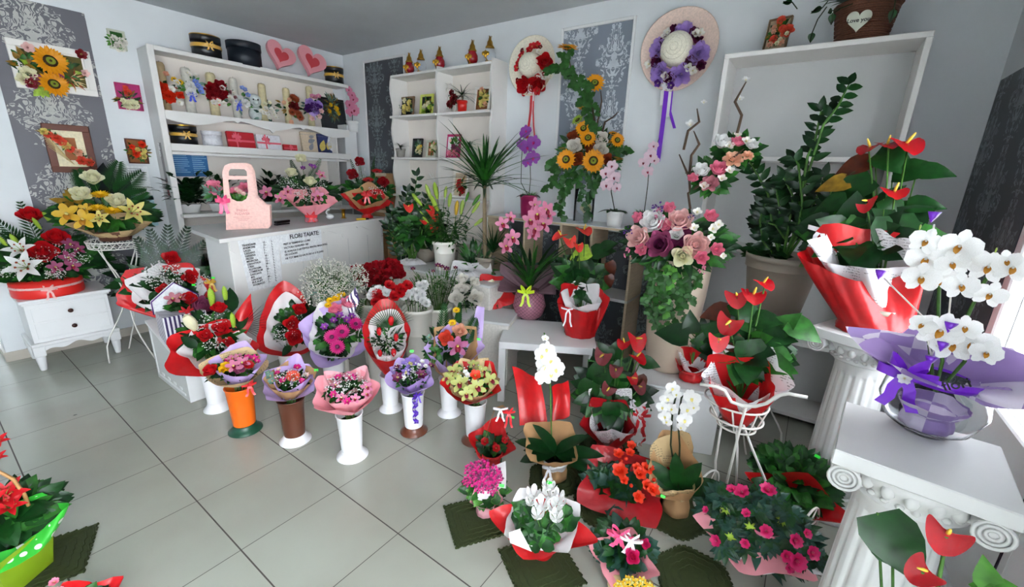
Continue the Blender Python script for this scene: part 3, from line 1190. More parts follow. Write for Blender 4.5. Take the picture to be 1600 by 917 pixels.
def tile_material():
    m = bpy.data.materials.new('floor_tiles')
    m.use_nodes = True
    nt = m.node_tree
    N, Lk = nt.nodes, nt.links
    b = N['Principled BSDF']

    def mth(op, *a):
        n = N.new('ShaderNodeMath')
        n.operation = op
        for i, v in enumerate(a):
            if isinstance(v, (int, float)):
                n.inputs[i].default_value = v
            else:
                Lk.new(v, n.inputs[i])
        return n.outputs[0]
    tc = N.new('ShaderNodeTexCoord')
    sp = N.new('ShaderNodeSeparateXYZ')
    Lk.new(tc.outputs['Object'], sp.inputs[0])
    fx = mth('DIVIDE', mth('SUBTRACT', sp.outputs[0], -3.9475), .4507)
    fy = mth('DIVIDE', mth('SUBTRACT', sp.outputs[1], .0753), .4475)
    ex = mth('ABSOLUTE', mth('SUBTRACT', mth('FRACT', mth('ADD', fx, .5)), .5))
    ey = mth('ABSOLUTE', mth('SUBTRACT', mth('FRACT', mth('ADD', fy, .5)), .5))
    gx = mth('LESS_THAN', ex, .0036)
    gy = mth('LESS_THAN', ey, .0062)
    g = mth('MAXIMUM', gx, gy)
    nz = N.new('ShaderNodeTexNoise')
    nz.inputs['Scale'].default_value = 5
    nz.inputs['Detail'].default_value = 6
    Lk.new(tc.outputs['Object'], nz.inputs['Vector'])
    wn = N.new('ShaderNodeTexWhiteNoise')
    cb = N.new('ShaderNodeCombineXYZ')
    Lk.new(mth('FLOOR', fx), cb.inputs[0])
    Lk.new(mth('FLOOR', fy), cb.inputs[1])
    Lk.new(cb.outputs[0], wn.inputs['Vector'])
    v = mth('ADD', .93, mth('MULTIPLY', wn.outputs['Value'], .05))
    # brownish scuffs where people walk
    n2 = N.new('ShaderNodeTexNoise')
    n2.inputs['Scale'].default_value = 1.7
    n2.inputs['Detail'].default_value = 3
    Lk.new(tc.outputs['Object'], n2.inputs['Vector'])
    st = N.new('ShaderNodeMapRange')
    st.inputs['From Min'].default_value = .35
    st.inputs['From Max'].default_value = .85
    Lk.new(n2.outputs['Fac'], st.inputs['Value'])
    mx = N.new('ShaderNodeMix')
    mx.data_type = 'RGBA'
    mx.inputs['A'].default_value = (*lin('b0b3a6'), 1)
    mx.inputs['B'].default_value = (*lin('938b80'), 1)
    Lk.new(mth('MULTIPLY', st.outputs[0], .55), mx.inputs['Factor'])
    vm = N.new('ShaderNodeVectorMath')
    vm.operation = 'SCALE'
    Lk.new(mx.outputs['Result'], vm.inputs[0])
    Lk.new(v, vm.inputs['Scale'])
    m2 = N.new('ShaderNodeMix')
    m2.data_type = 'RGBA'
    Lk.new(g, m2.inputs['Factor'])
    Lk.new(vm.outputs[0], m2.inputs['A'])
    m2.inputs['B'].default_value = (*lin('4a443e'), 1)
    Lk.new(m2.outputs['Result'], b.inputs['Base Color'])
    Lk.new(mth('ADD', .26, mth('MULTIPLY', g, .5)), b.inputs['Roughness'])
    bp = N.new('ShaderNodeBump')
    bp.inputs['Strength'].default_value = .4
    bp.inputs['Distance'].default_value = .002
    bp.invert = True
    Lk.new(g, bp.inputs['Height'])
    Lk.new(bp.outputs[0], b.inputs['Normal'])
    return m


XO = XL - .35      # the recessed stretch of wall at far left
wall_box('floor', XO, XR + .12, YF, YB, -.08, 0, tile_material())
wall_box('ceiling', XO, XR + .12, YF, YB, ZC, ZC + .1, 'ceil')
wall_box('wall_left', XL - .3, XL, .235, YB, 0, ZC, 'plaster')
wall_box('wall_recess', XO - .1, XO, YF, .235, 0, ZC, 'plaster')
wall_box('wall_back', XL - .3, XR + .12, YB, YB + .12, 0, ZC, 'plaster')
wall_box('baseboard_left', XL, XL + .012, .223, YB, 0, .075, 'skirting')
wall_box('baseboard_pier', XO, XL, .223, .235, 0, .075, 'skirting')
wall_box('baseboard_back', XL + .012, XR, YB - .012, YB, 0, .075, 'skirting')
# right wall: solid by the corner, then the glazed street door and window up to z 2.1
wall_box('wall_right', XR, XR + .12, 2.40, YB, 0, ZC, 'plaster')
wall_box('wall_lintel', XR, XR + .12, 1.66, 2.40, 2.12, ZC, 'plaster')
wall_box('wall_lintel_front', XR, XR + .12, YF, .66, 2.42, ZC, 'plaster')
wall_box('added_shade_pier', XR, XR + .12, .66, 1.66, 0, ZC, 'plaster')  # unseen solid stretch, added to keep direct window light off the pedestals
wall_box('wall_front_lintel', XO, XR + .12, YF - .12, YF, 2.5, ZC, 'plaster')
wall_box('wall_front_sill', XO, XR + .12, YF - .12, YF, 0, .35, 'plaster')
wall_box('wall_front', XO, .45, YF - .12, YF, .35, 2.5, 'plaster')
wall_box('wall_front_pier', .45, XR + .12, YF - .12, YF, .35, 2.5, 'plaster')

WP = damask('damask_paper', '67666c', 'bcbcb6', .46, .58)
WPC = damask('damask_paper_blue', '7e8692', 'd0d6dc', .30, .46)
WPD = damask('damask_paper_dark', '43484e', '7f8a8e', .34, .46)


def panel(name, P0, ax, w, h, mat):
    """wallpaper panel with real uv metres; ax = 'x' (back wall), 'y' (left wall) or '-y'"""
    t = .006
    mb = MB()
    me = bpy.data.meshes.new(name)
    if ax == 'x':
        a = [(0, -t, 0), (w, -t, 0), (w, -t, h), (0, -t, h)]
        b = [(0, 0, 0), (w, 0, 0), (w, 0, h), (0, 0, h)]
    elif ax == 'y':
        a = [(t, w, 0), (t, 0, 0), (t, 0, h), (t, w, h)][::1]
        b = [(0, w, 0), (0, 0, 0), (0, 0, h), (0, w, h)]
    else:
        a = [(-t, 0, 0), (-t, w, 0), (-t, w, h), (-t, 0, h)][::-1]
        b = [(0, 0, 0), (0, w, 0), (0, w, h), (0, 0, h)][::-1]
    me.from_pydata(a + b, [], [(0, 1, 2, 3), (0, 4, 5, 1), (1, 5, 6, 2), (2, 6, 7, 3), (3, 7, 4, 0)])
    uv = me.uv_layers.new(name='uv')
    for lp in me.loops:
        p = me.vertices[lp.vertex_index].co
        uv.data[lp.index].uv = ((p.x if ax == 'x' else p.y), p.z)
    me.materials.append(mat)
    o = bpy.data.objects.new(name, me)
    C.objects.link(o)
    o.location = P0
    return tag(o, kind='structure')


def moulding(name, x0, x1, z0, z1, y=YB):
    mb = MB()
    w = .022
    for (a, b, c, d) in ((x0 - w, x0, z0 - w, z1 + w), (x1, x1 + w, z0 - w, z1 + w), (x0, x1, z1, z1 + w), (x0, x1, z0 - w, z0)):
        mb.box(a, b, y - .018, y - .0005, c, d, 0, .004)
    return struct(name, mb, ['white_paint'])


panel('wallpaper_left', (XL, .587, .395), 'y', 1.13 - .587, 2.63 - .395, WP)
panel('wallpaper_corner', (-4.52, YB, .9), 'x', .66, 1.79, WPD)
moulding('trim_1', -4.52, -3.86, .9, 2.69)
panel('wallpaper_centre', (-1.93, YB, 1.47), 'x', .58, 1.19, WPC)
moulding('trim_2', -1.93, -1.35, 1.47, 2.66)
panel('wallpaper_low', (-2.6, YB, .1), 'x', 1.75, 1.0, WPD)
panel('wallpaper_right', (XR, 2.42, .1), '-y', YB - 2.46, 1.98, WPD)

# street door: white frames and glass, pavement outside
fr = MB()
fr.box(XR - .01, XR + .09, 2.33, 2.40, 0, 2.12, 0, .006)
fr.box(XR + .0, XR + .08, 1.66, 1.735, 0, 2.12, 0, .006)
fr.box(XR + .0, XR + .08, 1.735, 2.33, 0, .12, 0, .006)
fr.box(XR + .0, XR + .08, 1.735, 2.33, .72, .80, 0, .006)
fr.box(XR + .0, XR + .08, 1.735, 2.33, 2.05, 2.12, 0, .006)
fr.box(XR + .02, XR + .06, 1.735, 2.33, .12, .72, 0, .006)
fr.box(XR - .003, XR + .0, 1.700, 1.710, .0, 2.1, 1)
door1 = struct('door_1', fr, ['aluminium', 'gasket'])
pn = MB()
pn.box(XR + .035, XR + .041, 1.735, 2.33, .8, 2.05)
struct('door_pane', pn, ['clear_glass'], door1)
fr = MB()
for y in (.62, -.70, -2.06):
    fr.box(XR, XR + .08, y - .04, y + .04, .08, 2.42, 0, .006)
fr.box(XR, XR + .08, -2.1, .66, 0, .08, 0, .006)
fr.box(XR, XR + .08, -2.1, .66, 2.34, 2.42, 0, .006)
window1 = struct('window_1', fr, ['aluminium'])
for a, b in ((-.66, .58), (-2.02, -.74)):
    pn = MB()
    pn.box(XR + .035, XR + .041, a, b, .08, 2.34)
    struct('window_pane', pn, ['clear_glass'], window1)
wall_box('pavement', XR + .12, XR + 3.2, -4, 6, -.12, -.02, 'skirting')

# ================================================================ FURNITURE
XS = -4.70          # front of the shelf unit on the left wall


def scallop(mb, axis, a0, a1, ztop, drop, fixed, th, m=0, waves=None):
    """valance board with a wavy lower edge running along axis 'x' or 'y'"""
    n = 60
    pts = []
    L = a1 - a0
    for i in range(n + 1):
        t = i / n
        s_ = abs(t - .5) * 2
        z = drop * (.42 + .30 * math.cos(s_ * 2.6 * math.pi) * (1 - .3 * s_) + .28 * s_)
        if abs(t - .5) < .012:
            z = drop * .98
        for c in (.32, .68):
            if abs(t - c) < .009:
                z += drop * .16
        pts.append((a0 + L * t, ztop - z))
    for i in range(n):
        (p0, q0), (p1, q1) = pts[i], pts[i + 1]
        if axis == 'y':
            vs = [(fixed + e, p, z) for e in (0, th) for (p, z) in ((p0, q0), (p1, q1), (p1, ztop), (p0, ztop))]
        else:
            vs = [(p, fixed + e, z) for e in (0, th) for (p, z) in ((p0, q0), (p1, q1), (p1, ztop), (p0, ztop))]
        mb.add(vs, [(0, 1, 2, 3), (7, 6, 5, 4), (0, 4, 5, 1), (3, 2, 6, 7), (1, 5, 6, 2), (0, 3, 7, 4)], m, False)


# shelf unit along the left wall
unit = empty('shelf_unit', (XL, 1.42, 0), label='long white wall shelf unit with scalloped boards, candles and gift boxes on it', cat='shelf')
W_ = XS - XL
YL = 3.25 - 1.42


def u_part(name, mats, *boxes, **kw):
    mb = MB()
    for b in boxes:
        mb.box(*b, bev=.003)
    return obj(name, mb, mats, unit, **kw)


ZS = dict(top=2.43, candle=1.955, gift=1.69, base=1.09)
u_part('side_panel', ['side_grey'], (0, W_, 0, .022, 0, ZS['top'] + .022))
u_part('side_panel', ['side_grey'], (0, W_, YL - .02, YL, 0, ZS['top'] - .40))
u_part('top_board', ['wood_white'], (0, W_, .022, YL + .03, ZS['top'], ZS['top'] + .022))
u_part('shelf_board', ['wood_white'], (.008, W_, .022, YL - .02, ZS['candle'] - .02, ZS['candle']))
u_part('shelf_board', ['wood_white'], (.008, W_, .022, YL - .02, ZS['gift'] - .02, ZS['gift']))
u_part('base_board', ['wood_white'], (.008, W_ + .10, .022, YL - .02, ZS['base'] - .03, ZS['base']))
u_part('back_panel', ['back_board'], (.001, .008, .022, YL - .02, 0, ZS['top']))
u_part('face_frame', ['wood_white'], (W_, W_ + .016, -.002, .045, 0, ZS['top'] + .03), (W_, W_ + .016, .045, YL + .03, ZS['top'] - .006, ZS['top'] + .03))
mb = MB()
scallop(mb, 'y', .045, YL - .0, ZS['candle'] + .012, .115, W_, .016)
obj('scalloped_valance', mb, ['wood_white'], unit)
u_part('shelf_rail', ['wood_white'], (W_, W_ + .018, .045, YL - .0, ZS['gift'] - .055, ZS['gift'] + .008), (W_ - .006, W_ + .012, .045, YL, ZS['gift'] - .085, ZS['gift'] - .06))
u_part('lower_shelf', ['wood_white'], (.008, W_, .022, YL - .02, .70, .72), (.008, W_, .022, YL - .02, .36, .38))
# small end compartment
u_part('end_divider', ['wood_white'], (.008, W_, YL - .17, YL - .155, ZS['base'], ZS['candle'] - .02))
u_part('end_door', ['white_paint'], (W_ - .004, W_ + .012, YL - .06, YL + .10, ZS['base'] + .25, ZS['candle'] - .0))

# sticker on its left side
p0 = Vector((XL + .11, 1.4195, 1.24))
se = empty('sticker', p0, 0, label='grey and red warning sticker strip on the left side of the shelf unit', cat='sticker')
mb = MB()
mb.box(0, .055, -.001, 0, 0, .46)
obj('strip', mb, ['sticker_grey'], se)
mb = MB()
mb.lathe([(.014, 0), (.018, 0)], 24, 0, T=Matrix.Translation((.0275, -.0016, .14)) @ Matrix.Rotation(R(90), 4, 'X'), cap0=False, cap1=False)
mb.box(.006, .05, -.0016, -.0011, .01, .055)
obj('warning_symbol', mb, ['sticker_red'], se)
text('lettering', 'OPEN', .045, 'sheet', se, (.012, -.0016, .34), (R(90), R(-90), 0), 'LEFT')

# blue notice behind the greenery
a, b = AX(264.5, 237, XL + .012), AX(328, 276, XL + .012)
e = empty('poster', (XL + .0085, a.y, b.z), 0, label='glossy blue poster with two columns of text inside the shelf unit', cat='poster')
mb = MB()
mb.box(0, .003, 0, b.y - a.y, 0, a.z - b.z)
obj('sheet', mb, ['poster_blue'], e)
mb = MB()
for c in (0, 1):
    for i in range(9):
        y0 = .02 + c * (b.y - a.y) * .5
        z = (a.z - b.z) * (.85 - i * .085)
        mb.box(.003, .0036, y0, y0 + (b.y - a.y) * random.uniform(.25, .42), z, z + .006)
obj('print', mb, ['poster_text'], e)

# shelf unit on the back wall
YU = 3.18
XU0, XU1 = -3.83, -2.49
u2 = empty('shelf_unit', (XU0, YU, 0), label='white back wall bookcase in two columns holding framed pictures, lanterns on top', cat='shelf')
Wd = XU1 - XU0
D2 = YB - YU - .002


def wavy_panel(x, th, z1, name='side_panel'):
    mb = MB()
    n = 44
    for i in range(n):
        z0_, z1_ = z1 * i / n, z1 * (i + 1) / n
        f = lambda z: .016 * math.sin(z * 15.2 + .6)
        vs = []
        for xx in (x, x + th):
            vs += [(xx, f(z0_), z0_), (xx, D2, z0_), (xx, D2, z1_), (xx, f(z1_), z1_)]
        mb.add(vs, [(0, 1, 2, 3), (7, 6, 5, 4), (0, 3, 7, 4), (1, 5, 6, 2)] + ([(3, 2, 6, 7)] if i == n - 1 else []), 0, False)
    return obj(name, mb, ['wood_white'], u2)


Z2 = [2.44, 2.055, 1.645, 1.26, .85, .42]
for x in (0, Wd * .5 - .01, Wd - .02):
    wavy_panel(x, .02, Z2[0] + .02 + (.03 if x else 0))
for i, z in enumerate(Z2):
    mb = MB()
    e_ = .03 if i in (1, 2, 3) else 0
    mb.box(.02 - e_, Wd * .5 - .01, -.012 - e_ * .3, D2 - .008, z - .0, z + .022, 0, .003)
    obj('shelf_board', mb, ['wood_white'], u2)
    mb = MB()
    mb.box(Wd * .5 + .01, Wd - .02, -.012, D2 - .008, z, z + .022, 0, .003)
    obj('shelf_board', mb, ['wood_white'], u2)
mb = MB()
mb.box(.02, Wd - .02, D2 - .008, D2, 0, Z2[0])
obj('back_panel', mb, ['back_board'], u2)

# tall right hand shelf with a big empty top bay
YR = 3.10
XR0, XR1 = -.63, .315
u3 = empty('display_shelf', (XR0, YR, 0), label='tall white display shelf with an empty top bay near the right corner', cat='shelf')
Wd3, D3 = XR1 - XR0, YB - YR - .002
for x in (0, Wd3 - .028):
    mb = MB()
    mb.box(x, x + .028, 0, D3, 0, 2.26, 0, .003)
    obj('side_panel', mb, ['wood_white'], u3)
for z in (2.26, 1.665, 1.10, .55, .06):
    mb = MB()
    mb.box(0 if z > 2.2 else .028, Wd3 - (0 if z > 2.2 else .028), 0, D3, z, z + .028, 0, .003)
    obj('shelf_board', mb, ['wood_white'], u3)
mb = MB()
mb.box(.028, Wd3 - .028, D3 - .008, D3, .06, 2.26)
obj('back_panel', mb, ['side_grey'], u3)

# console shelf on the back wall
YC = 3.08
c0, c1 = AY(797, 340, YC).x, AY(992, 361, YC).x
ZT = (AY(799, 338, YC).z + AY(979, 359, YC).z) / 2
con = empty('console_shelf', (c0 - .25, YC, 0), label='long white topped console with open pale wood bays under the orchids and sunflowers', cat='console')
Lc = c1 - c0 + .25
mb = MB()
mb.box(0, Lc, -.01, YB - YC - .002, ZT - .02, ZT, 0, .003)
obj('top_board', mb, ['white_paint'], con)
mb = MB()
mb.box(0, Lc, -.012, -.010, ZT - .02, ZT - .004)
obj('wood_edge', mb, ['pale_wood'], con)
for f in (0, .3, .56, .76, 1):
    mb = MB()
    mb.box(max(0, Lc * f - .02), max(.02, Lc * f), 0, YB - YC - .01, 0 if f in (0, 1) else .75, ZT - .02, 0, .002)
    obj('divider', mb, ['pale_wood'], con)
mb = MB()
mb.box(0, Lc, .0, YB - YC - .01, .60, .625, 0, .002)
obj('lower_board', mb, ['side_grey'], con)

# counter
ZK = 1.05
fl_, fr_, bl_ = G(342, 374, ZK), G(607, 339, ZK), G(282, 354, ZK)
ang = math.atan2((fr_ - fl_).y, (fr_ - fl_).x)
Lk_ = (fr_ - fl_).length
counter = empty('counter', (fl_.x, fl_.y, 0), ang, label='white shop counter with two paper notices taped to its front', cat='counter')
# local: +x along the front edge, +y toward the wall (left of travel)
DK = .66
kinv = Matrix.Rotation(-ang, 3, 'Z')
kb = kinv @ (bl_ - fl_)
ks = kinv @ (G(320, 370, ZK - .03) - fl_)
mb = MB()
mb.poly_prism([(0, 0), (Lk_, 0), (Lk_, DK), (kb.x + .02, kb.y)], ZK - .028, ZK)
obj('countertop', mb, ['side_grey'], counter)
mb = MB()
mb.box(0, Lk_, -.003, .0, ZK - .026, ZK - .002)
obj('edge_strip', mb, ['wood_white'], counter)
mb = MB()
mb.box(.10, Lk_ - .06, .055, .075, 0, ZK - .028, 0, .002)
for x in (.45, .72, 1.0, 1.27, 1.55):
    mb.box(x, x + .004, .0535, .055, .0, ZK - .16, 1)
obj('front_panel', mb, ['wood_white', 'side_grey'], counter)
mb = MB()
mb.poly_prism([(.098, .06), (.12, .076), (ks.x + .02, ks.y), (ks.x, ks.y)], 0, ZK - .028)
obj('side_panel', mb, ['side_grey'], counter)
mb = MB()
mb.box(Lk_ - .06, Lk_ - .04, .05, DK - .05, 0, ZK - .028, 0, .002)
obj('side_panel', mb, ['side_grey'], counter)
mb = MB()
scallop(mb, 'x', .62, Lk_ - .06, ZK - .03, .11, .045, .010)
scallop(mb, 'x', .10, .62, ZK - .03, .11, .045, .010)
obj('scalloped_trim', mb, ['wood_white'], counter)


def notice(name, label, px, w, h, lines, title=None):
    """paper taped to the counter front: px = its four picture corners tl,tr,br,bl"""
    inv = Matrix.Rotation(-ang, 3, 'Z')

    def loc(x, y):
        o = inv @ (CAM - counter.location)
        d = inv @ ray(x, y)
        return o + d * ((.040 - o.y) / d.y)
    q = [loc(*p) for p in px]
    e = empty(name, counter.location + Matrix.Rotation(ang, 3, 'Z') @ Vector(((q[0].x + q[3].x) / 2, .040, min(q[2].z, q[3].z))), ang, label=label, cat='notice')
    base = Vector(((q[0].x + q[3].x) / 2, .040, min(q[2].z, q[3].z)))
    mb = MB()
    n = 5
    vs = []
    Q = [p - base for p in q]
    for i in range(n + 1):
        for j in range(n + 1):
            p = Q[0].lerp(Q[1], i / n).lerp(Q[3].lerp(Q[2], i / n), j / n)
            p.y = -.003 - .004 * (j / n) ** 2 * (1 if i > 2 else .2)
            vs.append(p)
    fs = [(i * 6 + j, i * 6 + j + 1, (i + 1) * 6 + j + 1, (i + 1) * 6 + j) for i in range(n) for j in range(n)]
    mb.add(vs, fs, 0, False)
    obj('sheet', mb, ['sheet'], e)
    W = (Q[1] - Q[0]).length
    H = (Q[0] - Q[3]).length
    ax = (Q[1] - Q[0]).normalized()
    rot = (R(90), math.atan2(ax.x, ax.z) - R(90), 0)
    if title:
        text('title_lettering', title, H * .19, 'ink', e, Q[0].lerp(Q[1], .58) + Vector((0, -.010, -H * .22)), (R(90), 0, 0))
    acc = []
    for (u_, v_, s_, body, al) in lines:
        text('lettering', body, H * s_, 'ink', e, Q[0].lerp(Q[1], u_).lerp(Q[3].lerp(Q[2], u_), v_) + Vector((0, -.010, 0)), (R(90), 0, 0), al, into=acc)
    lettering(acc, e)
    return e


names = ['TRANDAFIR', 'ANEMONE', 'LALEA', 'CRIZANT.', 'GERBERA', 'FREZIA', 'MINIROSA', 'LISIANTHUS', 'CRIN', 'ALSTROEM.', 'CYMBIDIUM', 'GAROAFA', 'IRIS', 'ORHIDEE', 'EUCALIPT', 'SOLIDAGO']
prices = ['12', '15', '7', '7', '7', '10', '12', '12', '20', '8', '20', '5', '7', '40', '7', '7']
lines = []
for i, (a, b) in enumerate(zip(names, prices)):
    v_ = .12 + i * .052
    lines.append((.06 + i * .004, v_, .052, a, 'LEFT'))
    lines.append((.56, v_, .052, b + ' -', 'LEFT'))
    lines.append((.78, v_, .052, 'L', 'LEFT'))
notice('price_list', 'handwritten price list in two columns taped to the left end of the counter', [(370.5, 376), (434, 366), (441, 444), (389, 456)], 0, 0, lines)
notice('printed_notice', 'printed sheet headed in capitals taped to the counter beside the price list', [(433, 364), (501, 356), (504, 403), (440, 413)], 0, 0,
       [(.08, .40, .085, 'PRET SI TERMENI LA 1-2 FIRE', 'LEFT'), (.08, .52, .085, 'FACTURA DEASUPRA 100', 'LEFT'), (.08, .64, .085, 'SE ADAUGA 5 LEI TEXTUL PENTRU MANOPERA', 'LEFT'), (.08, .74, .085, 'DE LUCRARE', 'LEFT'), (.08, .86, .085, 'NE TOT BINE CU UN FLORI LA O FLOARE', 'LEFT')], 'FLORI TAIATE:')

# nightstand
ns = empty('nightstand', (-4.5, .335, 0), label='small white two drawer nightstand with brown knobs standing at the left wall', cat='nightstand')
Ln, Dn = .498, .40
mb = MB()
mb.box(-Dn, 0, 0, Ln, .525, .547, 0, .004)
mb.box(-Dn + .005, -.012, .010, Ln - .010, .508, .525, 0, .004)
obj('top', mb, ['white_paint'], ns)
mb = MB()
mb.box(-Dn + .01, -.03, .022, Ln - .022, .215, .508, 0, .002)
mb.box(-Dn + .0, -.0, .0, Ln, .19, .215, 0, .005)
# apron with a wavy edge
n = 30
for i in range(n):
    t0, t1 = i / n, (i + 1) / n
    f = lambda t: .19 - (.055 - .035 * math.sin(math.pi * t) + .012 * math.cos(6 * math.pi * t))
    y0, y1 = .02 + (Ln - .04) * t0, .02 + (Ln - .04) * t1
    vs = [(xx, y, z) for xx in (-.03, -.012) for (y, z) in ((y0, f(t0)), (y1, f(t1)), (y1, .19), (y0, .19))]
    mb.add(vs, [(0, 1, 2, 3), (7, 6, 5, 4), (0, 4, 5, 1)], 0, False)
obj('body', mb, ['white_paint'], ns)
for (z0, z1) in ((.372, .478), (.245, .362)):
    mb = MB()
    mb.box(-.032, -.026, .05, Ln - .042, z0, z1, 0, .002)
    d = obj('drawer', mb, ['white_paint'], ns)
    mb = MB()
    mb.lathe([(.006, 0), (.006, .010), (.016, .014), (.015, .022), (.0, .025)], 14, 0, T=Matrix.Translation((-.026, Ln * .5, (z0 + z1) / 2)) @ Matrix.Rotation(R(90), 4, 'Y'))
    obj('knob', mb, ['knob_brown'], d)
for (x, y) in ((-.035, .035), (-.035, Ln - .035), (-Dn + .035, .035), (-Dn + .035, Ln - .035)):
    mb = MB()
    mb.box(-.032, .032, -.032, .032, .115, .19, 0, .004, T=Matrix.Translation((x, y, 0)))
    mb.lathe([(.017, 0), (.020, .01), (.027, .08), (.029, .105), (.022, .115)], 16, 0, T=Matrix.Translation((x, y, 0)))
    obj('leg', mb, ['white_paint'], ns)


def corner_table(name, label, pts_px, z, leg, th, mats=('white_paint',), rz_=None):
    a, b, c = [G(*p, z) for p in pts_px]      # front left, front right, back left
    an = math.atan2((b - a).y, (b - a).x)
    L_, D_ = (b - a).length, (c - a).length
    e = empty(name, (a.x, a.y, 0), an, label=label, cat='table')
    mb = MB()
    mb.box(0, L_, 0, D_, z - th, z, 0, .004)
    obj('tabletop', mb, list(mats), e)
    for x in (0, L_ - leg):
        for y in (0, D_ - leg):
            mb = MB()
            mb.box(x + .001, x + leg, y + .001, y + leg, 0, z - th, 0, .002)
            obj('leg', mb, list(mats), e)
    return e, a, an, L_, D_


T1 = corner_table('side_table', 'square white side table carrying the potted cymbidium and red wrapped anthurium', [(779, 534), (933, 545.5), (797.5, 497.6)], .45, .05, .05)


def plinth(name, label, a, b, depth, z, mats, cat='box', moulds=True, back=None, cloth=False):
    """closed box: a,b = front bottom corners on the floor"""
    a, b = Vector(a), Vector(b)
    an = math.atan2((b - a).y, (b - a).x)
    L_ = (b - a).length
    e = empty(name, (a.x, a.y, 0), an, label=label, cat=cat)
    mb = MB()
    mb.box(0, L_, 0, depth, 0, z - .02, 0, .004)
    obj('carcass', mb, [mats[0]], e)
    mb = MB()
    mb.box(-.008, L_ + .008, -.008, depth + .008, z - .02, z, 0, .004)
    obj('top', mb, [mats[1]], e)
    return e


# low white box by the counter; its left side carries worn trim
A0, A1 = Vector((-3.74, .847, 0)), Vector((-3.165, .842, 0))
zb, zl = .275, .44
lb = empty('display_box', A0 + Vector((-.03, 0, 0)), 0, label='low white box with worn edges beside the left end of the counter', cat='box')
mb = MB()
T9 = Matrix(((1, 0, 0, 0), (0, 0, -1, .30), (0, 1, 0, 0), (0, 0, 0, 1)))
mb.poly_prism([(0, 0), (.60, 0), (.60, zb - .02), (0, zl - .02)], 0, .30, 0, T9)
obj('carcass', mb, ['side_grey'], lb)
mb = MB()
mb.poly_prism([(-.01, zl - .017), (.61, zb - .022), (.61, zb - .002), (-.01, zl + .003)], -.008, .308, 0, T9)
obj('top', mb, ['white_paint'], lb)
mb = MB()
mb.box(.03, .045, -.004, .0, .05, zl - .06, 0, .001)
mb.box(.03, .54, -.004, .0, .03, .045, 0, .001)
for i in range(4):
    mb.box(.12 + i * .11, .16 + i * .11, -.004, 0, .055, .075, 0, .001)
obj('worn_trim', mb, ['white_paint'], lb)

# white box under the trailing rose arrangement
plinth('display_box', 'big white floor box in front of the right shelf, beige vase of roses on it', G(985, 690), G(1112, 712), .50, .40, ['white_paint', 'side_grey'])
# draped box left of the side table
plinth('display_box', 'cloth covered white box between the flower buckets and the side table', (-2.02, 2.22, 0), (-1.66, 2.36, 0), .33, .50, ['felt', 'side_grey'])
# back plinth carrying the lily bucket and potted palms
plinth('plant_bench', 'low white bench behind the buckets carrying the lily bucket and tall potted plants', (-3.15, 2.50, 0), (-1.95, 2.50, 0), .46, .70, ['felt', 'side_grey'], cat='bench')


# ionic pedestals
def pedestal(cx, cy, rz_, zt, sz, label):
    e = empty('column_pedestal', (cx, cy, 0), rz_, label=label, cat='pedestal', group='white column pedestals by the street door')
    mb = MB()
    mb.box(-sz / 2, sz / 2, -sz / 2, sz / 2, zt - .042, zt, 0, .003)
    obj('top_slab', mb, ['plaster_cast'], e)
    # capital: echinus ring with eggs, four volute rolls
    mb = MB()
    zc = zt - .042
    mb.lathe([(.118, zc - .095), (.128, zc - .088), (.118, zc - .08), (.125, zc - .06), (.15, zc - .03), (.155, zc - .012), (.15, zc)], 36, 0)
    for i in range(20):
        a = 6.283 * i / 20
        mb.ball((.142 * math.cos(a), .142 * math.sin(a), zc - .034), .016, 0, 7, 6, None, (1, 1, 1.5))
    for i in range(26):
        a = 6.283 * i / 26
        mb.ball((.124 * math.cos(a), .124 * math.sin(a), zc - .072), .010, 0, 6, 4, None, (1, 1, .8))
    obj('capital', mb, ['plaster_cast'], e)
    for sx in (1, -1):
        mb = MB()
        # a scroll roll running front to back, spiral ends
        T0 = Matrix.Translation((sx * (sz / 2 - .034), 0, zc - .033)) @ Matrix.Rotation(R(90), 4, 'X')
        mb.lathe([(.033, -sz / 2 + .012), (.029, -sz / 4), (.024, 0), (.029, sz / 4), (.033, sz / 2 - .012)], 22, 0, T=T0)
        for end in (1, -1):
            for (r0_, w) in ((.032, .0045), (.022, .004), (.012, .004)):
                pts = [(r0_ * math.cos(t), r0_ * math.sin(t), end * (sz / 2 - .010)) for t in [6.283 * i / 18 for i in range(18)]]
                mb.tube(pts, w, 5, 0, T0, closed=True)
        for q in (-.06, -.03, .03, .06):
            pts = [(.029 * math.cos(t), .029 * math.sin(t), q) for t in [6.283 * i / 18 for i in range(18)]]
            mb.tube(pts, .005, 5, 0, T0, closed=True)
        obj('volute', mb, ['plaster_cast'], e)
    mb = MB()
    nf = 16
    wob = lambda a, z: 1 - (.055 * max(0, math.sin(nf * a)) ** .7 if .17 < z < zt - .19 else 0)
    z1 = zt - .135
    mb.lathe([(.118, .125), (.116, .15), (.116, .1699), (.116, .171), (.114, .2), (.105, z1 * .7), (.099, zt - .21), (.0985, zt - .191), (.0985, zt - .189), (.10, zt - .16), (.114, z1 - .002), (.114, z1)], nf * 8, 0, wob=wob)
    obj('shaft', mb, ['plaster_cast'], e)
    mb = MB()
    mb.lathe([(.165, 0), (.17, .01), (.17, .03), (.155, .045), (.14, .055), (.148, .075), (.138, .092), (.124, .1), (.13, .112), (.12, .125)], 40, 0)
    for i in range(28):
        a = 6.283 * i / 28
        mb.ball((.156 * math.cos(a), .156 * math.sin(a), .044), .012, 0, 6, 4)
    obj('base', mb, ['plaster_cast'], e)
    return e


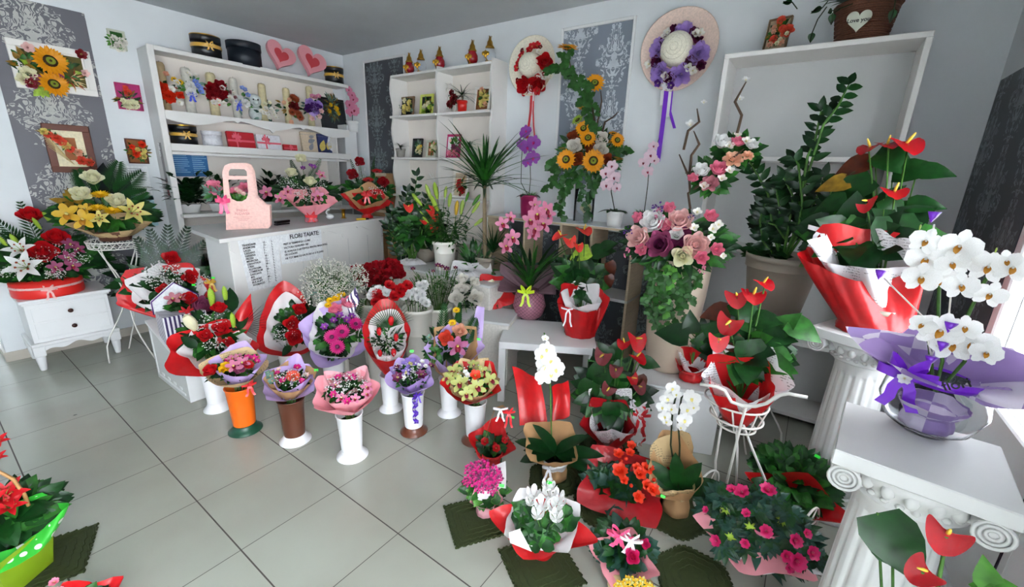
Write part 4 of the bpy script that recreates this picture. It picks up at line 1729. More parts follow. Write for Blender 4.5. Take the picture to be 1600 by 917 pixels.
ZP = .90
p = [G(1291, 693, ZP), G(1345, 636, ZP), G(1583, 706, ZP)]
d1 = p[1] - p[0]
cen1 = (p[0] + p[2]) / 2
SZ1 = .33
an1 = math.atan2((p[2] - p[1]).y, (p[2] - p[1]).x)
PED1 = Vector((cen1.x, cen1.y, 0))
pedestal(PED1.x, PED1.y, an1, ZP, SZ1, 'nearer white fluted column pedestal under the white orchid in a glass bowl')
PED2 = Vector((.30, 2.38, 0))
pedestal(PED2.x, PED2.y, R(-24), ZP + .02, .34, 'farther white fluted column pedestal under the big red wrapped anthurium')


# wire plant stands
def wire_stand(label, loc, r, h, group='white wire plant stands'):
    e = empty('plant_stand', loc, 0, label=label, cat='plant stand')
    mb = MB()
    for z in (h, h - .05):
        pts = [(r * (1 - .06 * (h - z) / .05) * math.cos(a), r * (1 - .06 * (h - z) / .05) * math.sin(a), z) for a in [6.283 * i / 40 for i in range(40)]]
        mb.tube(pts, .004, 6, 0, closed=True)
    n = 26
    for i in range(n):
        for sg in (1, -1):
            a0, a1 = 6.283 * i / n, 6.283 * (i + sg) / n
            mb.tube([(r * math.cos(a0), r * math.sin(a0), h), (r * .94 * math.cos(a1), r * .94 * math.sin(a1), h - .05)], .003, 4, 0, cap=False)
    for i in range(8):
        a = 6.283 * i / 8
        mb.tube([(r * .94 * math.cos(a), r * .94 * math.sin(a), h - .05), (0, 0, h - .055)], .003, 4, 0)
    obj('lattice_basket', mb, ['wire_white'], e)
    for i in range(4):
        a = R(30 + 90 * i)
        mb = MB()
        pts = []
        for t in [k / 14 for k in range(15)]:
            rr_ = r * (.85 - .75 * math.sin(math.pi * min(1, t * 1.15)) ** 1.5 + .35 * t * t)
            aa = a + 1.2 * t
            pts.append((rr_ * math.cos(aa), rr_ * math.sin(aa), (h - .05) * (1 - t)))
        mb.tube(pts, .005, 6, 0)
        obj('leg', mb, ['wire_white'], e)
    mb = MB()
    pts = [(r * .3 * math.cos(a), r * .3 * math.sin(a), h * .45) for a in [6.283 * i / 24 for i in range(24)]]
    mb.tube(pts, .004, 5, 0, closed=True)
    obj('brace_ring', mb, ['wire_white'], e)
    return e


ST1 = G(182, 375, .95)
wire_stand('white metal plant stand with lattice basket rim beside the nightstand', (ST1.x, ST1.y, 0), 36 * KM(ST1), .95)
ST2 = Vector((-.10, 2.76, 0))
wire_stand('white wire plant stand under the big taupe pot at the right shelf', ST2, .16, .80)


# crocheted green mats
def mat_(px, py, r, an, label, square=True, group='green crochet floor mats'):
    P = G(px, py, 0)
    e = empty('floor_mat', (P.x, P.y, 0), an, label=label, cat='mat', group=group)
    mb = MB()
    n = 120
    out = []
    for i in range(n):
        a = 6.283 * i / n
        q = r / max(abs(math.cos(a)), abs(math.sin(a))) if square else r * (1 + .05 * math.cos(6 * a))
        q *= 1 + .03 * math.sin(a * 40)
        out.append((q * math.cos(a), q * math.sin(a)))
    mb.poly_prism(out, .0005, .006)
    obj('crochet_cloth', mb, ['mat_green'], e)
    mb = MB()
    for k in (.95, .8, .6, .4):
        pts = [(x * k, y * k, .006) for x, y in out[::2]]
        mb.tube(pts, .003, 4, 0, closed=True)
    for i in range(0, n, 3):
        x, y = out[i]
        mb.ball((x * .99, y * .99, .005), .006, 0, 5, 4)
    obj('crochet_edge', mb, ['mat_green'], e)
    return P


MATS = [mat_(744, 812, .125, R(-34) + .62 * 0, 'square green crochet mat under the pink potted kalanchoe'),
        mat_(845, 885, .135, R(-32), 'square green crochet mat under the white cyclamen'),
        mat_(868, 748, .14, 0, 'round green crochet mat under the kraft wrapped white orchid', False),
        mat_(1052, 800, .16, 0, 'round green crochet mat under the double white orchid in kraft paper', False),
        mat_(1085, 905, .15, 0, 'round green crochet mat under the wheeled planter', False),
        mat_(950, 790, .16, .3, 'round green crochet mat under the red begonia', False),
        mat_(950, 700, .17, .2, 'round green crochet mat under the dark leaved anthurium', False),
        mat_(68, 880, .14, R(-20), 'square green crochet mat under the lime poinsettia pot')]


# ================================================================ THINGS ON WALLS AND SHELVES
random.seed(11)
Z1 = (0, 0, 3.0575)
Z2_ = (200, 30, 3.0575)
Z3 = (560, 40, 4.077)
Z4 = (780, 20, 3.0575)
Z5 = (1100, 0, 2.446)
Z6 = (0, 230, 2.477)
Z7 = (280, 230, 3.0575)
Z8 = (580, 230, 3.056)
Y1 = (200, 380, 3.057)
Y2 = (450, 400, 2.866)
Y3 = (760, 280, 3.057)
Y4 = (960, 180, 2.866)
Y5 = (1150, 120, 2.413)
Y6 = (1250, 320, 2.292)
Y7 = (680, 510, 2.253)
Y8 = (1000, 430, 1.883)


def zz(z, x, y):
    return z[0] + x / z[2], z[1] + y / z[2]


def onL(px, py, z, x=-4.80):
    p = AX(px, py, x)
    return Vector((x, p.y, z))


def onB(px, py, z, y=3.28):
    p = AY(px, py, y)
    return Vector((p.x, y, z))


def ring_frame(mb, w, h, rim, y0, y1, m=0, bev=.003):
    mb.box(-w / 2, w / 2, y0, y1, 0, rim, m, bev)
    mb.box(-w / 2, w / 2, y0, y1, h - rim, h, m, bev)
    mb.box(-w / 2, -w / 2 + rim, y0, y1, rim, h - rim, m, bev)
    mb.box(w / 2 - rim, w / 2, y0, y1, rim, h - rim, m, bev)


def framed(name, label, O, rz_, w, h, rim, m_rim, m_in, th=.022, lean=0, mat2=None, group=None, rim2=.03, cat='picture'):
    s = A(name, label, cat, O, group, rz_=rz_)
    s.setdisc(0, 0, 0, tilt=0)
    s.c = Vector((0, -th, h / 2))
    s.n = Vector((0, -1, 0))
    mb = MB()
    ring_frame(mb, w, h, rim, -th, 0)
    s.part('frame', mb, [m_rim])
    if mat2:
        mb = MB()
        mb.box(-w / 2 + rim, w / 2 - rim, -th * .6, -.002, rim, h - rim)
        ring_frame(mb, w - 2 * rim, 0, 0, 0, 0) if False else None
        s.part('mount', mb, [mat2])
        mb = MB()
        mb.box(-w / 2 + rim + rim2, w / 2 - rim - rim2, -th * .6 - .002, -th * .6, rim + rim2, h - rim - rim2)
        s.part('backing', mb, [m_in])
    else:
        mb = MB()
        mb.box(-w / 2 + rim, w / 2 - rim, -th * .35, -.001, rim, h - rim)
        s.part('backing', mb, [m_in])
    if lean:
        s.e.rotation_euler = (-R(lean), 0, rz_)
    return s


def lw_frame(label, tl, br, rim, m_rim, m_in, **kw):
    """picture on the left wall from its picture corners"""
    a, b = AX(*tl, XL), AX(*br, XL)
    return framed('flower_picture', label, (XL + .001, (a.y + b.y) / 2, min(a.z, b.z)), R(90), abs(b.y - a.y), abs(a.z - b.z), rim, m_rim, m_in, **kw)


# big sunflower picture
f1 = lw_frame('large white framed wall picture with sunflowers and roses on olive ground', (5, 58), (153, 152), .045, 'frame_white', 'olive_card', th=.03, mat2='frame_white', rim2=.012)
f1.fls(Z1, 'sunflower:sun_yellow', [(240, 292, 118), (258, 402, 100)], 110, .03, dirn=(.1, -1, .15), stem=None)
f1.fls(Z1, 'garden_rose:cream', [(136, 350, 52), (112, 376, 42)], 50, .03, out=.1)
f1.fls(Z1, 'garden_rose:mauve', [(178, 384, 44), (272, 356, 44), (150, 396, 40)], 50, .03, out=.1)
f1.fls(Z1, 'blossom:dark_red', [(386, 260, 50), (152, 398, 48)], 50, .02, out=.1)
f1.fls(Z1, 'blossom:blush,dark_red', [(132, 228, 50), (406, 350, 36)], 50, .02, out=.1)
f1.leaves(*zz(Z1, 235, 335), 40, 34, .07, .03, ('leaf', 'leaf_lime', 'leaf_dark'), 'lance', up=.012, rpy=24, thick=.1)
f1.leaves(*zz(Z1, 120, 300), 12, 12, .06, .03, ('leaf_gold', 'leaf'), 'ovate', up=.012, rpy=16, thick=.1)
f1.leaves(*zz(Z1, 195, 430), 6, 6, .05, .03, ('leaf_lime',), 'ovate', up=.015, thick=.1, name='green_leaves')
f1.leaves(*zz(Z1, 340, 370), 14, 10, .06, .01, ('raffia', 'rust'), 'lance', up=.012, thick=.1, name='dried_grass')
# brown square picture
f2 = lw_frame('square brown framed picture with a diagonal spray of dried flowers below the sunflower picture', (62, 192), (153, 270), .045, 'frame_brown', 'mat_rust', th=.028, mat2='mat_cream', rim2=.05)
for i in range(26):
    t = i / 25
    x, y = 215 + 225 * t, 630 + 150 * t
    if i % 3 == 0:
        f2.fl(random.choice(['garden_rose:peach', 'garden_rose:coral', 'garden_rose:lemon']), *zz(Z1, x + random.uniform(-14, 14), y + random.uniform(-14, 14)), random.uniform(24, 34) / 3.06, .02, out=.2)
    f2.leaves(*zz(Z1, x, y), 5, 4, .04, .014, ('leaf', 'leaf_gold', 'leaf_dark'), 'lance', up=.01, thick=.1, name='dried_leaves') if i % 5 == 0 else None
mb = MB()
for i in range(8):
    p = f2.D(*zz(Z1, 195 + i * 5, 615 + 12 * i), .005)
    mb.tube([p, f2.D(*zz(Z1, 300 + i * 8, 730 + 8 * i), .012)], .0018, 4, 0)
f2.part('straw_stems', mb, ['raffia'])
# four small pictures
f3 = lw_frame('small pale green framed picture of white flowers near the ceiling', (165, 44), (199, 81), .016, 'frame_pale', 'leaf')
f3.fls(Z1, 'garden_rose:soft_white', [(575, 225, 36), (590, 200, 30), (548, 180, 22), (560, 215, 20)], 30, .012, out=.1)
f3.leaves(*zz(Z1, 556, 195), 11, 16, .03, .016, ('leaf', 'leaf_bright'), up=.006, thick=.1)
f4 = lw_frame('small magenta picture with a cream rose and trailing leaves', (177, 128), (224, 174), .006, 'frame_magenta', 'magenta_card')
f4.fls(Z1, 'garden_rose:cream', [(640, 498, 40), (610, 500, 36), (590, 480, 20)], 30, .015, out=.1)
f4.fls(Z1, 'garden_rose:coral', [(612, 440, 26), (600, 418, 18)], 30, .012, out=.1)
f4.leaves(*zz(Z1, 612, 470), 16, 26, .045, .012, ('leaf_dark', 'leaf_gold'), 'lance', up=.008, thick=.1, rpy=12)
f5 = lw_frame('small rust brown picture with orange dried flowers above the text sheet', (193, 216), (233, 256), .01, 'frame_brown', 'rust_card')
f5.fls(Z1, 'garden_rose:orange_red', [(655, 735, 30), (680, 690, 26), (632, 702, 20)], 30, .012, out=.1)
f5.fls(Z1, 'garden_rose:lemon', [(685, 745, 26), (658, 715, 18), (690, 720, 18)], 30, .012, out=.1)
f5.leaves(*zz(Z1, 660, 720), 14, 22, .035, .014, ('leaf', 'leaf_dark', 'leaf_gold'), up=.006, thick=.1)
# text sheets on the left wall


def wall_sheet(label, tl, br, mat, ink, n, name='wall_sheet'):
    a, b = AX(*tl, XL), AX(*br, XL)
    e = empty(name, (XL + .001, a.y, b.z), 0, label=label, cat='notice')
    w, h = b.y - a.y, a.z - b.z
    mb = MB()
    mb.box(0, .0015, 0, w, 0, h)
    obj('sheet', mb, [mat], e)
    mb = MB()
    for i in range(n):
        z = h * (.92 - .86 * i / n)
        mb.box(.0015, .0019, w * .08, w * random.uniform(.6, .92), z, z + h * .012)
    obj('print', mb, [ink], e)


wall_sheet('white typed sheet pinned to the left wall under the small rust picture', (189, 259), (240, 312), 'sheet', 'ink_grey', 13)
wall_sheet('pale aqua printed sheet on the left wall behind the plant stand', (204, 306), (248, 352), 'aqua_sheet', 'poster_blue', 6)


# ---- boxes and candles on the left shelf unit
def round_box(label, O, r, h, mats, lid=.3, bow=True, name='gift_box', group=None, seam=True):
    s = A(name, label, 'box', O, group)
    mb = MB()
    mb.lathe([(r * .96, 0), (r * .96, h * (1 - lid))], 32, 0)
    s.part('body', mb, [mats[0]])
    mb = MB()
    mb.lathe([(r, h * (1 - lid)), (r, h - .003), (r - .003, h)], 32, 0)
    mb.lathe([(r + .0008, h - .006), (r + .0012, h - .003), (r + .0008, h)], 32, 1, cap0=False, cap1=False)
    s.part('lid', mb, [mats[0], mats[1]])
    if bow:
        s.band(r + .001, h * .45, h * .16, mats[2], 'ribbon')
        s.bow(Vector((r * .25, -r * 1.04, h * .5)), r * .42, mats[2], loops=2, w=.35, tl=1.0)
    return s


kL = lambda P: KM(P)
top_z = ZS['top'] + .0225
P = onL(324, 86, top_z)
round_box('black round gift box with gold bow at the left end of the top board', P, 20 * KM(P), 32 * KM(P), ('black_box', 'gold', 'gold_ribbon'))
P = onL(384, 102, top_z)
round_box('plain navy round hat box on the top board without ribbon', P, 23.5 * KM(P), 33 * KM(P), ('navy_box', 'navy_box', 'gold'), bow=False)
P = onL(523, 131, top_z)
round_box('small black gift box with gold bow at the right end of the top board', P, 14 * KM(P), 24 * KM(P), ('black_box', 'gold', 'gold_ribbon'))


def heart_pts(n=40):
    out = []
    for i in range(n):
        t = 2 * math.pi * i / n
        out.append((.5 * (16 * math.sin(t) ** 3) / 16, -.5 * -(13 * math.cos(t) - 5 * math.cos(2 * t) - 2 * math.cos(3 * t) - math.cos(4 * t)) / 15 + .05))
    return out[::-1]


def heart_box(label, px, py, w):
    P = onL(px, py, top_z, -4.86)
    s = A('heart_box', label, 'box', P, 'pink heart shaped boxes on the top board', rz_=R(90))
    S_ = w * KM(P)
    T0 = Matrix.Translation((0, -.03, S_ * .56)) @ Matrix.Rotation(R(-14), 4, 'X') @ Matrix.Rotation(R(90), 4, 'X') @ rz(R(-22))
    for nm, k, a, b, mt in (('box', 1., 0, .035, 'heart_pink'), ('lid', 1.03, .02, .05, 'heart_pink'), ('heart_print', .52, .05, .0515, 'heart_red')):
        mb = MB()
        mb.poly_prism([(x * S_ * k, y * S_ * k) for x, y in heart_pts()], a, b, 0, T0)
        s.part(nm, mb, [mt])
    return s


heart_box('pink heart shaped box next to the plain navy hat box', 436, 113, 42)
heart_box('pink heart shaped box between the other heart and the small black gift box', 484, 123, 43)


def candle(label, px, base_py, top_py, r_px, flowers, leaf, bowm=None, cm='candle', fy=None, fr=18, nleaf=26, group='decorated christening candles on the shelf'):
    """tall candle dressed with a nosegay; flowers = [(kind, x, y, d)] in picture pixels"""
    P = onL(px, base_py, ZS['candle'])
    s = A('decorated_candle', label, 'candle', P, group)
    h = HZ(P, top_py) - P.z
    r = r_px * KM(P)
    mb = MB()
    mb.lathe([(r, 0), (r, h - r * .5), (r * .75, h), (0, h + .002)], 18, 0)
    mb.tube([(0, 0, h), (.001, 0, h + .012)], .0012, 4, 1)
    s.part('candle', mb, [cm, 'ink'])
    s.setdisc(px, fy, -r * 1.6, tilt=12)
    for (kd, x, y, d) in flowers:
        s.fl(kd, x, y, d, .015, out=.35)
    s.leaves(px, fy, fr, int(nleaf * .6), .045, .022, leaf, up=-.005, thick=.3)
    if bowm:
        s.bow(s.L(px + 1, base_py - 22, -r * 1.8), .045, bowm, w=.5, tl=1.5)
    return s


c = lambda kd, pts, d: [(kd, *zz((230, 90, 8.337), x, y), d / 8.337) for x, y in pts]
candle('beige candle with orange poppies, leftmost of the decorated candles', 259, 161, 97, 6.5, c('peony:orange_red', [(195, 400), (285, 505)], 125) + c('rose:orange_red', [(430, 490)], 80) + c('blossom:soft_white', [(320, 410), (425, 585), (380, 330)], 90) + c('daisy:yellow', [(350, 285), (430, 320)], 70) + c('rose:peach', [(245, 210)], 60), ('leaf_dark', 'leaf_grey', 'rust'), cm='candle_tan', fy=137, fr=20)
candle('white candle with white roses, blue flowers and a royal blue bow, second from the left', 299, 171, 106, 6.5, c('garden_rose:white', [(565, 365), (575, 455)], 100) + c('blossom:periwinkle', [(630, 320), (690, 400), (660, 370), (700, 440)], 80) + c('blossom:soft_white', [(560, 230), (640, 240), (530, 200)], 70), ('leaf', 'leaf_grey', 'leaf_bright'), 'blue_ribbon', 'candle_white', fy=134, fr=17)
candle('cream candle with crimson velvet flowers and a red white bow', 337, 177, 114, 6.5, c('peony:deep_red', [(850, 390), (950, 360), (920, 440), (850, 490), (980, 470)], 110) + c('blossom:soft_white', [(930, 570), (870, 580), (1000, 600), (980, 400), (1080, 520)], 80), ('leaf', 'dark_red'), 'red_ribbon', 'candle', fy=142, fr=17)
candle('white candle with two white roses, blue flowers and a blue bow, fourth from the left', 372, 186, 122, 5.2, c('garden_rose:white', [(1205, 540), (1290, 590)], 85) + c('blossom:periwinkle', [(1270, 420), (1310, 490), (1240, 400)], 70) + c('blossom:soft_white', [(1130, 460), (1090, 540), (1150, 600)], 60) + c('rose:dusty_pink', [(1090, 450), (1150, 520)], 40), ('leaf', 'leaf_bright', 'leaf_grey'), 'blue_ribbon', 'candle_white', fy=156, fr=17)
c2 = lambda kd, pts, d: [(kd, *zz((400, 90, 7.055), x, y), d / 7.055) for x, y in pts]
candle('tall bare cream candle in a bed of small white flowers beside the plush lamb', 415, 191, 131, 5.2, c2('blossom:soft_white', [(110, 560), (170, 570), (130, 620), (200, 630), (90, 610), (220, 660), (150, 660), (60, 590), (190, 600)], 55) + c2('blossom:cream', [(150, 500), (100, 510)], 50), ('leaf_grey', 'leaf_dark', 'leaf_blue'), None, 'candle', fy=175, fr=17)
candle('cream candle with rust and dark red dried flowers, third from the right', 452, 195, 138, 5., c2('chrysanthemum:rust', [(400, 600), (470, 620), (440, 460), (490, 660), (410, 440)], 75) + c2('peony:dark_red', [(420, 545)], 85) + c2('blossom:peach', [(310, 500), (370, 470), (390, 710)], 55), ('leaf', 'leaf_dark', 'leaf_gold'), None, 'candle', fy=166, fr=16)
candle('cream candle with lilac roses and purple ruffles over a pink bow, beside the black frame', 488, 201, 135, 4.6, c2('garden_rose:lilac', [(590, 490), (660, 580), (690, 520)], 80) + c2('peony:deep_violet', [(580, 560), (640, 540), (690, 560)], 70) + c2('blossom:orchid_pink', [(650, 440), (690, 430), (620, 430)], 60) + c2('blossom:blush', [(620, 670), (700, 650), (720, 590)], 60), ('leaf_grey', 'leaf_blue', 'leaf'), 'lilac_ribbon', 'candle', fy=164, fr=17)

# plush lamb
P = onL(401, 186, ZS['candle'], -4.84)
s = A('plush_toy', 'pale grey plush lamb sitting between two decorated candles', 'toy', P)
k = s.k
mb = MB()
mb.ball((0, 0, 13 * k), 10 * k, 0, 12, 9, None, (1, .8, 1.2))
s.part('body', mb, ['plush'])
mb = MB()
mb.ball((0, -3 * k, 31 * k), 10 * k, 0, 12, 9)
mb.ball((-9 * k, -2 * k, 33 * k), 4 * k, 0, 8, 6, None, (1.4, .5, .7))
mb.ball((10 * k, -2 * k, 35 * k), 4 * k, 0, 8, 6, None, (1.4, .5, .7))
mb.ball((2 * k, -12 * k, 28 * k), 4 * k, 0, 8, 6)
s.part('head', mb, ['plush'])
for x in (-1, 5):
    mb = MB()
    mb.ball((x * k, -12.2 * k, 32 * k), 1.3 * k, 0, 7, 5)
    s.part('eye', mb, ['black_plastic'])

# black framed dried flower picture on the candle shelf
P = onL(523, 199, ZS['candle'], -4.88)
f6 = framed('flower_picture', 'black framed panel with yellow dried flowers at the right end of the candle shelf', P, R(90), 43 * KM(P), 48 * KM(P), .022, 'frame_black', 'dark_card', lean=8)
f6.fls((400, 90, 7.055), 'garden_rose:yellow', [(830, 590, 40), (910, 560, 50), (930, 615, 40), (850, 520, 36)], 40, .02, out=.1)
f6.leaves(*zz((400, 90, 7.055), 870, 540), 12, 40, .06, .016, ('leaf_grey', 'leaf_blue', 'leaf_gold'), 'lance', up=.01, rpy=22, thick=.1)
f6.leaves(*zz((400, 90, 7.055), 860, 430), 8, 12, .06, .012, ('leaf_grey', 'leaf_gold'), 'lance', up=.02, rpy=6, thick=.1, aim=(0, 0, 1.2), name='dried_grass')


def orchid_plant(name, label, O, pot, r, h, spikes, leaves=5, Ls=.10, lm='leaf_dark', group=None, potn='pot', kd='moth_orchid:orchid_blush,lip_red', rt=1., cat='orchid', filler=True, rz_=None):
    """potted phalaenopsis: spikes = list of (list of stem pixels, list of flower (x,y,d) pixels)"""
    s = A(name, label, cat, O, group, rz_=rz_)
    s.pot(r * rt, r * .78, h, pot, potn)
    s.c = Vector((0, 0, h))
    s.n = Vector((0, -1, 0))
    mb = MB()
    for i in range(leaves):
        a = 6.283 * i / leaves + .5
        mb.leaf((0, 0, h * .9), (math.cos(a), math.sin(a) * .8, .55), Ls * random.uniform(.8, 1.1), Ls * .42, 0, 'strap', .55, .3, None, 6)
    s.part('leaves', mb, [lm])
    if filler:
        mb = MB()
        for i in range(26):
            a = random.uniform(0, 6.283)
            mb.leaf((r * .6 * math.cos(a), r * .6 * math.sin(a), h * .9), (math.cos(a) * .5, math.sin(a) * .5, 1), Ls * .6 * random.uniform(.5, 1), .008, 0, 'lance', .3, .1, None, 3)
        s.part('filler_greens', mb, ['leaf_bright'])
    for st, fs in spikes:
        pts = [Vector((0, 0, h * .9))] + [s.L(*p, -.01) for p in st]
        mb = MB()
        mb.tube(pts, [.0032] * (len(pts) - 1) + [.0016], 6, 0)
        s.part('flower_stem', mb, ['stem_dark'])
        for (x, y, d) in fs:
            s.fl(kd, x, y, d, .02, pos=s.L(x, y, -.03 - random.uniform(0, .02)), dirn=(random.uniform(-.35, .35), -1, random.uniform(-.1, .3)))
    return s


P = onL(551, 200, ZS['candle'], -4.76)
orchid_plant('orchid', 'pink orchid in a white pot at the far right end of the candle shelf', P, 'pot_white', 9.5 * KM(P), 16 * KM(P), [([(551, 165), (547, 148), (543, 138)], [(545, 140, 9), (549, 148, 11), (553, 155, 12), (547, 163, 13), (554, 172, 15), (548, 175, 14)])], Ls=.06, kd='moth_orchid:orchid_pink,lip_red', filler=False)

# gift shelf
P = onL(288, 217, ZS['gift'])
round_box('black round gift box with gold bow on the gift shelf above the blue poster', P, 17.5 * KM(P), 29 * KM(P), ('black_box', 'gold', 'gold_ribbon'))
P = onL(332, 221, ZS['gift'])
round_box('plain white round box on the gift shelf', P, 13.5 * KM(P), 23 * KM(P), ('white_box', 'white_box', 'white_box'), bow=False, lid=.25)


def flat_box(label, px, py, w, h, mat, ribbon=None, d=.035, name='gift_box', lean=10, rx=.5, horiz=True, extra=None):
    P = onL(px, py, ZS['gift'], -4.83)
    s = A(name, label, 'box', P, rz_=R(90))
    k = KM(P)
    w, h = w * k * 1.05, h * k
    mb = MB()
    mb.box(-w / 2, w / 2, -d, 0, 0, h, 0, .003)
    s.part('box', mb, [mat])
    mb = MB()
    mb.box(-w / 2 - .001, w / 2 + .001, -d - .001, .001, h * .86, h * .872)
    s.part('lid_edge', mb, ['ink_grey' if ribbon is None else mat])
    if ribbon:
        mb = MB()
        mb.box(-w / 2 - .001, w / 2 + .001, -d - .0025, -d, h * .38, h * .5)
        mb.box((rx - .5) * w - .007, (rx - .5) * w + .007, -d - .003, -d, 0, h)
        s.part('ribbon', mb, [ribbon])
        s.bow(Vector(((rx - .5) * w, -d - .01, h * .62)), h * .32, ribbon, w=.55, tl=1.2)
    if extra:
        extra(s, w, h, d)
    s.e.rotation_euler = (-R(lean), 0, R(90))
    return s


flat_box('red flat gift box with a pink bow', 377, 226, 37, 24, 'red_gift', 'pink_ribbon', rx=.32)
flat_box('white flat gift box with a pink bow right of the red one', 420, 230, 34, 22, 'white_box', 'pink_ribbon', rx=.36)
flat_box('tiny flat red gift box lying between the white and the beige box', 452, 232, 20, 10, 'red_gift', 'pink_ribbon', lean=2)


def leaf_print(mats, pts):
    def f(s, w, h, d):
        mb = MB()
        for i, (x, y, a, l) in enumerate(pts):
            mb.leaf(((x - .5) * w, -d - .002, y * h), (math.cos(R(a)), 0, math.sin(R(a))), l * w, l * w * .55, i % len(mats), 'ovate', 0, 0, (0, -1, 0), 5)
        s.part('leaf_print', mb, mats)
    return f


flat_box('beige box printed with two grey leaves on the gift shelf', 483, 233, 24, 30, 'beige_box', extra=leaf_print(['ink_grey'], [(.45, .1, 60, .5), (.4, .5, 20, .5), (.5, .75, 10, .35)]), lean=6)
flat_box('navy and gold palm leaf printed box, rightmost on the gift shelf', 511, 235, 28, 28, 'night_blue', extra=leaf_print(['straw_yellow', 'white_box'], [(.45, .2, 60, .6), (.75, .1, 100, .8), (.1, .1, 70, .6), (.55, .5, 30, .5), (.9, .5, 120, .4)]), lean=6)
for i, (y, cm) in enumerate(((222, 'red_gift'), (243, 'pink'))):
    P = onL(545, y + 8, ZS['gift'] + .004, -4.72)
    P.z = AX(545, y + 8, -4.72).z
    e = empty('ribbon_roll', P, 0, label=('round red ribbon roll', 'round pink ribbon roll')[i] + ' in the narrow end compartment of the shelf unit', cat='ribbon')
    mb = MB()
    mb.lathe([(.012, -.02), (.034, -.02), (.034, .02), (.012, .02)], 22, 0, T=Matrix.Translation((0, 0, .03)) @ Matrix.Rotation(R(90), 4, 'Y'), cap0=False, cap1=False)
    obj('ribbon_coil', mb, [cm], e)
    mb = MB()
    mb.lathe([(.012, -.021), (.012, .021)], 14, 0, T=Matrix.Translation((0, 0, .03)) @ Matrix.Rotation(R(90), 4, 'Y'))
    obj('core', mb, ['cardboard'], e)

# greenery planters on the base board
for i, (px, n, lab) in enumerate(((297, 70, 'long white planter of dark glossy leaves below the blue poster'), (345, 40, 'white planter of feathery twigs behind the pink bag'), (428, 60, 'white planter of dark foliage behind the white rose bouquet'), (470, 50, 'white planter of dark leaves near the right end of the base board'))):
    P = onL(px, 327, ZS['base'], -4.78)
    s = A('planter', lab, 'plant', P, rz_=R(90))
    mb = MB()
    mb.lathe([(.045, 0), (.06, .07), (.066, .075), (.062, .078), (.058, .07)], 20, 0, T=Matrix.Diagonal((1.6, .8, 1, 1)), cap1=False)
    s.part('pot', mb, ['pot_white'])
    s.c, s.n = Vector((0, -.02, .13)), Vector((0, -.6, .8))
    mb = MB()
    for k_ in range(n * 3):
        a = random.uniform(0, 6.283)
        v = Vector((math.cos(a) * random.uniform(.2, 1), math.sin(a) * (.15 if math.sin(a) > 0 else .6), random.uniform(.2, 1.1)))
        mb.leaf(Vector((0, 0, .07)) + v * random.uniform(.01, .26), v, .095, .05, k_ % 2, 'ovate', .4, .2, None, 3)
    s.part('foliage', mb, ['leaf_dark', 'leaf_deep'])
    if i == 1:
        mb = MB()
        for k_ in range(12):
            a = random.uniform(-1, 1)
            p0, p1 = Vector((a * .04, 0, .08)), Vector((a * .20, random.uniform(-.05, .05), random.uniform(.26, .40)))
            mb.tube([p0, p1], .0012, 4, 1)
            for t in range(9):
                q = p0.lerp(p1, .3 + t * .08)
                for sg in (1, -1):
                    mb.leaf(q, (sg, random.uniform(-.5, .5), .5), .03, .014, 0, 'ovate', .2, .2, None, 2)
        s.part('twigs', mb, ['leaf_grey', 'stem_dark'])

# ---- lanterns on the back bookcase


def lantern(label, px, top_py, base_py, glass, group='glass grave lanterns on the bookcase'):
    P = onB(px, base_py, Z2[0] + .023 + (.0 if px < 690 else .0), 3.27)
    s = A('lantern', label, 'lantern', P, group)
    h = HZ(P, top_py) - P.z
    r = h * .24
    mb = MB()
    mb.lathe([(r * .55, 0), (r * .6, h * .03), (r * .45, h * .07), (r * .8, h * .10)], 18, 0)
    s.part('base', mb, ['gold'])
    mb = MB()
    mb.lathe([(r * .7, h * .10), (r, h * .26), (r * .98, h * .42), (r * .6, h * .58), (r * .5, h * .62)], 20, 0)
    s.part('globe', mb, [glass])
    mb = MB()
    mb.lathe([(r * .72, h * .58), (r * .74, h * .62), (r * .5, h * .70), (r * .46, h * .8), (r * .25, h * .88), (r * .22, h * .93), (r * .12, h * .95), (r * .12, h), (0, h)], 18, 0)
    for i in range(3):
        a = 2.09 * i
        mb.tube([(r * .2 * math.cos(a), r * .2 * math.sin(a), h * .93), (r * .25 * math.cos(a), r * .25 * math.sin(a), h * 1.02)], .003, 5, 0)
    s.part('cap', mb, ['brass'])
    mb = MB()
    mb.ball((-r * .7, -r * .95, h * .4), r * .22, 0, 8, 6)
    mb.ball((-r * .7, -r * .95, h * .27), r * .26, 0, 8, 6, None, (1, .8, 1.5))
    mb.ball((-r * 1.05, -r * .8, h * .34), r * .3, 0, 8, 6, None, (.9, .3, 1.1))
    mb.ball((-r * .35, -r * 1.05, h * .34), r * .3, 0, 8, 6, None, (.9, .3, 1.1))
    mb.tube([(-r * .7, -r * .95, h * .2), (-r * .4, -r * 1.0, h * .08)], r * .1, 6, 0)
    s.part('angel_figure', mb, ['gold'])
    return s


lantern('red glass lantern with gilt cap, first from the left on the bookcase', 640, 83, 117, 'red_glass')
lantern('clear glass lantern with gilt cap next to the first red one', 658, 78, 113, 'clear_glass')
lantern('red glass lantern with gilt cap standing alone in the middle', 687, 73, 109, 'red_glass')
lantern('red glass lantern with gilt cap beside the rightmost clear one', 738, 63, 102, 'red_glass')
lantern('clear glass lantern with gilt cap, rightmost on the bookcase', 765, 57, 97, 'clear_glass')


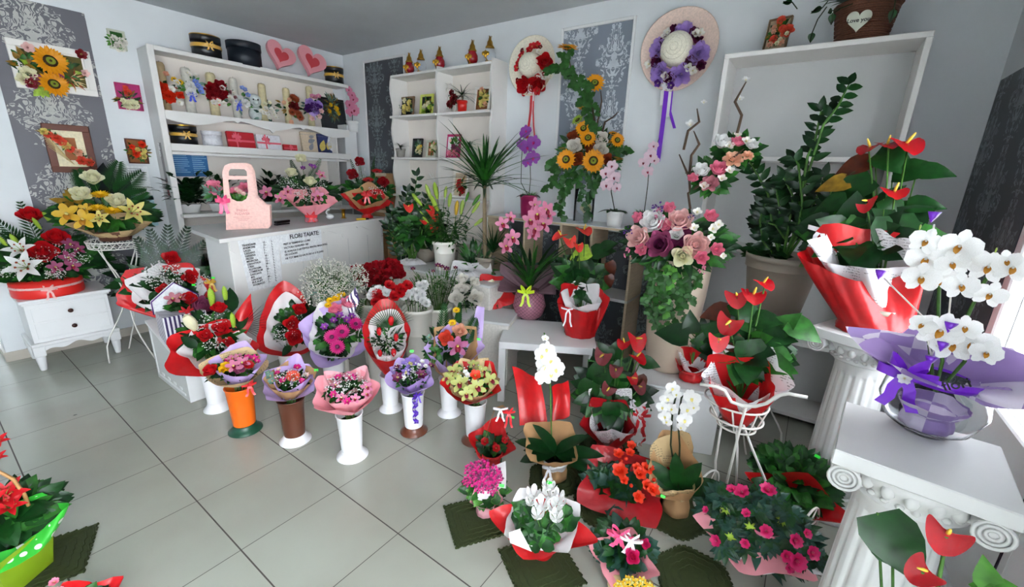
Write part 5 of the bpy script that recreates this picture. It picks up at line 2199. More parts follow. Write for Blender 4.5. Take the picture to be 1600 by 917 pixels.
def bframe(label, x0, x1, ytop, ybot, shelf, m_rim, m_in, fl, leaf=('leaf', 'leaf_dark'), rim=.022, nleaf=16, lean=8, y=3.30, z=Z3):
    P = onB((x0 + x1) / 2, ybot, Z2[shelf] + .0225, y)
    k = KM(P)
    s = framed('flower_picture', label, P, R(0), (x1 - x0) * k * 1.12, (ybot - ytop) * k * .98, rim, m_rim, m_in, lean=lean)
    for kd, pts, d in fl:
        s.fls(z, kd, pts, d, .018, out=.1)
    s.leaves((x0 + x1) / 2, (ytop + ybot) / 2, (x1 - x0) * .33, nleaf, .045, .018, leaf, up=.008, rpy=(ybot - ytop) * .33, thick=.1)
    return s


bframe('tan framed flower picture with pale green roses and a green price dot', 614, 651, 150, 180, 1, 'frame_tan', 'dark_card', [('garden_rose:lemon', [(310, 490), (282, 520), (310, 530), (285, 545)], 32), ('garden_rose:cream', [(280, 475)], 26), ('blossom:leaf_grey', [(255, 520), (340, 545)], 30)], ('leaf_blue', 'leaf_dark'))
bframe('yellow green framed flower picture on the bookcase', 654, 679, 148, 180, 1, 'frame_lime', 'dark_card', [('garden_rose:cream', [(412, 520), (435, 500)], 34), ('garden_rose:leaf_lime', [(445, 520), (410, 545)], 30)], ('leaf', 'leaf_gold'))
bframe('white framed flower picture with cream roses beside the red pot', 739, 767, 134, 172, 1, 'frame_white', 'rust_card', [('garden_rose:lemon', [(800, 458), (778, 495), (775, 428)], 42), ('garden_rose:peach', [(770, 405), (800, 500)], 28)], ('leaf_gold', 'leaf'))
bframe('dark framed flower picture with a cream rose beside the grey potted plant', 643, 662, 216, 245, 2, 'frame_black', 'leaf_blue', [('garden_rose:lemon', [(377, 783)], 36), ('garden_rose:cream', [(385, 808), (365, 800)], 24), ('blossom:yellow', [(395, 770)], 20)], ('leaf_grey', 'leaf'))
bframe('pale framed flower picture with greenish blooms next to the divider', 665, 683, 218, 245, 2, 'frame_pale', 'mat_rust', [('garden_rose:cream', [(462, 770), (480, 780)], 26), ('blossom:peach', [(455, 795), (475, 750)], 22)], ('leaf', 'leaf_lime'))
bframe('magenta framed flower picture with pink roses', 694, 721, 209, 245, 2, 'frame_magenta', 'sheet', [('garden_rose:pink', [(608, 812), (575, 815)], 36), ('peony:mauve', [(600, 775), (630, 790)], 30), ('blossom:blush', [(580, 735)], 26)], ('leaf', 'leaf_bright'))
bframe('white framed picture with red roses on the low bookcase shelf', 705, 733, 270, 312, 3, 'frame_white', 'beige_box', [('garden_rose:red', [(738, 315), (708, 250), (722, 300), (705, 275)], 36), ('blossom:dark_red', [(730, 345)], 26)], ('leaf', 'leaf_gold'), z=(560, 230, 4.586))

# white filigree stand with red flowers
P = onB(701, 177, Z2[1] + .0225, 3.31)
s = A('filigree_stand', 'white curly filigree stand holding red flowers on the bookcase', 'stand', P, rz_=0)
k = s.k
mb = MB()
for (cx, cz, r_) in ((-10, 8, 6), (10, 8, 6), (-9, 20, 7), (9, 20, 7), (-8, 32, 5), (8, 32, 5), (-3, 40, 5), (5, 39, 4), (0, 6, 4)):
    pts = [((cx + r_ * math.cos(t)) * k, -.012, (cz + r_ * math.sin(t)) * k) for t in [6.283 * i / 16 for i in range(16)]]
    mb.tube(pts, 1.3 * k, 6, 0, closed=True)
mb.box(-15 * k, 15 * k, -.04, .0, 0, 3 * k, 0, .002)
s.part('scroll_panel', mb, ['frame_white'])
s.c, s.n = Vector((0, -.03, 22 * k)), Vector((0, -1, 0))
s.fls(Z3, 'garden_rose:dark_red', [(600, 475, 44), (575, 500, 36), (610, 455, 32), (590, 425, 30)], 40, .02, out=.2)
s.leaves(707, 156, 9, 18, .05, .016, ('leaf_dark', 'rust'), 'lance', up=.0, rpy=12, thick=.2)


def spiky(name, label, P, pot, r, h, n, L, W, mats, trunk=0, droop=.5, up=(.1, 1.), potm='pot', soil=True, group=None, lean=(0, 0)):
    s = A(name, label, 'potted plant', P, group)
    s.pot(r, r * .75, h, pot, potm)
    top = Vector((lean[0], lean[1], h * .85 + trunk))
    if trunk:
        mb = MB()
        mb.tube([(0, 0, h * .8), (lean[0] * .5 + .004, lean[1] * .5, h * .8 + trunk * .5), top], [r * .16, r * .13, r * .1], 7, 0)
        s.part('trunk', mb, ['bark'])
    mb = MB()
    for i in range(n):
        a = i * 2.4
        z = up[0] + (up[1] - up[0]) * random.random()
        mb.leaf(top + Vector((0, 0, random.uniform(-.03, .0))), (math.cos(a), math.sin(a), z), L * random.uniform(.75, 1.1), W, i % len(mats), 'strap' if W > .02 else 'grass', droop, .3, None, 6)
    s.part('leaves', mb, list(mats))
    return s


P = onB(722, 175, Z2[1] + .0225, 3.20)
spiky('potted_dracaena', 'thin leaved dracaena in a small red pot on the bookcase', P, 'pot_red', 8.5 * KM(P), 16 * KM(P), 34, .19, .009, ('leaf_black', 'leaf_dark'), trunk=.07, droop=.35, up=(-.1, 1.4))
P = onB(626, 245, Z2[2] + .0225, 3.25)
spiky('potted_dracaena', 'dark leaved plant in a small grey pot, leftmost on its bookcase shelf', P, 'pot_grey', 8 * KM(P), 13 * KM(P), 13, .12, .016, ('leaf_black', 'leaf_dark'), trunk=.04, droop=.5, up=(.1, 1.5))
P = onB(733, 246, Z2[2] + .0225, 3.24)
spiky('spider_plant', 'spidery airy plant in a pale pot right of the magenta frame', P, 'pot_white', 8 * KM(P), 15 * KM(P), 26, .17, .010, ('leaf_grey', 'leaf'), trunk=.05, droop=.6, up=(.1, 1.3))
# white painted branches in a dark vase
P = onB(683, 304, Z2[3] + .0225, 3.24)
s = A('branch_vase', 'white painted twigs in a small dark vase by the bookcase divider', 'vase', P)
s.pot(.022, .016, .10, 'black_box', 'vase', soil=False)
for i in range(5):
    mb = MB()
    p = Vector((0, 0, .08))
    d = Vector((-.3 - i * .12 + .35 * (i > 3), 0, 1)).normalized()
    pts = [p]
    for j in range(5):
        p = p + d * .035
        d = (d + Vector((random.uniform(-.5, .3), random.uniform(-.2, .2), .1))).normalized()
        pts.append(p)
    mb.tube(pts, [.004, .0035, .003, .0025, .002, .001], 5, 0)
    for j in (2, 3, 4):
        mb.tube([pts[j], pts[j] + Vector((random.uniform(-.03, .03), 0, .03))], [.002, .001], 4, 0)
    s.part('twig', mb, ['white_twig'])
P = onB(634, 304, Z2[3] + .0225, 3.26)
s = A('white_box', 'small plain white cube box on the low left bookcase shelf', 'box', P, rz_=R(12))
mb = MB()
mb.box(-.04, .04, -.04, .04, 0, .075, 0, .003)
s.part('box', mb, ['white_box'])
mb = MB()
mb.box(-.042, .042, -.042, .042, .06, .082, 0, .003)
s.part('lid', mb, ['white_box'])

# cardboard boxes stacked in the corner
zc = 0
for i, (h_, w_) in enumerate(((.55, .30), (.55, .30), (.20, .24), (.19, .24))):
    mb = MB()
    e = empty('cardboard_box', (-4.02, 3.22, zc), R(3 * i - 4), label=('brown cardboard box on the corner floor, bottom of its stack', 'brown cardboard box second from the bottom of the corner stack', 'brown cardboard box third up in the corner stack', 'topmost brown cardboard box of the stack in the corner')[i], cat='box', group='cardboard boxes stacked in the corner')
    mb.box(-w_ / 2, w_ / 2, -w_ * .45, w_ * .45, 0, h_, 0, .002)
    obj('carton', mb, ['cardboard'], e)
    mb = MB()
    mb.box(-w_ / 2 - .001, w_ / 2 + .001, -w_ * .45 - .001, -w_ * .45, h_ - .03, h_ - .0, 0)
    mb.box(-.02, .02, -w_ * .45 - .001, w_ * .45 + .001, h_, h_ + .001, 0)
    obj('packing_tape', mb, ['beige_box'], e)
    zc += h_ + .0015


# ---- straw hats
def hat(label, cx, cy, rim_px, flowers, mats, ribbons, crown_px):
    """wide brimmed hat hung flat on the back wall with a wreath of flowers"""
    P = AY(cx, cy, YB)
    a = AY(rim_px[0], cy, YB - .02).x
    b = AY(rim_px[1], cy, YB - .02).x
    r = (b - a) / 2
    s = A('straw_hat', label, 'hat', Vector(((a + b) / 2, YB - .004, P.z)), 'flower trimmed straw hats on the wall', rz_=0)
    s.c, s.n = Vector((0, -.06, 0)), Vector((0, -1, 0))
    T0 = Matrix.Rotation(R(90), 4, 'X')
    mb = MB()
    mb.lathe([(r * .4, .02), (r * .7, .022), (r * .98, .05), (r, .052), (r * .98, .046), (r * .7, .016), (r * .4, .01)], 48, 0, T=T0, wob=lambda a_, z: 1 + .015 * math.sin(3 * a_), cap0=False, cap1=False)
    s.part('brim', mb, [mats[0]])
    mb = MB()
    mb.lathe([(r * .44, .015), (r * .42, .05), (r * .40, .10), (r * .33, .13), (r * .18, .145), (0, .148)], 36, 0, T=T0)
    for rr_ in (.1, .2, .3):
        pts = [(r * rr_ * math.cos(t), r * rr_ * math.sin(t), .148 - .10 * rr_ * rr_) for t in [6.283 * i / 30 for i in range(30)]]
        mb.tube(pts, .0012, 4, 0, T0, closed=True)
    s.part('crown', mb, [mats[1]])
    for kd, pts, d, up in flowers:
        s.fls(Z4, kd, pts, d, up, out=.5)
    s.leaves(cx - 2, cy, 1, 1, .01, .01, ('leaf',)) if False else None
    for (pts, m_, w) in ribbons:
        mb = MB()
        P_ = [s.L(*zz(Z4, x, y), -.05 + .02 * i) for i, (x, y) in enumerate(pts)]
        P_ = [Vector((p.x, max(-.07, min(-.012, p.y)), p.z)) for p in P_]
        mb.ribbon(P_, w, (1, -.15, .1), 0)
        s.part('ribbon', mb, [m_])
    return s


h1 = hat('smaller cream straw hat trimmed with red flowers and red ribbons', 832, 105, (799, 870),
         [('rose:red', [(216, 232)], 66, .02), ('peony:red', [(118, 348), (182, 340)], 70, .02), ('blossom:red', [(160, 165), (182, 160), (112, 205), (98, 240), (90, 262), (150, 178), (184, 372)], 44, .02), ('blossom:dark_red', [(112, 180), (198, 165), (215, 290), (90, 320)], 24, .03), ('blossom:soft_white', [(192, 182), (232, 280), (245, 300), (150, 355), (215, 305), (190, 295)], 34, .02)],
         ('hat_cream', 'hat_cream'), [([(155, 378), (150, 470), (134, 600)], 'red_ribbon', .028), ([(160, 378), (158, 460), (150, 530)], 'white_ribbon', .03), ([(165, 380), (162, 470), (165, 540), (175, 592)], 'red_ribbon', .016)], 0)
h1.bow(h1.L(*zz(Z4, 152, 372), -.06), .045, 'white_ribbon', tl=.8)
h2 = hat('larger blush straw hat trimmed with lilac and purple flowers', 1063, 80, (1004, 1123),
         [('garden_rose:lilac', [(878, 85), (955, 190), (862, 300), (760, 290), (752, 170)], 80, .03), ('peony:plum', [(905, 140), (912, 238), (792, 130), (748, 238), (815, 315)], 46, .02), ('peony:plum', [(828, 78), (950, 125), (965, 250), (930, 90)], 34, .02), ('hydrangea:soft_white', [(795, 110), (940, 100), (925, 275), (716, 245), (805, 95), (960, 98), (795, 300), (905, 260)], 44, .02), ('blossom:deep_violet', [(760, 335), (822, 345)], 40, .03)],
         ('hat_blush', 'hat_cream'), [([(800, 365), (785, 500), (758, 712)], 'bright_purple', .035), ([(825, 370), (815, 470), (838, 552)], 'bright_purple', .022), ([(790, 355), (782, 440)], 'white_ribbon', .05), ([(810, 360), (795, 500)], 'white_ribbon', .05)], 0)
h2.bow(h2.L(*zz(Z4, 800, 350), -.06), .05, 'white_ribbon', tl=.9)

# ---- on the tall right display shelf
P = onB(1210, 75, 2.288, 3.27)
s = framed('flower_picture', 'small wooden plaque of coral dried flowers leaning on top of the display shelf', P, R(-14), .13, .21, .008, 'frame_tan', 'pale_wood', lean=10)
zt_ = (1180, 0, 5.714)
s.fls(zt_, 'garden_rose:coral', [(270, 265, 90), (210, 165, 60), (150, 350, 60), (225, 245, 50)], 60, .015, out=.1)
s.fls(zt_, 'garden_rose:peach', [(150, 240, 36), (150, 280, 34), (120, 400, 40), (220, 380, 44)], 40, .015, out=.1)
s.fls(zt_, 'garden_rose:cream', [(270, 298, 30), (212, 352, 30), (185, 390, 34)], 40, .02, out=.1)
s.leaves(*zz(zt_, 190, 280), 12, 22, .04, .016, ('leaf', 'leaf_gold', 'leaf_dark'), up=.006, rpy=18, thick=.1)
P = AY(1345, 58, 3.24)
P = Vector((P.x, 3.22, 2.289))
s = A('wicker_basket_plant', 'brown wicker basket with a heart label and trailing dark leaves on the display shelf', 'potted plant', P)
k = s.k
hb = HZ(P, 6) - P.z
mb = MB()
mb.lathe([(31 * k, 0), (40 * k, hb - .02)], 30, 0, wob=lambda a, z: 1 + .012 * math.sin(30 * a + z * 400), cap1=False)
for j in range(9):
    z = hb * j / 9
    r_ = (31 + 9 * j / 9) * k
    pts = [((r_ + .002 + .003 * (i % 2)) * math.cos(6.283 * i / 44), (r_ + .002 + .003 * (i % 2)) * math.sin(6.283 * i / 44), z + .006) for i in range(44)]
    mb.tube(pts, .0055, 5, 0, closed=True)
s.part('basket', mb, ['wicker'])
mb = MB()
pts = [(41 * k * math.cos(6.283 * i / 40), 41 * k * math.sin(6.283 * i / 40), hb - .012 + .003 * (i % 2)) for i in range(40)]
mb.tube(pts, .009, 6, 0, closed=True)
s.part('rim', mb, ['wicker'])
q = s.L(1341, 34, -36 * k)
mb = MB()
mb.poly_prism([(x * 30 * k, y * 30 * k) for x, y in heart_pts()], 0, .003, 0, Matrix.Translation(q + Vector((0, -.01, 0))) @ Matrix.Rotation(R(96), 4, 'X'))
ht = s.part('heart_label', mb, ['frame_pale'])
tx = text('lettering', 'Love you', .026, 'ink', None, (0, 0, 0), (R(96), 0, 0))
tx.parent = ht
tx.location = q + Vector((0, -.0150, -.004))
s.c, s.n = Vector((0, -.1, hb)), Vector((0, -1, .2))
mb = MB()
for pts in ([(375, 80), (330, 20), (250, 15)], [(880, 30), (800, 60), (690, 95), (650, 110)], [(760, 80), (690, 120), (680, 210)], [(650, 10), (600, 70), (500, 105)], [(640, 60), (560, 170), (510, 290), (492, 372)], [(1250, 0), (1240, 80), (1205, 190)], [(900, -10), (960, 10), (1040, 20)]):
    P_ = [s.L(*zz(zt_, x, y), -.12) for x, y in pts]
    mb.tube([Vector((0, -.06, hb))] + P_[:1] if False else P_, .003, 5, 1)
    mb.leaf(P_[-2], P_[-1] - P_[-2], (P_[-1] - P_[-2]).length * 1.15, .035, 0, 'lance', .25, .2, (0, -1, .3), 6)
for i in range(26):
    a = 6.283 * i / 26
    mb.leaf(Vector((.06 * math.cos(a), .06 * math.sin(a), hb - .01)), (math.cos(a), math.sin(a), 1.3), .20, .045, 0, 'lance', .5, .2, None, 5)
s.part('foliage', mb, ['leaf_dark', 'stem_dark'])


# ================================================================ VASES, BUCKETS AND BOUQUETS
random.seed(23)


def vase(label, px, base_py, top_py, r_px, body, foot=None, group=None, name='floor_vase', cat='vase'):
    """tall plastic flower vase with a flared foot; returns (position, rim height, rim radius)"""
    P = G(px, base_py - 5, 0)
    h = HZ(P, top_py)
    k = KM(P)
    r = r_px * k
    foot = foot or body
    e = empty(name, P, 0, label=label, cat=cat, group=group)
    mb = MB()
    mb.lathe([(r * .82, h * .16), (r * .86, h * .3), (r * .92, h * .6), (r * 1.02, h * .97), (r * 1.08, h * .985), (r * 1.08, h), (r * .98, h), (r * .92, h * .7)], 32, 0, cap0=False, cap1=False)
    obj('body', mb, [body], e)
    mb = MB()
    mb.lathe([(r * 1.22, 0), (r * 1.28, h * .008), (r * 1.27, h * .022), (r * 1.02, h * .07), (r * .86, h * .13), (r * .84, h * .165)], 32, 0)
    obj('foot', mb, [foot], e)
    mb = MB()
    mb.lathe([(0, h * .8), (r * .93, h * .8)], 24, 0)
    obj('water', mb, ['leaf_blue'], e)
    return P, h, r


def bucket(label, px, base_py, top_py, r_px, y_off=0, z0=0, mat='bucket', group='flower buckets', P=None):
    P = P or G(px, base_py, z0)
    h = HZ(P, top_py) - z0
    r = r_px * KM(P + Vector((0, 0, h)))
    e = empty('flower_bucket', P, 0, label=label, cat='bucket', group=group)
    mb = MB()
    mb.lathe([(r * .74, 0), (r * .76, .006), (r * .95, h - .03), (r * 1.03, h - .028), (r * 1.03, h), (r * .97, h), (r * .90, h * .6)], 36, 0, cap1=False)
    obj('body', mb, [mat], e)
    mb = MB()
    mb.lathe([(0, h * .7), (r * .9, h * .7)], 24, 0)
    obj('water', mb, ['leaf_blue'], e)
    return P, h, r


def bouquet(label, V, disc, tilt, name='bouquet', group=None, fwd=0., z=None):
    """bouquet whose tie sits in the vase mouth V=(P,h,r)"""
    P, h, r = V
    s = A(name, label, 'bouquet', P + Vector((0, 0, h + .012 if z is None else z)), group)
    s.setdisc(*disc, fwd, tilt=tilt)
    s.vr = r
    # bundled stems going down into the vase
    if h > .05:
        mb = MB()
        for i in range(9):
            a = i * 2.4
            q = r * .45 * math.sqrt(i / 9)
            mb.tube([(q * math.cos(a), q * math.sin(a), .02), (q * .8 * math.cos(a + .4), q * .8 * math.sin(a + .4), -min(.16, h * .45))], .0035, 5, 0)
        s.part('stems', mb, ['stem'])
    return s


def bunch(s, px, py, r, kinds, n, d, up=.0, rpy=None, out=.6):
    """n flowers spread evenly in an ellipse"""
    rpy = rpy or r
    for i in range(n):
        a, q = i * 2.4 + .5, math.sqrt((i + .4) / n)
        s.fl(kinds[i % len(kinds)], px + r * q * math.cos(a), py + rpy * q * math.sin(a), d * random.uniform(.85, 1.1), up, out=out)


VG = 'floor vases with flared feet in front of the counter'
v1 = vase('white vase with a flared foot beside the low display box', 341, 643, 560, 15, 'vase_white', group=VG)
v2 = vase('orange vase with a dark green foot', 384, 676, 603, 18.5, 'vase_orange', 'vase_green', VG)
v3 = vase('brown vase with a white foot', 462, 692, 622, 18, 'vase_brown', 'vase_white', VG)
v4 = vase('white vase under the pink bouquet, nearest of the floor vases', 551, 716, 645, 18.5, 'vase_white', None, VG)
v5 = vase('white vase with a brown foot and curled purple ribbon', 647, 678, 612, 16.5, 'vase_white', 'cap_brown', VG)
v6 = vase('white vase under the red tulip bouquet', 611, 643, 584, 14, 'vase_white', None, VG)
v7 = vase('white vase under the coral rose and palm bouquet', 702, 650, 590, 14.5, 'vase_white', None, VG)
v8 = vase('white vase with a brown foot under the green orchid bouquet', 742, 692, 626, 16.5, 'vase_white', 'cap_brown', VG)
v9 = vase('cream vase under the magenta gerbera bouquet', 526, 625, 560, 16, 'vase_white', None, VG)
v10 = vase('cream vase under the red rose bouquet in red and white paper', 458, 610, 545, 15, 'vase_white', None, VG)
# curled purple ribbon on vase 5
P, h, r = v5
s = A('ribbon_curl', 'curled purple ribbon hanging down the vase with the brown foot', 'ribbon', P + Vector((0, 0, h)))
mb = MB()
for off in (0, .012):
    pts, sd = [], []
    for i in range(30):
        t = i / 29
        pts.append((.006 + off + .008 * math.sin(t * 22), -r * 1.18 - .006 - .006 * math.cos(t * 22), .03 - t * .20))
        sd.append((math.cos(t * 22), math.sin(t * 22) * .6, .2))
    mb.ribbon(pts, .014, sd, 0)
s.part('curl', mb, ['purple_ribbon'])
s.bow(Vector((.03, -r * 1.2 - .01, .02)), .03, 'purple_ribbon')

DG = ('leaf_dark', 'leaf', 'leaf_deep')

# 1 lilies and red roses in red paper
s = bouquet('tall bouquet of red roses and lily buds in red paper with a big dark leaf', v1, (338, 522), 42, fwd=-.03)
s.wrap(330, 548, 60, 46, 'paper_red', r0=.035, corners=5, ext=.22, ph=.1, lift=.015, pleats=7, back=.1, amp=.07)
s.wrap(338, 540, 46, 40, 'paper_white', r0=.03, corners=6, ext=.2, lift=.01, back=.1, name='inner_paper')
s.sheet([(362, 500, .05), (392, 458, .07), (396, 500, .03), (372, 552, -.02)], 'paper_red', 'paper_corner', sag=-.03)
s.fls(Y1, 'rose:red', [(434, 308, 54), (443, 410, 62), (368, 440, 54), (480, 470, 40)], 56, .03, out=.3, sm='stem')
s.fls(Y1, 'lily_bud:leaf_lime', [(398, 262, 95), (462, 242, 72), (500, 368, 72)], 80, .04, dirn=(0, -.2, 1))
s.fl('tulip:cream', *zz(Y1, 300, 380), 25, .05, dirn=(-.35, -.3, 1))
s.gyp(*zz(Y1, 400, 380), 22, 90, rpy=20)
s.gyp(*zz(Y1, 420, 480), 18, 60, rpy=10, up=.02)
s.leaves(*zz(Y1, 400, 420), 36, 60, .09, .04, DG, up=-.01)
mb = MB()
for (a, b, c_, d_) in (((500, 330), (490, 240), .17, .055), ((500, 420), (560, 350), .13, .05), ((330, 500), (290, 470), .1, .04)):
    p0, p1 = s.D(*zz(Y1, *a), .0), s.D(*zz(Y1, *b), .02)
    mb.leaf(p0, p1 - p0, c_ * 1.1, d_ * 1.5, 0, 'ovate', .15, .2, s.n, 6)
s.part('broad_leaves', mb, ['leaf_deep'])
mb = MB()
for i in range(16):
    p0 = s.D(*zz(Y1, 540, 400), -.02)
    a = R(75 - i * 8)
    mb.leaf(p0, Vector((math.cos(a), .2, math.sin(a))), .20 * random.uniform(.8, 1.05), .005, 0, 'grass', .15, .1, s.n, 4)
s.part('palm_leaf', mb, ['leaf_black'])

# 2 mixed kraft
s = bouquet('low mixed bouquet in newsprint kraft and lilac paper with yellow and magenta flowers', v2, (367, 570), 62)
s.wrap(367, 574, 46, 36, 'news_kraft', r0=.04, corners=4, ext=.22, ph=.3, lift=.02, pleats=6, amp=.05)
s.wrap(374, 566, 36, 30, 'paper_lilac', r0=.04, corners=4, ext=.25, ph=.2, lift=.03, name='inner_paper', back=.2)
s.fls(Y1, 'rose:red', [(393, 606, 55)], 50, .02)
s.fls(Y1, 'garden_rose:yellow', [(462, 585, 48), (450, 600, 30)], 40, .02)
s.fls(Y1, 'orchid:orchid_pink', [(545, 575, 62), (505, 590, 60), (500, 555, 48), (525, 545, 40)], 55, .025)
s.fls(Y1, 'alstroemeria:magenta', [(480, 560, 40), (600, 552, 46), (570, 548, 40), (615, 565, 34)], 40, .02)
s.fls(Y1, 'carnation:red', [(575, 580, 44)], 44, .02)
s.fls(Y1, 'peony:mauve', [(530, 600, 40)], 44, .02)
s.leaves(367, 570, 32, 40, .06, .02, DG, up=.0, rpy=22)
s.bow(Vector((.05, -.05, .0)), .045, 'red_ribbon')

# 3 lilac
s = bouquet('small bouquet in lilac and kraft paper with a coral gerbera and babys breath', v3, (455, 592), 58)
s.wrap(452, 598, 40, 34, 'paper_lilac', r0=.045, corners=4, ext=.25, ph=.5, lift=.02, pleats=7, amp=.05)
s.wrap(455, 590, 34, 30, 'kraft', r0=.04, corners=4, ext=.22, ph=.05, lift=.02, name='kraft_paper')
s.wrap(455, 588, 29, 26, 'paper_lilac', r0=.04, corners=4, ext=.2, ph=.3, lift=.03, name='inner_paper', back=.4)
s.fls(Y1, 'gerbera:coral,rust', [(788, 635, 58)], 55, .03)
s.fls(Y1, 'blossom:magenta', [(808, 596, 40), (740, 655, 36), (715, 622, 30), (830, 660, 34), (700, 650, 26)], 36, .02)
s.fls(Y1, 'hydrangea:leaf_grey', [(682, 636, 46), (690, 660, 40), (670, 620, 30)], 40, .02)
s.fls(Y1, 'alstroemeria:blush', [(850, 630, 34), (720, 605, 30)], 34, .02)
s.gyp(455, 590, 22, 110, rpy=14, up=.025)
s.leaves(455, 590, 26, 36, .05, .018, DG, rpy=18)
s.price(494, 578)

# 4 pink bouquet nearest
s = bouquet('pink paper bouquet of mauve orchids and babys breath, in the nearest white vase', v4, (541, 603), 60)
s.wrap(540, 612, 50, 40, 'paper_pink', r0=.045, corners=5, ext=.2, ph=.1, lift=.02, pleats=8, amp=.06)
s.wrap(544, 604, 38, 34, 'paper_rose', r0=.04, corners=4, ext=.25, ph=.45, lift=.03, name='inner_paper')
s.fls(Y2, 'orchid:orchid_pink,lip_red', [(275, 545, 56), (240, 636, 46), (350, 590, 50), (215, 580, 44), (350, 620, 40), (300, 640, 40)], 48, .025)
s.fls(Y2, 'alstroemeria:magenta', [(285, 548, 44), (205, 620, 40), (265, 650, 40), (225, 545, 40)], 40, .03)
s.gyp(541, 603, 32, 190, rpy=20, up=.03)
s.leaves(541, 604, 30, 44, .055, .022, DG, rpy=20)
s.leaves(*zz(Y2, 240, 600), 10, 8, .08, .035, ('leaf_dark',), up=.02, name='broad_leaves')

# 5 lilac small w/ purple
s = bouquet('lilac paper bouquet with pale blue orchids and plum alstroemeria', v5, (640, 583), 60)
s.wrap(641, 588, 37, 34, 'paper_lilac', r0=.04, corners=5, ext=.22, ph=.4, lift=.02, pleats=7, amp=.05)
s.wrap(641, 582, 28, 26, 'paper_purple', r0=.035, corners=4, ext=.25, ph=.1, lift=.03, name='inner_paper')
s.fls(Y2, 'orchid:lavender,lemon', [(545, 485, 62), (530, 520, 40)], 50, .03)
s.fls(Y2, 'alstroemeria:plum', [(492, 545, 58), (595, 532, 56), (640, 492, 34), (490, 500, 34)], 50, .03)
s.fls(Y2, 'blossom:white', [(600, 475, 26), (615, 495, 26), (585, 490, 22), (520, 545, 24)], 26, .03)
s.gyp(640, 580, 24, 100, rpy=15, up=.03)
s.leaves(640, 583, 25, 40, .05, .02, DG, rpy=18)
s.price(643, 549)

# 6 red tulips
s = bouquet('teardrop bouquet of red tulips in red and white paper with a palm fan', v6, (606, 515), 34, fwd=-.01)
s.wrap(604, 522, 41, 50, 'paper_red', r0=.035, corners=0, ext=0, lift=.0, pleats=5, amp=.05, back=.35)
s.wrap(606, 522, 31, 38, 'paper_white', r0=.03, corners=4, ext=.15, ph=.4, lift=.01, name='inner_paper', back=.2)
s.fls(Y2, 'tulip:red', [(462, 290, 38), (408, 338, 34), (484, 365, 34), (473, 432, 34), (412, 435, 30)], 36, .04, dirn=(0, -.3, 1))
s.gyp(*zz(Y2, 440, 395), 19, 120, rpy=26, up=.03)
mb = MB()
for i in range(22):
    a = R(20 + i * 6.7)
    p0 = s.D(608, 512, -.01)
    mb.leaf(p0, Vector((math.cos(a), -.1, math.sin(a))), .15 * (1 + .3 * math.sin(a)), .007, 0, 'grass', .12, .1, s.n, 4)
s.part('palm_fan', mb, ['leaf_dark'])
s.leaves(606, 530, 24, 40, .06, .012, DG, 'lance', rpy=22)
s.price(644, 548)

# 7 coral rose with palms
s = bouquet('tall bouquet of a coral rose, peach rose and mauve orchid framed by palm leaves', v7, (712, 535), 30, fwd=-.02)
s.wrap(712, 545, 38, 40, 'kraft', r0=.035, corners=4, ext=.3, ph=.5, lift=.01, amp=.05)
s.wrap(710, 542, 40, 34, 'paper_lilac', r0=.035, corners=4, ext=.3, ph=.0, lift=.02, name='lilac_paper')
s.sheet([(728, 545, .03), (745, 478, .06), (757, 480, .05), (752, 548, .0)], 'paper_lilac', 'paper_corner', sag=.01)
s.fls(Y2, 'rose:coral', [(708, 366, 58)], 50, .05)
s.fls(Y2, 'rose:peach', [(768, 334, 56)], 50, .05)
s.fls(Y2, 'orchid:orchid_mauve,lip_red', [(760, 402, 84)], 80, .05, dirn=(0, -1, .1))
s.fls(Y2, 'daisy:yellow,lip_gold', [(754, 243, 32), (736, 300, 36)], 36, .05, dirn=(0, -.7, 1))
mb = MB()
s.frond(*zz(Y2, 690, 420), *zz(Y2, 700, 215), mb, n=17, L=.085, W=.008)
s.frond(*zz(Y2, 780, 420), *zz(Y2, 850, 260), mb, n=17, L=.10, W=.008)
s.frond(*zz(Y2, 750, 380), *zz(Y2, 770, 215), mb, n=14, L=.06, W=.016, angle=30)
s.part('palm_leaves', mb, ['leaf_dark'])
s.leaves(*zz(Y2, 700, 400), 30, 50, .07, .03, DG, rpy=28)
s.fls(Y2, 'hydrangea:leaf_grey', [(635, 365, 34)], 34, .03)
s.price(748, 530)

# 8 green orchids
s = bouquet('round bouquet of green cymbidium orchids in red and newsprint paper', v8, (735, 590), 58)
s.wrap(737, 596, 46, 40, 'paper_red', r0=.04, corners=5, ext=.2, ph=.35, lift=.02, pleats=7, amp=.05)
s.wrap(737, 592, 42, 36, 'news_kraft', r0=.04, corners=6, ext=.2, ph=.1, lift=.03, name='newsprint_paper')
s.fls(Y2, 'orchid:orchid_green,lip_red', [(745, 520, 70), (772, 573, 76), (845, 590, 76), (905, 560, 68), (720, 550, 56), (800, 620, 60), (870, 520, 56), (830, 490, 50)], 70, .025)
s.fls(Y2, 'blossom:orange_red', [(838, 536, 56)], 56, .05)
s.fls(Y2, 'blossom:white', [(806, 535, 30), (795, 520, 26)], 30, .05)
s.gyp(737, 588, 26, 50, rpy=18, up=.03)
s.leaves(737, 592, 33, 30, .05, .02, ('leaf', 'leaf_bright'), rpy=24)

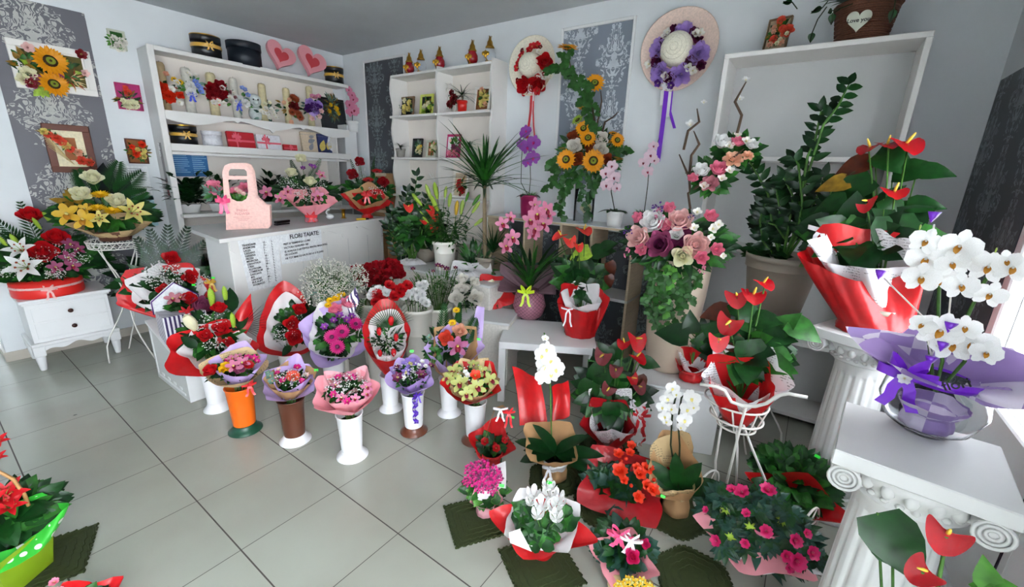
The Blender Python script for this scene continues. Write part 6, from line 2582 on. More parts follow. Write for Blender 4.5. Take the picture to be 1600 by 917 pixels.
# 9 gerbera bouquet, lilac with zebra paper
s = bouquet('bouquet of magenta gerberas and pink ranunculus in white lilac paper', v9, (527, 515), 38, fwd=-.02)
s.wrap(523, 524, 48, 50, 'paper_lilac', r0=.035, corners=4, ext=.25, ph=.3, lift=.015, back=.2, amp=.06)
s.wrap(524, 522, 40, 42, 'paper_white', r0=.03, corners=4, ext=.2, ph=.7, lift=.02, back=.5, name='inner_paper')
s.fls(Y2, 'gerbera:magenta,plum', [(303, 304, 58), (242, 338, 60), (196, 362, 60), (221, 406, 60)], 58, .04)
s.fls(Y2, 'peony:pink', [(272, 208, 50), (211, 236, 46)], 46, .04)
s.fls(Y2, 'chrysanthemum:yellow', [(190, 200, 34), (215, 192, 36), (180, 222, 30), (243, 173, 30), (222, 180, 26)], 34, .04)
s.fls(Y2, 'alstroemeria:violet', [(230, 268, 44), (262, 288, 44), (165, 318, 40), (205, 290, 38), (285, 270, 36)], 42, .04)
s.frond(*zz(Y2, 250, 380), *zz(Y2, 330, 200), n=16, L=.10, W=.007)
s.sheet([(540, 470, .05), (556, 448, .06), (562, 470, .04), (548, 500, .03)], 'stripes', 'striped_paper', sag=.01)
s.leaves(527, 520, 34, 60, .08, .035, DG, rpy=32)
s.price(569, 528)

# 10 red roses in red and white
s = bouquet('pointed bouquet of three red roses in red and white paper left of the gerberas', v10, (460, 500), 34, fwd=-.02)
s.wrap(452, 512, 46, 52, 'paper_red', r0=.035, corners=3, ext=.2, ph=.25, lift=.01, back=.5, amp=.05, pleats=5)
s.wrap(454, 514, 38, 42, 'paper_white', r0=.03, corners=3, ext=.2, ph=.25, lift=.01, back=.45, name='inner_paper', pleats=5)
s.fls(Y2, 'rose:red', [(52, 238, 50), (18, 302, 58), (28, 364, 60)], 50, .06)
s.gyp(*zz(Y2, 60, 320), 16, 110, rpy=20, up=.04)
s.gyp(*zz(Y2, -25, 345), 14, 90, rpy=14, up=.02)
mb = MB()
p0, p1 = s.D(*zz(Y2, 70, 350), .0), s.D(*zz(Y2, 100, 190), .02)
mb.leaf(p0, p1 - p0, (p1 - p0).length * 1.1, .09, 0, 'ovate', .1, .2, s.n, 6)
p0, p1 = s.D(*zz(Y2, 10, 400), .0), s.D(*zz(Y2, -20, 440), .02)
mb.leaf(p0, p1 - p0, .09, .05, 0, 'ovate', .1, .2, s.n, 6)
s.part('broad_leaves', mb, ['leaf_deep'])
s.leaves(462, 503, 30, 74, .07, .035, DG, rpy=32)

# ---- bouquets on and behind the low display box
P = Vector((-3.70, 1.0, .405))
s = A('bouquet', 'bouquet of red roses and babys breath in clear film lying against the counter', 'bouquet', P)
s.setdisc(262, 440, 0, tilt=14)
s.wrap(258, 450, 60, 40, 'paper_red', r0=.06, corners=5, ext=.2, ph=.2, lift=.01, amp=.06, foot=(.07, .03), z0=.03)
s.wrap(262, 446, 50, 34, 'paper_white', r0=.05, corners=6, ext=.2, ph=.4, lift=.01, name='inner_paper', z0=.03)
s.fls(Y1, 'rose:red', [(206, 70, 60), (295, 160, 56), (172, 222, 50)], 55, .05)
s.gyp(*zz(Y1, 175, 155), 26, 260, rpy=24, up=.03, r=.005)
s.gyp(*zz(Y1, 350, 180), 12, 60, rpy=10, up=.03)
s.leaves(262, 445, 52, 70, .11, .05, ('leaf_dark', 'leaf_deep'), rpy=30, thick=.2)
mb = MB()
for (x1, y1) in ((215, 375), (235, 362), (262, 355), (292, 358), (318, 380)):
    palm_mb(mb, s.D(262, 440, -.02), s.D(x1, y1, .0), 15, .11, .009, .15, s.n)
s.part('palm_leaves', mb, ['leaf_deep'])
s.sheet([(214, 440, .02), (224, 360, .06), (316, 365, .06), (312, 430, .02)], 'cellophane', 'clear_film', sag=-.03)
s.sheet([(320, 440, -.02), (345, 430, -.02), (348, 452, -.04), (325, 460, -.04)], 'paper_red', 'paper_corner', sag=.01)
s.bow(s.D(330, 442, .03), .05, 'gold_ribbon')
s.price(333, 434, .05)
P = Vector((-3.47, .97, .345))
s = A('flower_box', 'striped purple and white flower box with a red rose on the low display box', 'flower box', P, rz_=math.atan2((P - CAM).y, (P - CAM).x) - math.pi / 2 + R(12))
s.setdisc(292, 478, 0, tilt=35)
mb = MB()
w = 27 * s.k
hh = HZ(P, 486) - P.z
mb.box(-w, w, -w * .75, w * .75, 0, hh, 0, .003)
s.part('box', mb, ['stripes'])
mb = MB()
pts = [(-w * 1.05, hh * .9), (w * 1.15, hh * .9), (w * 1.15, hh * 1.35), (w * .1, hh * 1.9), (-w * 1.05, hh * 1.35)]
mb.poly_prism(pts, -.003, .003, 0, Matrix.Translation((0, w * .8, 0)) @ Matrix.Rotation(R(84), 4, 'X'))
s.part('open_lid', mb, ['sheet'])
mb = MB()
P3 = [Vector((x, w * .8 - .01, z)) for x, z in pts[2:] + pts[:0]]
mb.tube([(pts[1][0], w * .79, pts[1][1]), (pts[2][0], w * .79, pts[2][1]), (pts[3][0], w * .79, pts[3][1]), (pts[4][0], w * .79, pts[4][1]), (pts[0][0], w * .79, pts[0][1])], .004, 5, 0)
s.part('lid_edge', mb, ['deep_violet'])
s.fls(Y1, 'rose:red', [(289, 262, 58)], 58, .04)
s.fls(Y1, 'peony:mauve', [(350, 295, 70), (375, 300, 40)], 70, .03)
s.fls(Y1, 'orchid:dusty_pink', [(215, 268, 60), (250, 262, 46)], 60, .03)
s.leaves(*zz(Y1, 290, 290), 26, 40, .07, .03, DG, rpy=10)
s.bow(s.D(*zz(Y1, 280, 325), .05), .05, 'red_ribbon')
s.price(*zz(Y1, 313, 199), .05)
# dark greenery on the floor behind the box
P = Vector((-4.35, 1.42, 0))
s = A('potted_plant', 'large dark leaved plant in a pot between the plant stand and the counter', 'potted plant', P)
s.pot(.15, .11, .26, 'pot_taupe')
s.setdisc(255, 420, 0, tilt=40)
s.leaves(262, 425, 58, 110, .15, .07, ('leaf_deep', 'leaf_black', 'leaf_dark'), rpy=42, thick=.6)
mb = MB()
for i in range(14):
    a = i * 2.4
    mb.tube([(0, 0, .22), (.12 * math.cos(a), .12 * math.sin(a), .75)], .005, 5, 0)
s.part('stems', mb, ['stem_dark'])

# ---- buckets of cut flowers behind


def cut(V, kind, label, pts_z, pts, d, disc, tilt, group, leafmb=None, name=None, cat='flower', up=0, sm='stem', leaf=True, leafL=.05, out=.5):
    """each cut flower in a bucket is a thing of its own: head, stem and a few leaves"""
    P, h, r = V
    F = A('tmp', 'tmp', 'tmp', P)
    F.setdisc(*disc, tilt=tilt)
    k0 = F.k
    for i, pt in enumerate(pts):
        x, y = zz(pts_z, pt[0], pt[1])
        dd = (pt[2] if len(pt) > 2 else d) / pts_z[2]
        p = F.D(x, y, up + random.uniform(-.01, .02))
        wp = P + F.inv.transposed() @ p
        e = empty(name or kind.split(':')[0], wp, F.rz, label=label, cat=cat, group=group)
        q = p - F.c
        dr = F.n + q * (out / max(.06, q.length + .04))
        hd = head(kind)
        o = obj('flower_head', hd[0][1], None, e)
        rr_ = 1.12 * dd / 2 * KM(wp)
        o.rotation_mode = 'QUATERNION'
        o.rotation_quaternion = quat(dr, random.uniform(-1, 1))
        o.scale = (rr_,) * 3
        for n2, me in hd[1:]:
            c_ = bpy.data.objects.new(n2, me)
            C.objects.link(c_)
            c_.parent = o
        a = i * 2.4
        foot = Vector((r * .5 * math.cos(a), r * .5 * math.sin(a), h * .35)) - p
        mouth = Vector((r * .6 * math.cos(a), r * .6 * math.sin(a), h)) - p
        mb = MB()
        mb.tube([foot, mouth, mouth * .4 + Vector((0, 0, .01)), -dr.normalized() * rr_ * .4], .003, 5, 0)
        obj('stem', mb, [sm], e)
        if leaf:
            mb = MB()
            for j in range(5):
                b = mouth * (.15 + .16 * j)
                mb.leaf(b, (math.cos(a + j * 2.2), math.sin(a + j * 2.2), .7), leafL, leafL * .5, 0, 'ovate', .4, .2, None, 3)
            obj('leaves', mb, ['leaf_dark'], e)
    bpy.data.objects.remove(F.e)


B = G(528, 520, 0)
bk1 = bucket('tall cream bucket full of babys breath in front of the counter', 528, 600, 492, 24)
s = A('babys_breath_bunch', 'big airy bunch of white babys breath in front of the counter', 'flower bunch', bk1[0] + Vector((0, 0, bk1[1])))
s.setdisc(522, 440, 0, tilt=25)
for (x, y, r_, n) in ((510, 435, 38, 700), (540, 440, 34, 500), (500, 455, 30, 300), (555, 430, 22, 200)):
    s.gyp(x, y, r_, n, rpy=r_ * .8, thick=.09, r=.0048, mats=('soft_white', 'stem'))
mb = MB()
for i in range(90):
    a = random.uniform(0, 6.283)
    p1 = s.D(522 + 46 * math.cos(a) * random.random(), 442 - 30 * random.random(), random.uniform(-.05, .05))
    mb.tube([(0, 0, -.05), p1 * .5 + Vector((0, 0, .02)), p1], .0012, 3, 0, cap=False)
s.part('stems', mb, ['stem'])
s.leaves(522, 450, 36, 60, .05, .008, ('stem', 'leaf_grey'), 'lance', rpy=20)

bk2 = bucket('grey white bucket holding the dark red roses', 592, 565, 470, 26)
cut(bk2, 'rose:deep_red', 'dark red cut rose in the bucket beside the counter', Y2, [(330, 60), (360, 50), (395, 42), (425, 40), (460, 45), (495, 55), (345, 85), (378, 78), (412, 74), (448, 76), (484, 82), (335, 110), (368, 112), (402, 108), (438, 112), (300, 62), (310, 90), (505, 78), (455, 30), (480, 35)], 44, (590, 430), 35, 'dark red cut roses in the bucket beside the counter', up=0, name='cut_rose')
s = A('babys_breath_bunch', 'sprig of babys breath tucked beside the dark red roses', 'flower bunch', bk2[0] + Vector((0, 0, bk2[1])))
s.setdisc(556, 422, -.04, tilt=35)
s.gyp(556, 421, 12, 90, rpy=8, up=.03)
mb = MB()
mb.tube([(-.02, 0, -.1), s.D(556, 424)], .002, 4, 0)
s.part('stems', mb, ['stem'])
bk3 = bucket('grey white bucket of red carnations, behind the tulip bouquet', 598, 592, 500, 25)
cut(bk3, 'carnation:red', 'red cut carnation in a grey white bucket', Y2, [(398, 170), (425, 195), (395, 205), (480, 150), (500, 165), (475, 180), (510, 145), (535, 130), (455, 130), (440, 215)], 50, (596, 462), 40, 'red cut carnations in the middle bucket', name='cut_carnation', leafL=.03)
cut(bk3, 'carnation:white', 'white cut carnation among the red carnations', Y2, [(380, 160), (405, 147), (440, 165), (372, 178), (445, 150)], 42, (596, 462), 40, 'white cut carnations among the red ones', name='cut_carnation', leafL=.03)
bk4 = bucket('cream bucket of white carnations right of the red ones', 655, 575, 480, 24)
cut(bk4, 'carnation:white', 'white cut carnation in the bucket right of the red ones', Y2, [(535, 165), (560, 180), (583, 185), (606, 198), (520, 180), (590, 130), (605, 140), (550, 155), (575, 160), (600, 170), (620, 210), (612, 125)], 42, (645, 458), 40, 'white cut carnations in their own bucket', name='cut_carnation', leafL=.03)
bk5 = bucket('cream bucket of plum alstroemeria in bud', 686, 566, 478, 22)
s = A('alstroemeria_bunch', 'leafy bunch of plum alstroemeria buds behind the white carnations', 'flower bunch', bk5[0] + Vector((0, 0, bk5[1])))
s.setdisc(672, 445, 0, tilt=25)
s.fls(Y2, 'alstroemeria:plum', [(672, 45, 34), (710, 60, 34), (560, 60, 28), (690, 50, 28), (750, 55, 26), (650, 70, 24)], 30, .02, dirn=(0, -.6, 1), stem=(0, 0, -.05))
mb = MB()
for i in range(26):
    x = 640 + i * 3.4
    p1 = s.D(x, 415 + random.uniform(0, 22), random.uniform(-.03, .03))
    p0 = Vector((p1.x * .25, p1.y * .25, -.04))
    mb.tube([p0, p1], .0025, 4, 0)
    for j in range(7):
        t = .35 + .6 * j / 7
        mb.leaf(p0.lerp(p1, t), (random.uniform(-1, 1), random.uniform(-.6, .2), random.uniform(.3, 1)), .07, .016, j % 2, 'lance', .35, .2, None, 3)
s.part('stems_and_leaves', mb, ['stem', 'leaf'])
bk6 = bucket('bucket of cream white roses beside the side table, half hidden by the palm bouquet', 728, 576, 486, 20)
cut(bk6, 'rose:soft_white', 'creamy white cut rose in the bucket beside the draped box', Y2, [(780, 102, 52), (836, 115, 46), (776, 148, 62), (754, 187, 62), (842, 184, 66)], 60, (728, 452), 35, 'creamy white cut roses', name='cut_rose', leafL=.08)
P = G(768, 478, .50)
s = A('potted_flowers', 'pot of white stock flowers wrapped in bright red paper on the draped box', 'potted plant', P)
s.pot(.05, .04, .07, 'pot_white')
s.setdisc(768, 455, 0, tilt=30)
s.wrap(772, 460, 32, 26, 'paper_red', r0=.045, corners=5, ext=.35, ph=.3, lift=.02, foot=(.055, .07), z0=.07, back=.3)
s.fls(Y2, 'blossom:cream', [(905, 120, 26), (920, 130, 26), (895, 140, 28), (915, 115, 22), (890, 150, 26), (925, 145, 22), (905, 150, 24)], 26, .03)
s.leaves(762, 462, 22, 50, .07, .03, DG, rpy=22)

# lily bucket on the bench
bk7 = bucket('white bucket of green lily buds standing on the plant bench', 695, 420, 376, 18.5, z0=.70)
F = A('tmp', 'tmp', 'tmp', bk7[0])
for i, (x, y, x0, y0, l, cm) in enumerate(((420, 375, 520, 500, 90, 'leaf_lime'), (503, 320, 560, 480, 95, 'leaf_bud'), (556, 312, 590, 500, 100, 'leaf_lime'), (545, 400, 600, 520, 105, 'leaf_lime'), (625, 322, 610, 420, 70, 'leaf_bud'), (655, 378, 640, 480, 85, 'leaf_bud'), (704, 435, 690, 560, 88, 'orchid_gold'), (742, 430, 720, 560, 90, 'leaf_bud'), (780, 355, 740, 480, 62, 'leaf_bright'), (845, 378, 760, 500, 80, 'leaf_bright'), (842, 430, 770, 540, 85, 'leaf_bud'), (868, 532, 780, 600, 80, 'leaf_bud'), (482, 520, 560, 600, 50, 'leaf_lime'), (452, 470, 540, 560, 30, 'leaf_lime'))):
    zz7 = (560, 230, 4.586)
    p = F.L(*zz(zz7, x, y), -.02)
    p0 = F.L(*zz(zz7, x0, y0), 0)
    wp = F.O + F.inv.transposed() @ p
    e = empty('cut_lily', wp, F.rz, label='cut lily with long green buds in the white bucket on the plant bench', cat='flower', group='cut lilies in bud')
    dr = Vector((p - p0)).normalized()
    o = obj('bud', head('lily_bud:' + cm)[0][1], None, e)
    o.rotation_mode = 'QUATERNION'
    o.rotation_quaternion = quat(dr)
    q_ = 1.25 * l / 4.586 / 2 * KM(wp)
    o.scale = (q_, q_, q_)
    mb = MB()
    rt = Vector((.03 * math.cos(i), .03 * math.sin(i), bk7[1] * .4)) - p
    mb.tube([rt, Vector((rt.x * .7, rt.y * .7, bk7[1] - p.z + .04)), p0 - p, -dr * q_ * .95], .003, 5, 0)
    obj('stem', mb, ['stem'], e)
    mb = MB()
    for j in range(14):
        t = .25 + .05 * j
        b = rt.lerp(p0 - p, t + .1)
        mb.leaf(b, (math.cos(i + j * 2.4), math.sin(i + j * 2.4), .5), .12, .034, 0, 'lance', .6, .2, None, 4)
    obj('leaves', mb, ['leaf'], e)
bpy.data.objects.remove(F.e)


# ================================================================ ON THE COUNTER AND AT THE LEFT WALL
random.seed(31)
ZC_ = ZK + .001
# pink card bag
P = G(392, 357, ZC_)
s = A('flower_bag', 'pink cut-out card flower bag standing on the counter', 'bag', P)
k = s.k
za = (320, 240, 5.333)
out = [(178, 632), (528, 618), (545, 600), (540, 432), (500, 425), (430, 360), (400, 150), (370, 95), (330, 80), (210, 80), (165, 100), (147, 150), (160, 360), (175, 430)]
hole1 = [(215, 125), (330, 130), (350, 150), (352, 188), (200, 184), (198, 150)]
hole2 = [(195, 215), (352, 215), (362, 330), (345, 375), (310, 395), (270, 395), (225, 375), (208, 330)]
lp = lambda pts: [s.L(*zz(za, x, y), 0) for x, y in pts]


def cut_panel(outer, holes, th, y, mat, name, parent):
    cu = bpy.data.curves.new(name, 'CURVE')
    cu.dimensions = '2D'
    cu.fill_mode = 'BOTH'
    cu.extrude = th / 2
    for pts in [outer] + holes:
        sp = cu.splines.new('POLY')
        sp.points.add(len(pts) - 1)
        for q, p in zip(sp.points, pts):
            q.co = (p.x, p.z, 0, 1)
        sp.use_cyclic_u = True
    o = bpy.data.objects.new(name, cu)
    C.objects.link(o)
    bpy.context.view_layer.update()
    me = bpy.data.meshes.new_from_object(o.evaluated_get(bpy.context.evaluated_depsgraph_get()))
    bpy.data.objects.remove(o)
    me.transform(Matrix.Translation((0, y, 0)) @ Matrix.Rotation(R(90), 4, 'X'))
    me.materials.clear()
    me.materials.append(M(mat))
    o = bpy.data.objects.new(name, me)
    C.objects.link(o)
    o.parent = parent
    return o


cut_panel(lp(out), [lp(hole1), lp(hole2)], .003, -.03, 'bag_pink', 'front_panel', s.e)
cut_panel([p + Vector((.015, 0, .003)) for p in lp(out)], [lp(hole1), lp(hole2)], .003, .045, 'bag_pink', 'back_panel', s.e)
a, b = lp([(545, 600)])[0], lp([(540, 432)])[0]
mb = MB()
for (q0, q1) in ((a, b), lp([(178, 632), (175, 430)])):
    mb.add([(q0.x, -.03, q0.z), (q0.x + .012, .045, q0.z), (q1.x + .012, .045, q1.z), (q1.x, -.03, q1.z)], [(0, 1, 2, 3)], 0, False)
s.part('side_gusset', mb, ['bag_pink'])
acc = []
for body, sz, x, y in (('FRESH', .026, 310, 482), ('FLOWER', .026, 315, 510), ('BEAUTIFUL FLOWERS FOR YOU', .009, 318, 532), ('LOVE AND HAPPINESS', .009, 318, 546), ('A SPECIAL DAY', .009, 318, 560)):
    p = s.L(*zz(za, x, y), -.034)
    text('t', body, sz, 'print_pink', None, p, (R(90), 0, 0), into=acc)
lettering(acc, s.e, 'print_pink')
bw = s.bow(s.L(*zz(za, 150, 400), -.06), .055, 'pink_bow', w=.6, tl=2.0)
s.setdisc(*zz(za, 285, 330), .01, tilt=20)
s.fls(za, 'garden_rose:pink', [(60, 272, 105), (340, 275, 80), (250, 310, 70)], 80, .0)
s.fls(za, 'blossom:blush', [(290, 320, 50), (320, 335, 40), (265, 300, 40)], 50, .01)
s.leaves(*zz(za, 285, 365), 14, 40, .05, .025, ('leaf_bright', 'leaf'), rpy=6)
s.leaves(*zz(za, 100, 320), 16, 40, .06, .02, ('leaf_grey', 'leaf'), rpy=12, name='eucalyptus')
# white rose bouquet with orchids
P = G(487, 347, ZC_)
s = A('bouquet', 'white rose and mauve orchid bouquet in pink paper standing on the counter', 'bouquet', P)
s.setdisc(480, 290, -.02, tilt=22)
s.wrap(484, 308, 34, 14, 'paper_pink', r0=.035, corners=4, ext=.45, ph=.3, lift=.02, foot=(.055, .045), z0=.05, amp=.08)
s.bow(Vector((0, -.06, .05)), .06, 'red_ribbon', tl=.9)
s.fls(za, 'rose:cream', [(800, 40, 78), (722, 158, 80), (878, 230, 82)], 80, .05, dirn=(0, -.8, .8), stem=(0, 0, .1))
s.fls(za, 'orchid:orchid_pink,lip_red', [(520, 325, 100), (635, 375, 90), (700, 310, 70), (940, 355, 90), (965, 180, 70)], 90, .03)
s.fls(za, 'alstroemeria:violet', [(820, 125, 50), (905, 115, 60), (880, 100, 40)], 50, .03)
s.gyp(*zz(za, 690, 235), 15, 110, rpy=14, up=.02)
s.gyp(*zz(za, 825, 335), 15, 110, rpy=12, up=.03)
s.gyp(*zz(za, 960, 270), 10, 50, rpy=8, up=.02)
s.leaves(480, 298, 46, 110, .09, .035, DG, rpy=20)
s.frond(470, 290, 455, 252, n=14, L=.07, W=.007)
s.frond(482, 285, 500, 250, n=14, L=.07, W=.007)
s.price(*zz(za, 612, 338), .04)
# red bouquet
P = G(574, 341, ZC_)
s = A('bouquet', 'red rose and gerbera bouquet in red paper at the right end of the counter', 'bouquet', P)
s.setdisc(574, 290, -.02, tilt=24)
s.wrap(574, 312, 34, 14, 'paper_red', r0=.035, corners=4, ext=.4, ph=.3, lift=.02, foot=(.055, .04), z0=.045, amp=.07)
s.wrap(574, 306, 26, 14, 'kraft', r0=.03, corners=4, ext=.4, ph=.1, z0=.045, name='kraft_paper', back=.4)
s.fls(za, 'rose:deep_red', [(1290, 68, 74), (1230, 172, 82), (1487, 238, 82)], 80, .04, dirn=(0, -.9, .6), stem=(0, 0, .1))
s.fls(za, 'gerbera:red,dark_red', [(1360, 222, 84), (1435, 150, 80)], 80, .03, dirn=(0, -.4, 1))
s.gyp(*zz(za, 1440, 305), 14, 110, rpy=7, up=.03)
s.gyp(*zz(za, 1290, 160), 10, 60, rpy=12, up=.02)
s.leaves(576, 295, 36, 110, .08, .035, DG, rpy=20)
s.frond(580, 285, 585, 246, n=14, L=.05, W=.008, angle=25)
s.frond(560, 285, 548, 250, n=12, L=.05, W=.006)
s.bow(s.D(*zz(za, 1350, 350), .06), .06, 'red_ribbon')
# counter clutter
P = G(537, 341, ZC_)
e = empty('ribbon_spool', P, 0, label='upright gold ribbon spool on the counter between the two bouquets', cat='spool')
mb = MB(); mb.lathe([(.028, 0), (.03, .002), (.03, .004), (.016, .005), (.016, .085), (.03, .086), (.03, .09)], 20, 0); obj('reel', mb, ['gold'], e)
P = G(557, 344, ZC_)
e = empty('marker', P, 1.3, label='yellow marker lying on the counter by the red bouquet', cat='pen')
mb = MB(); mb.tube([(0, 0, .009), (.09, 0, .009)], .009, 10, 0); obj('barrel', mb, ['yellow_tool'], e)
mb = MB(); mb.tube([(.09, 0, .009), (.12, 0, .009)], .010, 10, 0); obj('cap', mb, ['black_plastic'], e)
P = G(448, 350, ZC_)
e = empty('stapler', P, R(107), label='black stapler lying on the counter between the pink bag and the bouquet', cat='stapler')
mb = MB(); mb.box(-.12, .02, -.018, .018, 0, .012, 0, .003); obj('base', mb, ['black_plastic'], e)
mb = MB(); mb.box(-.12, .03, -.016, .016, .016, .036, 0, .005); obj('arm', mb, ['black_plastic'], e)
P = G(516, 343, ZC_)
s = A('ceramic_figurine', 'small white ceramic swan beside the bouquet on the counter', 'figurine', P)
mb = MB()
mb.ball((0, 0, .03), .03, 0, 12, 8, None, (1.2, .8, .9))
mb.tube([(-.01, 0, .04), (-.03, 0, .07), (-.015, 0, .095), (.005, 0, .09)], [.014, .009, .008, .007], 8, 0)
s.part('body', mb, ['pot_white'])

# red hat box arrangement on the nightstand
P = AX(80, 462, -4.66)
P = Vector((-4.68, P.y, .548))
s = A('flower_box', 'red round hat box of red roses and white lilies on the nightstand', 'flower box', P)
k = s.k
hr = HZ(P, 436) - P.z
mb = MB(); mb.lathe([(39 * k, 0), (40 * k, .01), (40 * k, hr)], 40, 0); s.part('box', mb, ['hat_box_red'])
s.band(40 * k + .001, hr * .62, hr * .16, 'blush', 'ribbon')
s.bow(Vector((0, -41 * k, hr * .55)), .05, 'blush', w=.35)
s.setdisc(72, 395, -.02, tilt=35)
s.fls(Z6, 'rose:red', [(117, 262, 60), (218, 348, 62), (165, 404, 74)], 62, .03, out=.2)
s.fls(Z6, 'lily:white', [(78, 395, 84), (95, 462, 104)], 90, .04)
s.fls(Z6, 'lily_bud:leaf_lime', [(60, 362, 55), (182, 270, 45), (142, 295, 45), (12, 365, 45)], 50, .03, dirn=(-.3, -.3, 1))
s.fls(Z6, 'orchid:mauve', [(270, 380, 50), (262, 430, 50), (280, 460, 44), (215, 465, 44), (300, 395, 40)], 44, .02)
for (x, y, r_) in ((230, 400, 20), (300, 430, 16), (130, 440, 18), (30, 480, 14), (215, 490, 12)):
    s.gyp(*zz(Z6, x, y), r_, 90, rpy=r_ * .6, up=.03)
s.leaves(70, 400, 72, 170, .12, .05, DG, rpy=26)
mb = MB()
for (x0, y0, x1, y1) in ((60, 395, -5, 345), (60, 395, 5, 365), (65, 390, 32, 318), (90, 390, 130, 370), (50, 400, -8, 385)):
    palm_mb(mb, s.D(x0, y0, .0), s.D(x1, y1, .02), 13, .10, .008, .15, s.n)
s.part('palm_leaves', mb, ['leaf_dark'])

# yellow arrangement on the plant stand
P = Vector((ST1.x, ST1.y, .952))
s = A('flower_basket', 'basket of yellow orchids and white roses in burlap on the left plant stand', 'flower basket', P)
s.setdisc(168, 325, 0, tilt=30)
s.pot(.11, .09, .07, 'wicker', 'basket')
s.wrap(172, 348, 46, 18, 'burlap', r0=.10, corners=7, ext=.25, ph=.2, lift=.03, z0=.03, name='burlap_wrap', amp=.08)
s.fls(Z6, 'rose:cream', [(357, 116, 56), (312, 180, 56), (452, 206, 56)], 56, .05, dirn=(0, -.8, .7), stem=(0, 0, .05))
s.fls(Z6, 'orchid:orchid_gold,lip_gold', [(265, 262, 76), (325, 282, 70), (330, 240, 40)], 70, .04)
s.fls(Z6, 'chrysanthemum:yellow', [(390, 188, 54), (378, 238, 48), (436, 250, 54)], 52, .05, dirn=(0, -.4, 1))
s.fls(Z6, 'lily:lemon', [(515, 250, 90), (385, 275, 60)], 90, .03)
s.leaves(168, 330, 56, 130, .12, .05, DG, rpy=22)
s.leaves(*zz(Z6, 300, 215), 16, 12, .10, .05, ('leaf_gold',), name='golden_leaves', up=.01)
mb = MB()
for (x0, y0, x1, y1, l, w) in ((158, 318, 160, 255, .24, .09), (178, 325, 200, 280, .22, .10), (165, 320, 170, 262, .2, .08)):
    p0, p1 = s.D(x0, y0, -.04), s.D(x1, y1, -.03)
    mb.leaf(p0, p1 - p0, (p1 - p0).length * 1.1, w * 1.3, 0, 'ovate', .1, .2, s.n, 6)
s.part('black_leaves', mb, ['leaf_black'])
mb = MB()
for (x0, y0, x1, y1) in ((150, 310, 122, 268), (175, 310, 220, 270), (178, 318, 226, 300), (170, 300, 185, 255)):
    palm_mb(mb, s.D(x0, y0, -.02), s.D(x1, y1, .0), 14, .13, .008, .1, s.n)
s.part('palm_leaves', mb, ['leaf_dark'])
s.bow(s.D(172, 372, .03), .05, 'paper_white') if False else None

# ================================================================ TALL PLANTS BY THE BOOKCASE


def zamio(s, stalks, L=.09, W=.045, mats=('leaf_deep', 'leaf_dark'), base=(0, 0, .1), n=9, dy=0.):
    for st in stalks:
        P_ = [Vector(base)] + [s.L(*p, dy + random.uniform(-.04, .04)) for p in st]
        mb = MB()
        mb.tube(P_, [.009] + [.006] * (len(P_) - 2) + [.003], 6, 2)
        tot = len(P_) - 1
        for i in range(n * 2 + 1):
            t = (.28 + .72 * i / (n * 2)) * tot
            j = min(tot - 1, int(t))
            q = P_[j].lerp(P_[j + 1], t - j)
            ax = (P_[j + 1] - P_[j]).normalized()
            sg = 1 if i % 2 else -1
            sd = ax.cross(Vector((random.uniform(-.6, .6), -1, .2))).normalized() * sg + Vector((0, random.uniform(-.7, .3), 0))
            mb.leaf(q, ax * .8 + sd, L * random.uniform(.85, 1.1), W, i % 2, 'ovate', .25, .25, (0, -1, .3), 4)
        mb.leaf(P_[-1], P_[-1] - P_[-2], L, W, 0, 'ovate', .1, .2, (0, -1, .3), 4)
        s.part('stalk', mb, list(mats) + ['stem'])


P = Vector((-2.27, 2.84, .70))
s = A('dracaena_tree', 'tall dracaena with a bare cane and crown of sword leaves before the bookcase', 'potted plant', P)
s.pot(.09, .07, .14, 'pot_taupe')
t1 = s.L(757, 285, 0)
mb = MB(); mb.tube([(0, 0, .1), t1 * .5 + Vector((0, 0, .02)), t1], [.02, .018, .014], 10, 0)
s.part('cane', mb, ['bark'])
mb = MB()
for i in range(70):
    a = i * 2.4
    up_ = random.uniform(-.1, 2.2)
    mb.leaf(t1 + Vector((0, 0, random.uniform(-.05, .04))), (math.cos(a), math.sin(a), up_), random.uniform(.36, .60), .036, i % 2, 'grass', .16, .3, None, 7)
s.part('crown', mb, ['leaf_dark', 'leaf'])
for (x, y, n_, l) in ((770, 395, 50, .30), (735, 420, 46, .22)):
    t2 = s.L(x, y, .02)
    mb = MB()
    mb.tube([(0, 0, .1), t2], [.014, .010], 8, 1)
    for i in range(n_):
        a = i * 2.4
        mb.leaf(t2, (math.cos(a) * .6, math.sin(a) * .6, random.uniform(.3, 1.6)), l * random.uniform(.7, 1.1), .014, 0, 'grass', .2, .3, None, 6)
    s.part('side_shoot', mb, ['leaf_dark', 'bark'])
# zz plant and red anthurium between counter and lily bucket
P = Vector((-3.0, 2.84, .70))
s = A('zz_plant', 'glossy zz plant with upright stalks between the counter and the lily bucket', 'potted plant', P)
s.pot(.10, .08, .13, 'pot_taupe')
zamio(s, [[(625, 350), (637, 300)], [(640, 350), (652, 275)], [(655, 360), (668, 310)], [(615, 360), (612, 330)], [(645, 370), (642, 330)], [(630, 380), (624, 345)], [(620, 400), (606, 350)]], .085, .04)
P = Vector((-2.72, 2.86, .70))
s = A('anthurium', 'red anthurium behind the green lily buds', 'potted plant', P)
s.pot(.09, .07, .13, 'pot_taupe')
s.setdisc(660, 350, 0, tilt=25)
s.leaves(655, 350, 32, 36, .13, .07, DG, rpy=30, thick=.5)
z8 = (560, 230, 4.586)
s.fls(z8, 'anthurium:spathe_coral', [(360, 430, 70), (520, 460, 60), (545, 500, 60), (540, 580, 60), (470, 530, 50), (530, 430, 50)], 60, .03, dirn=(.2, -.8, .6))
P = Vector((-2.30, 2.64, .70))
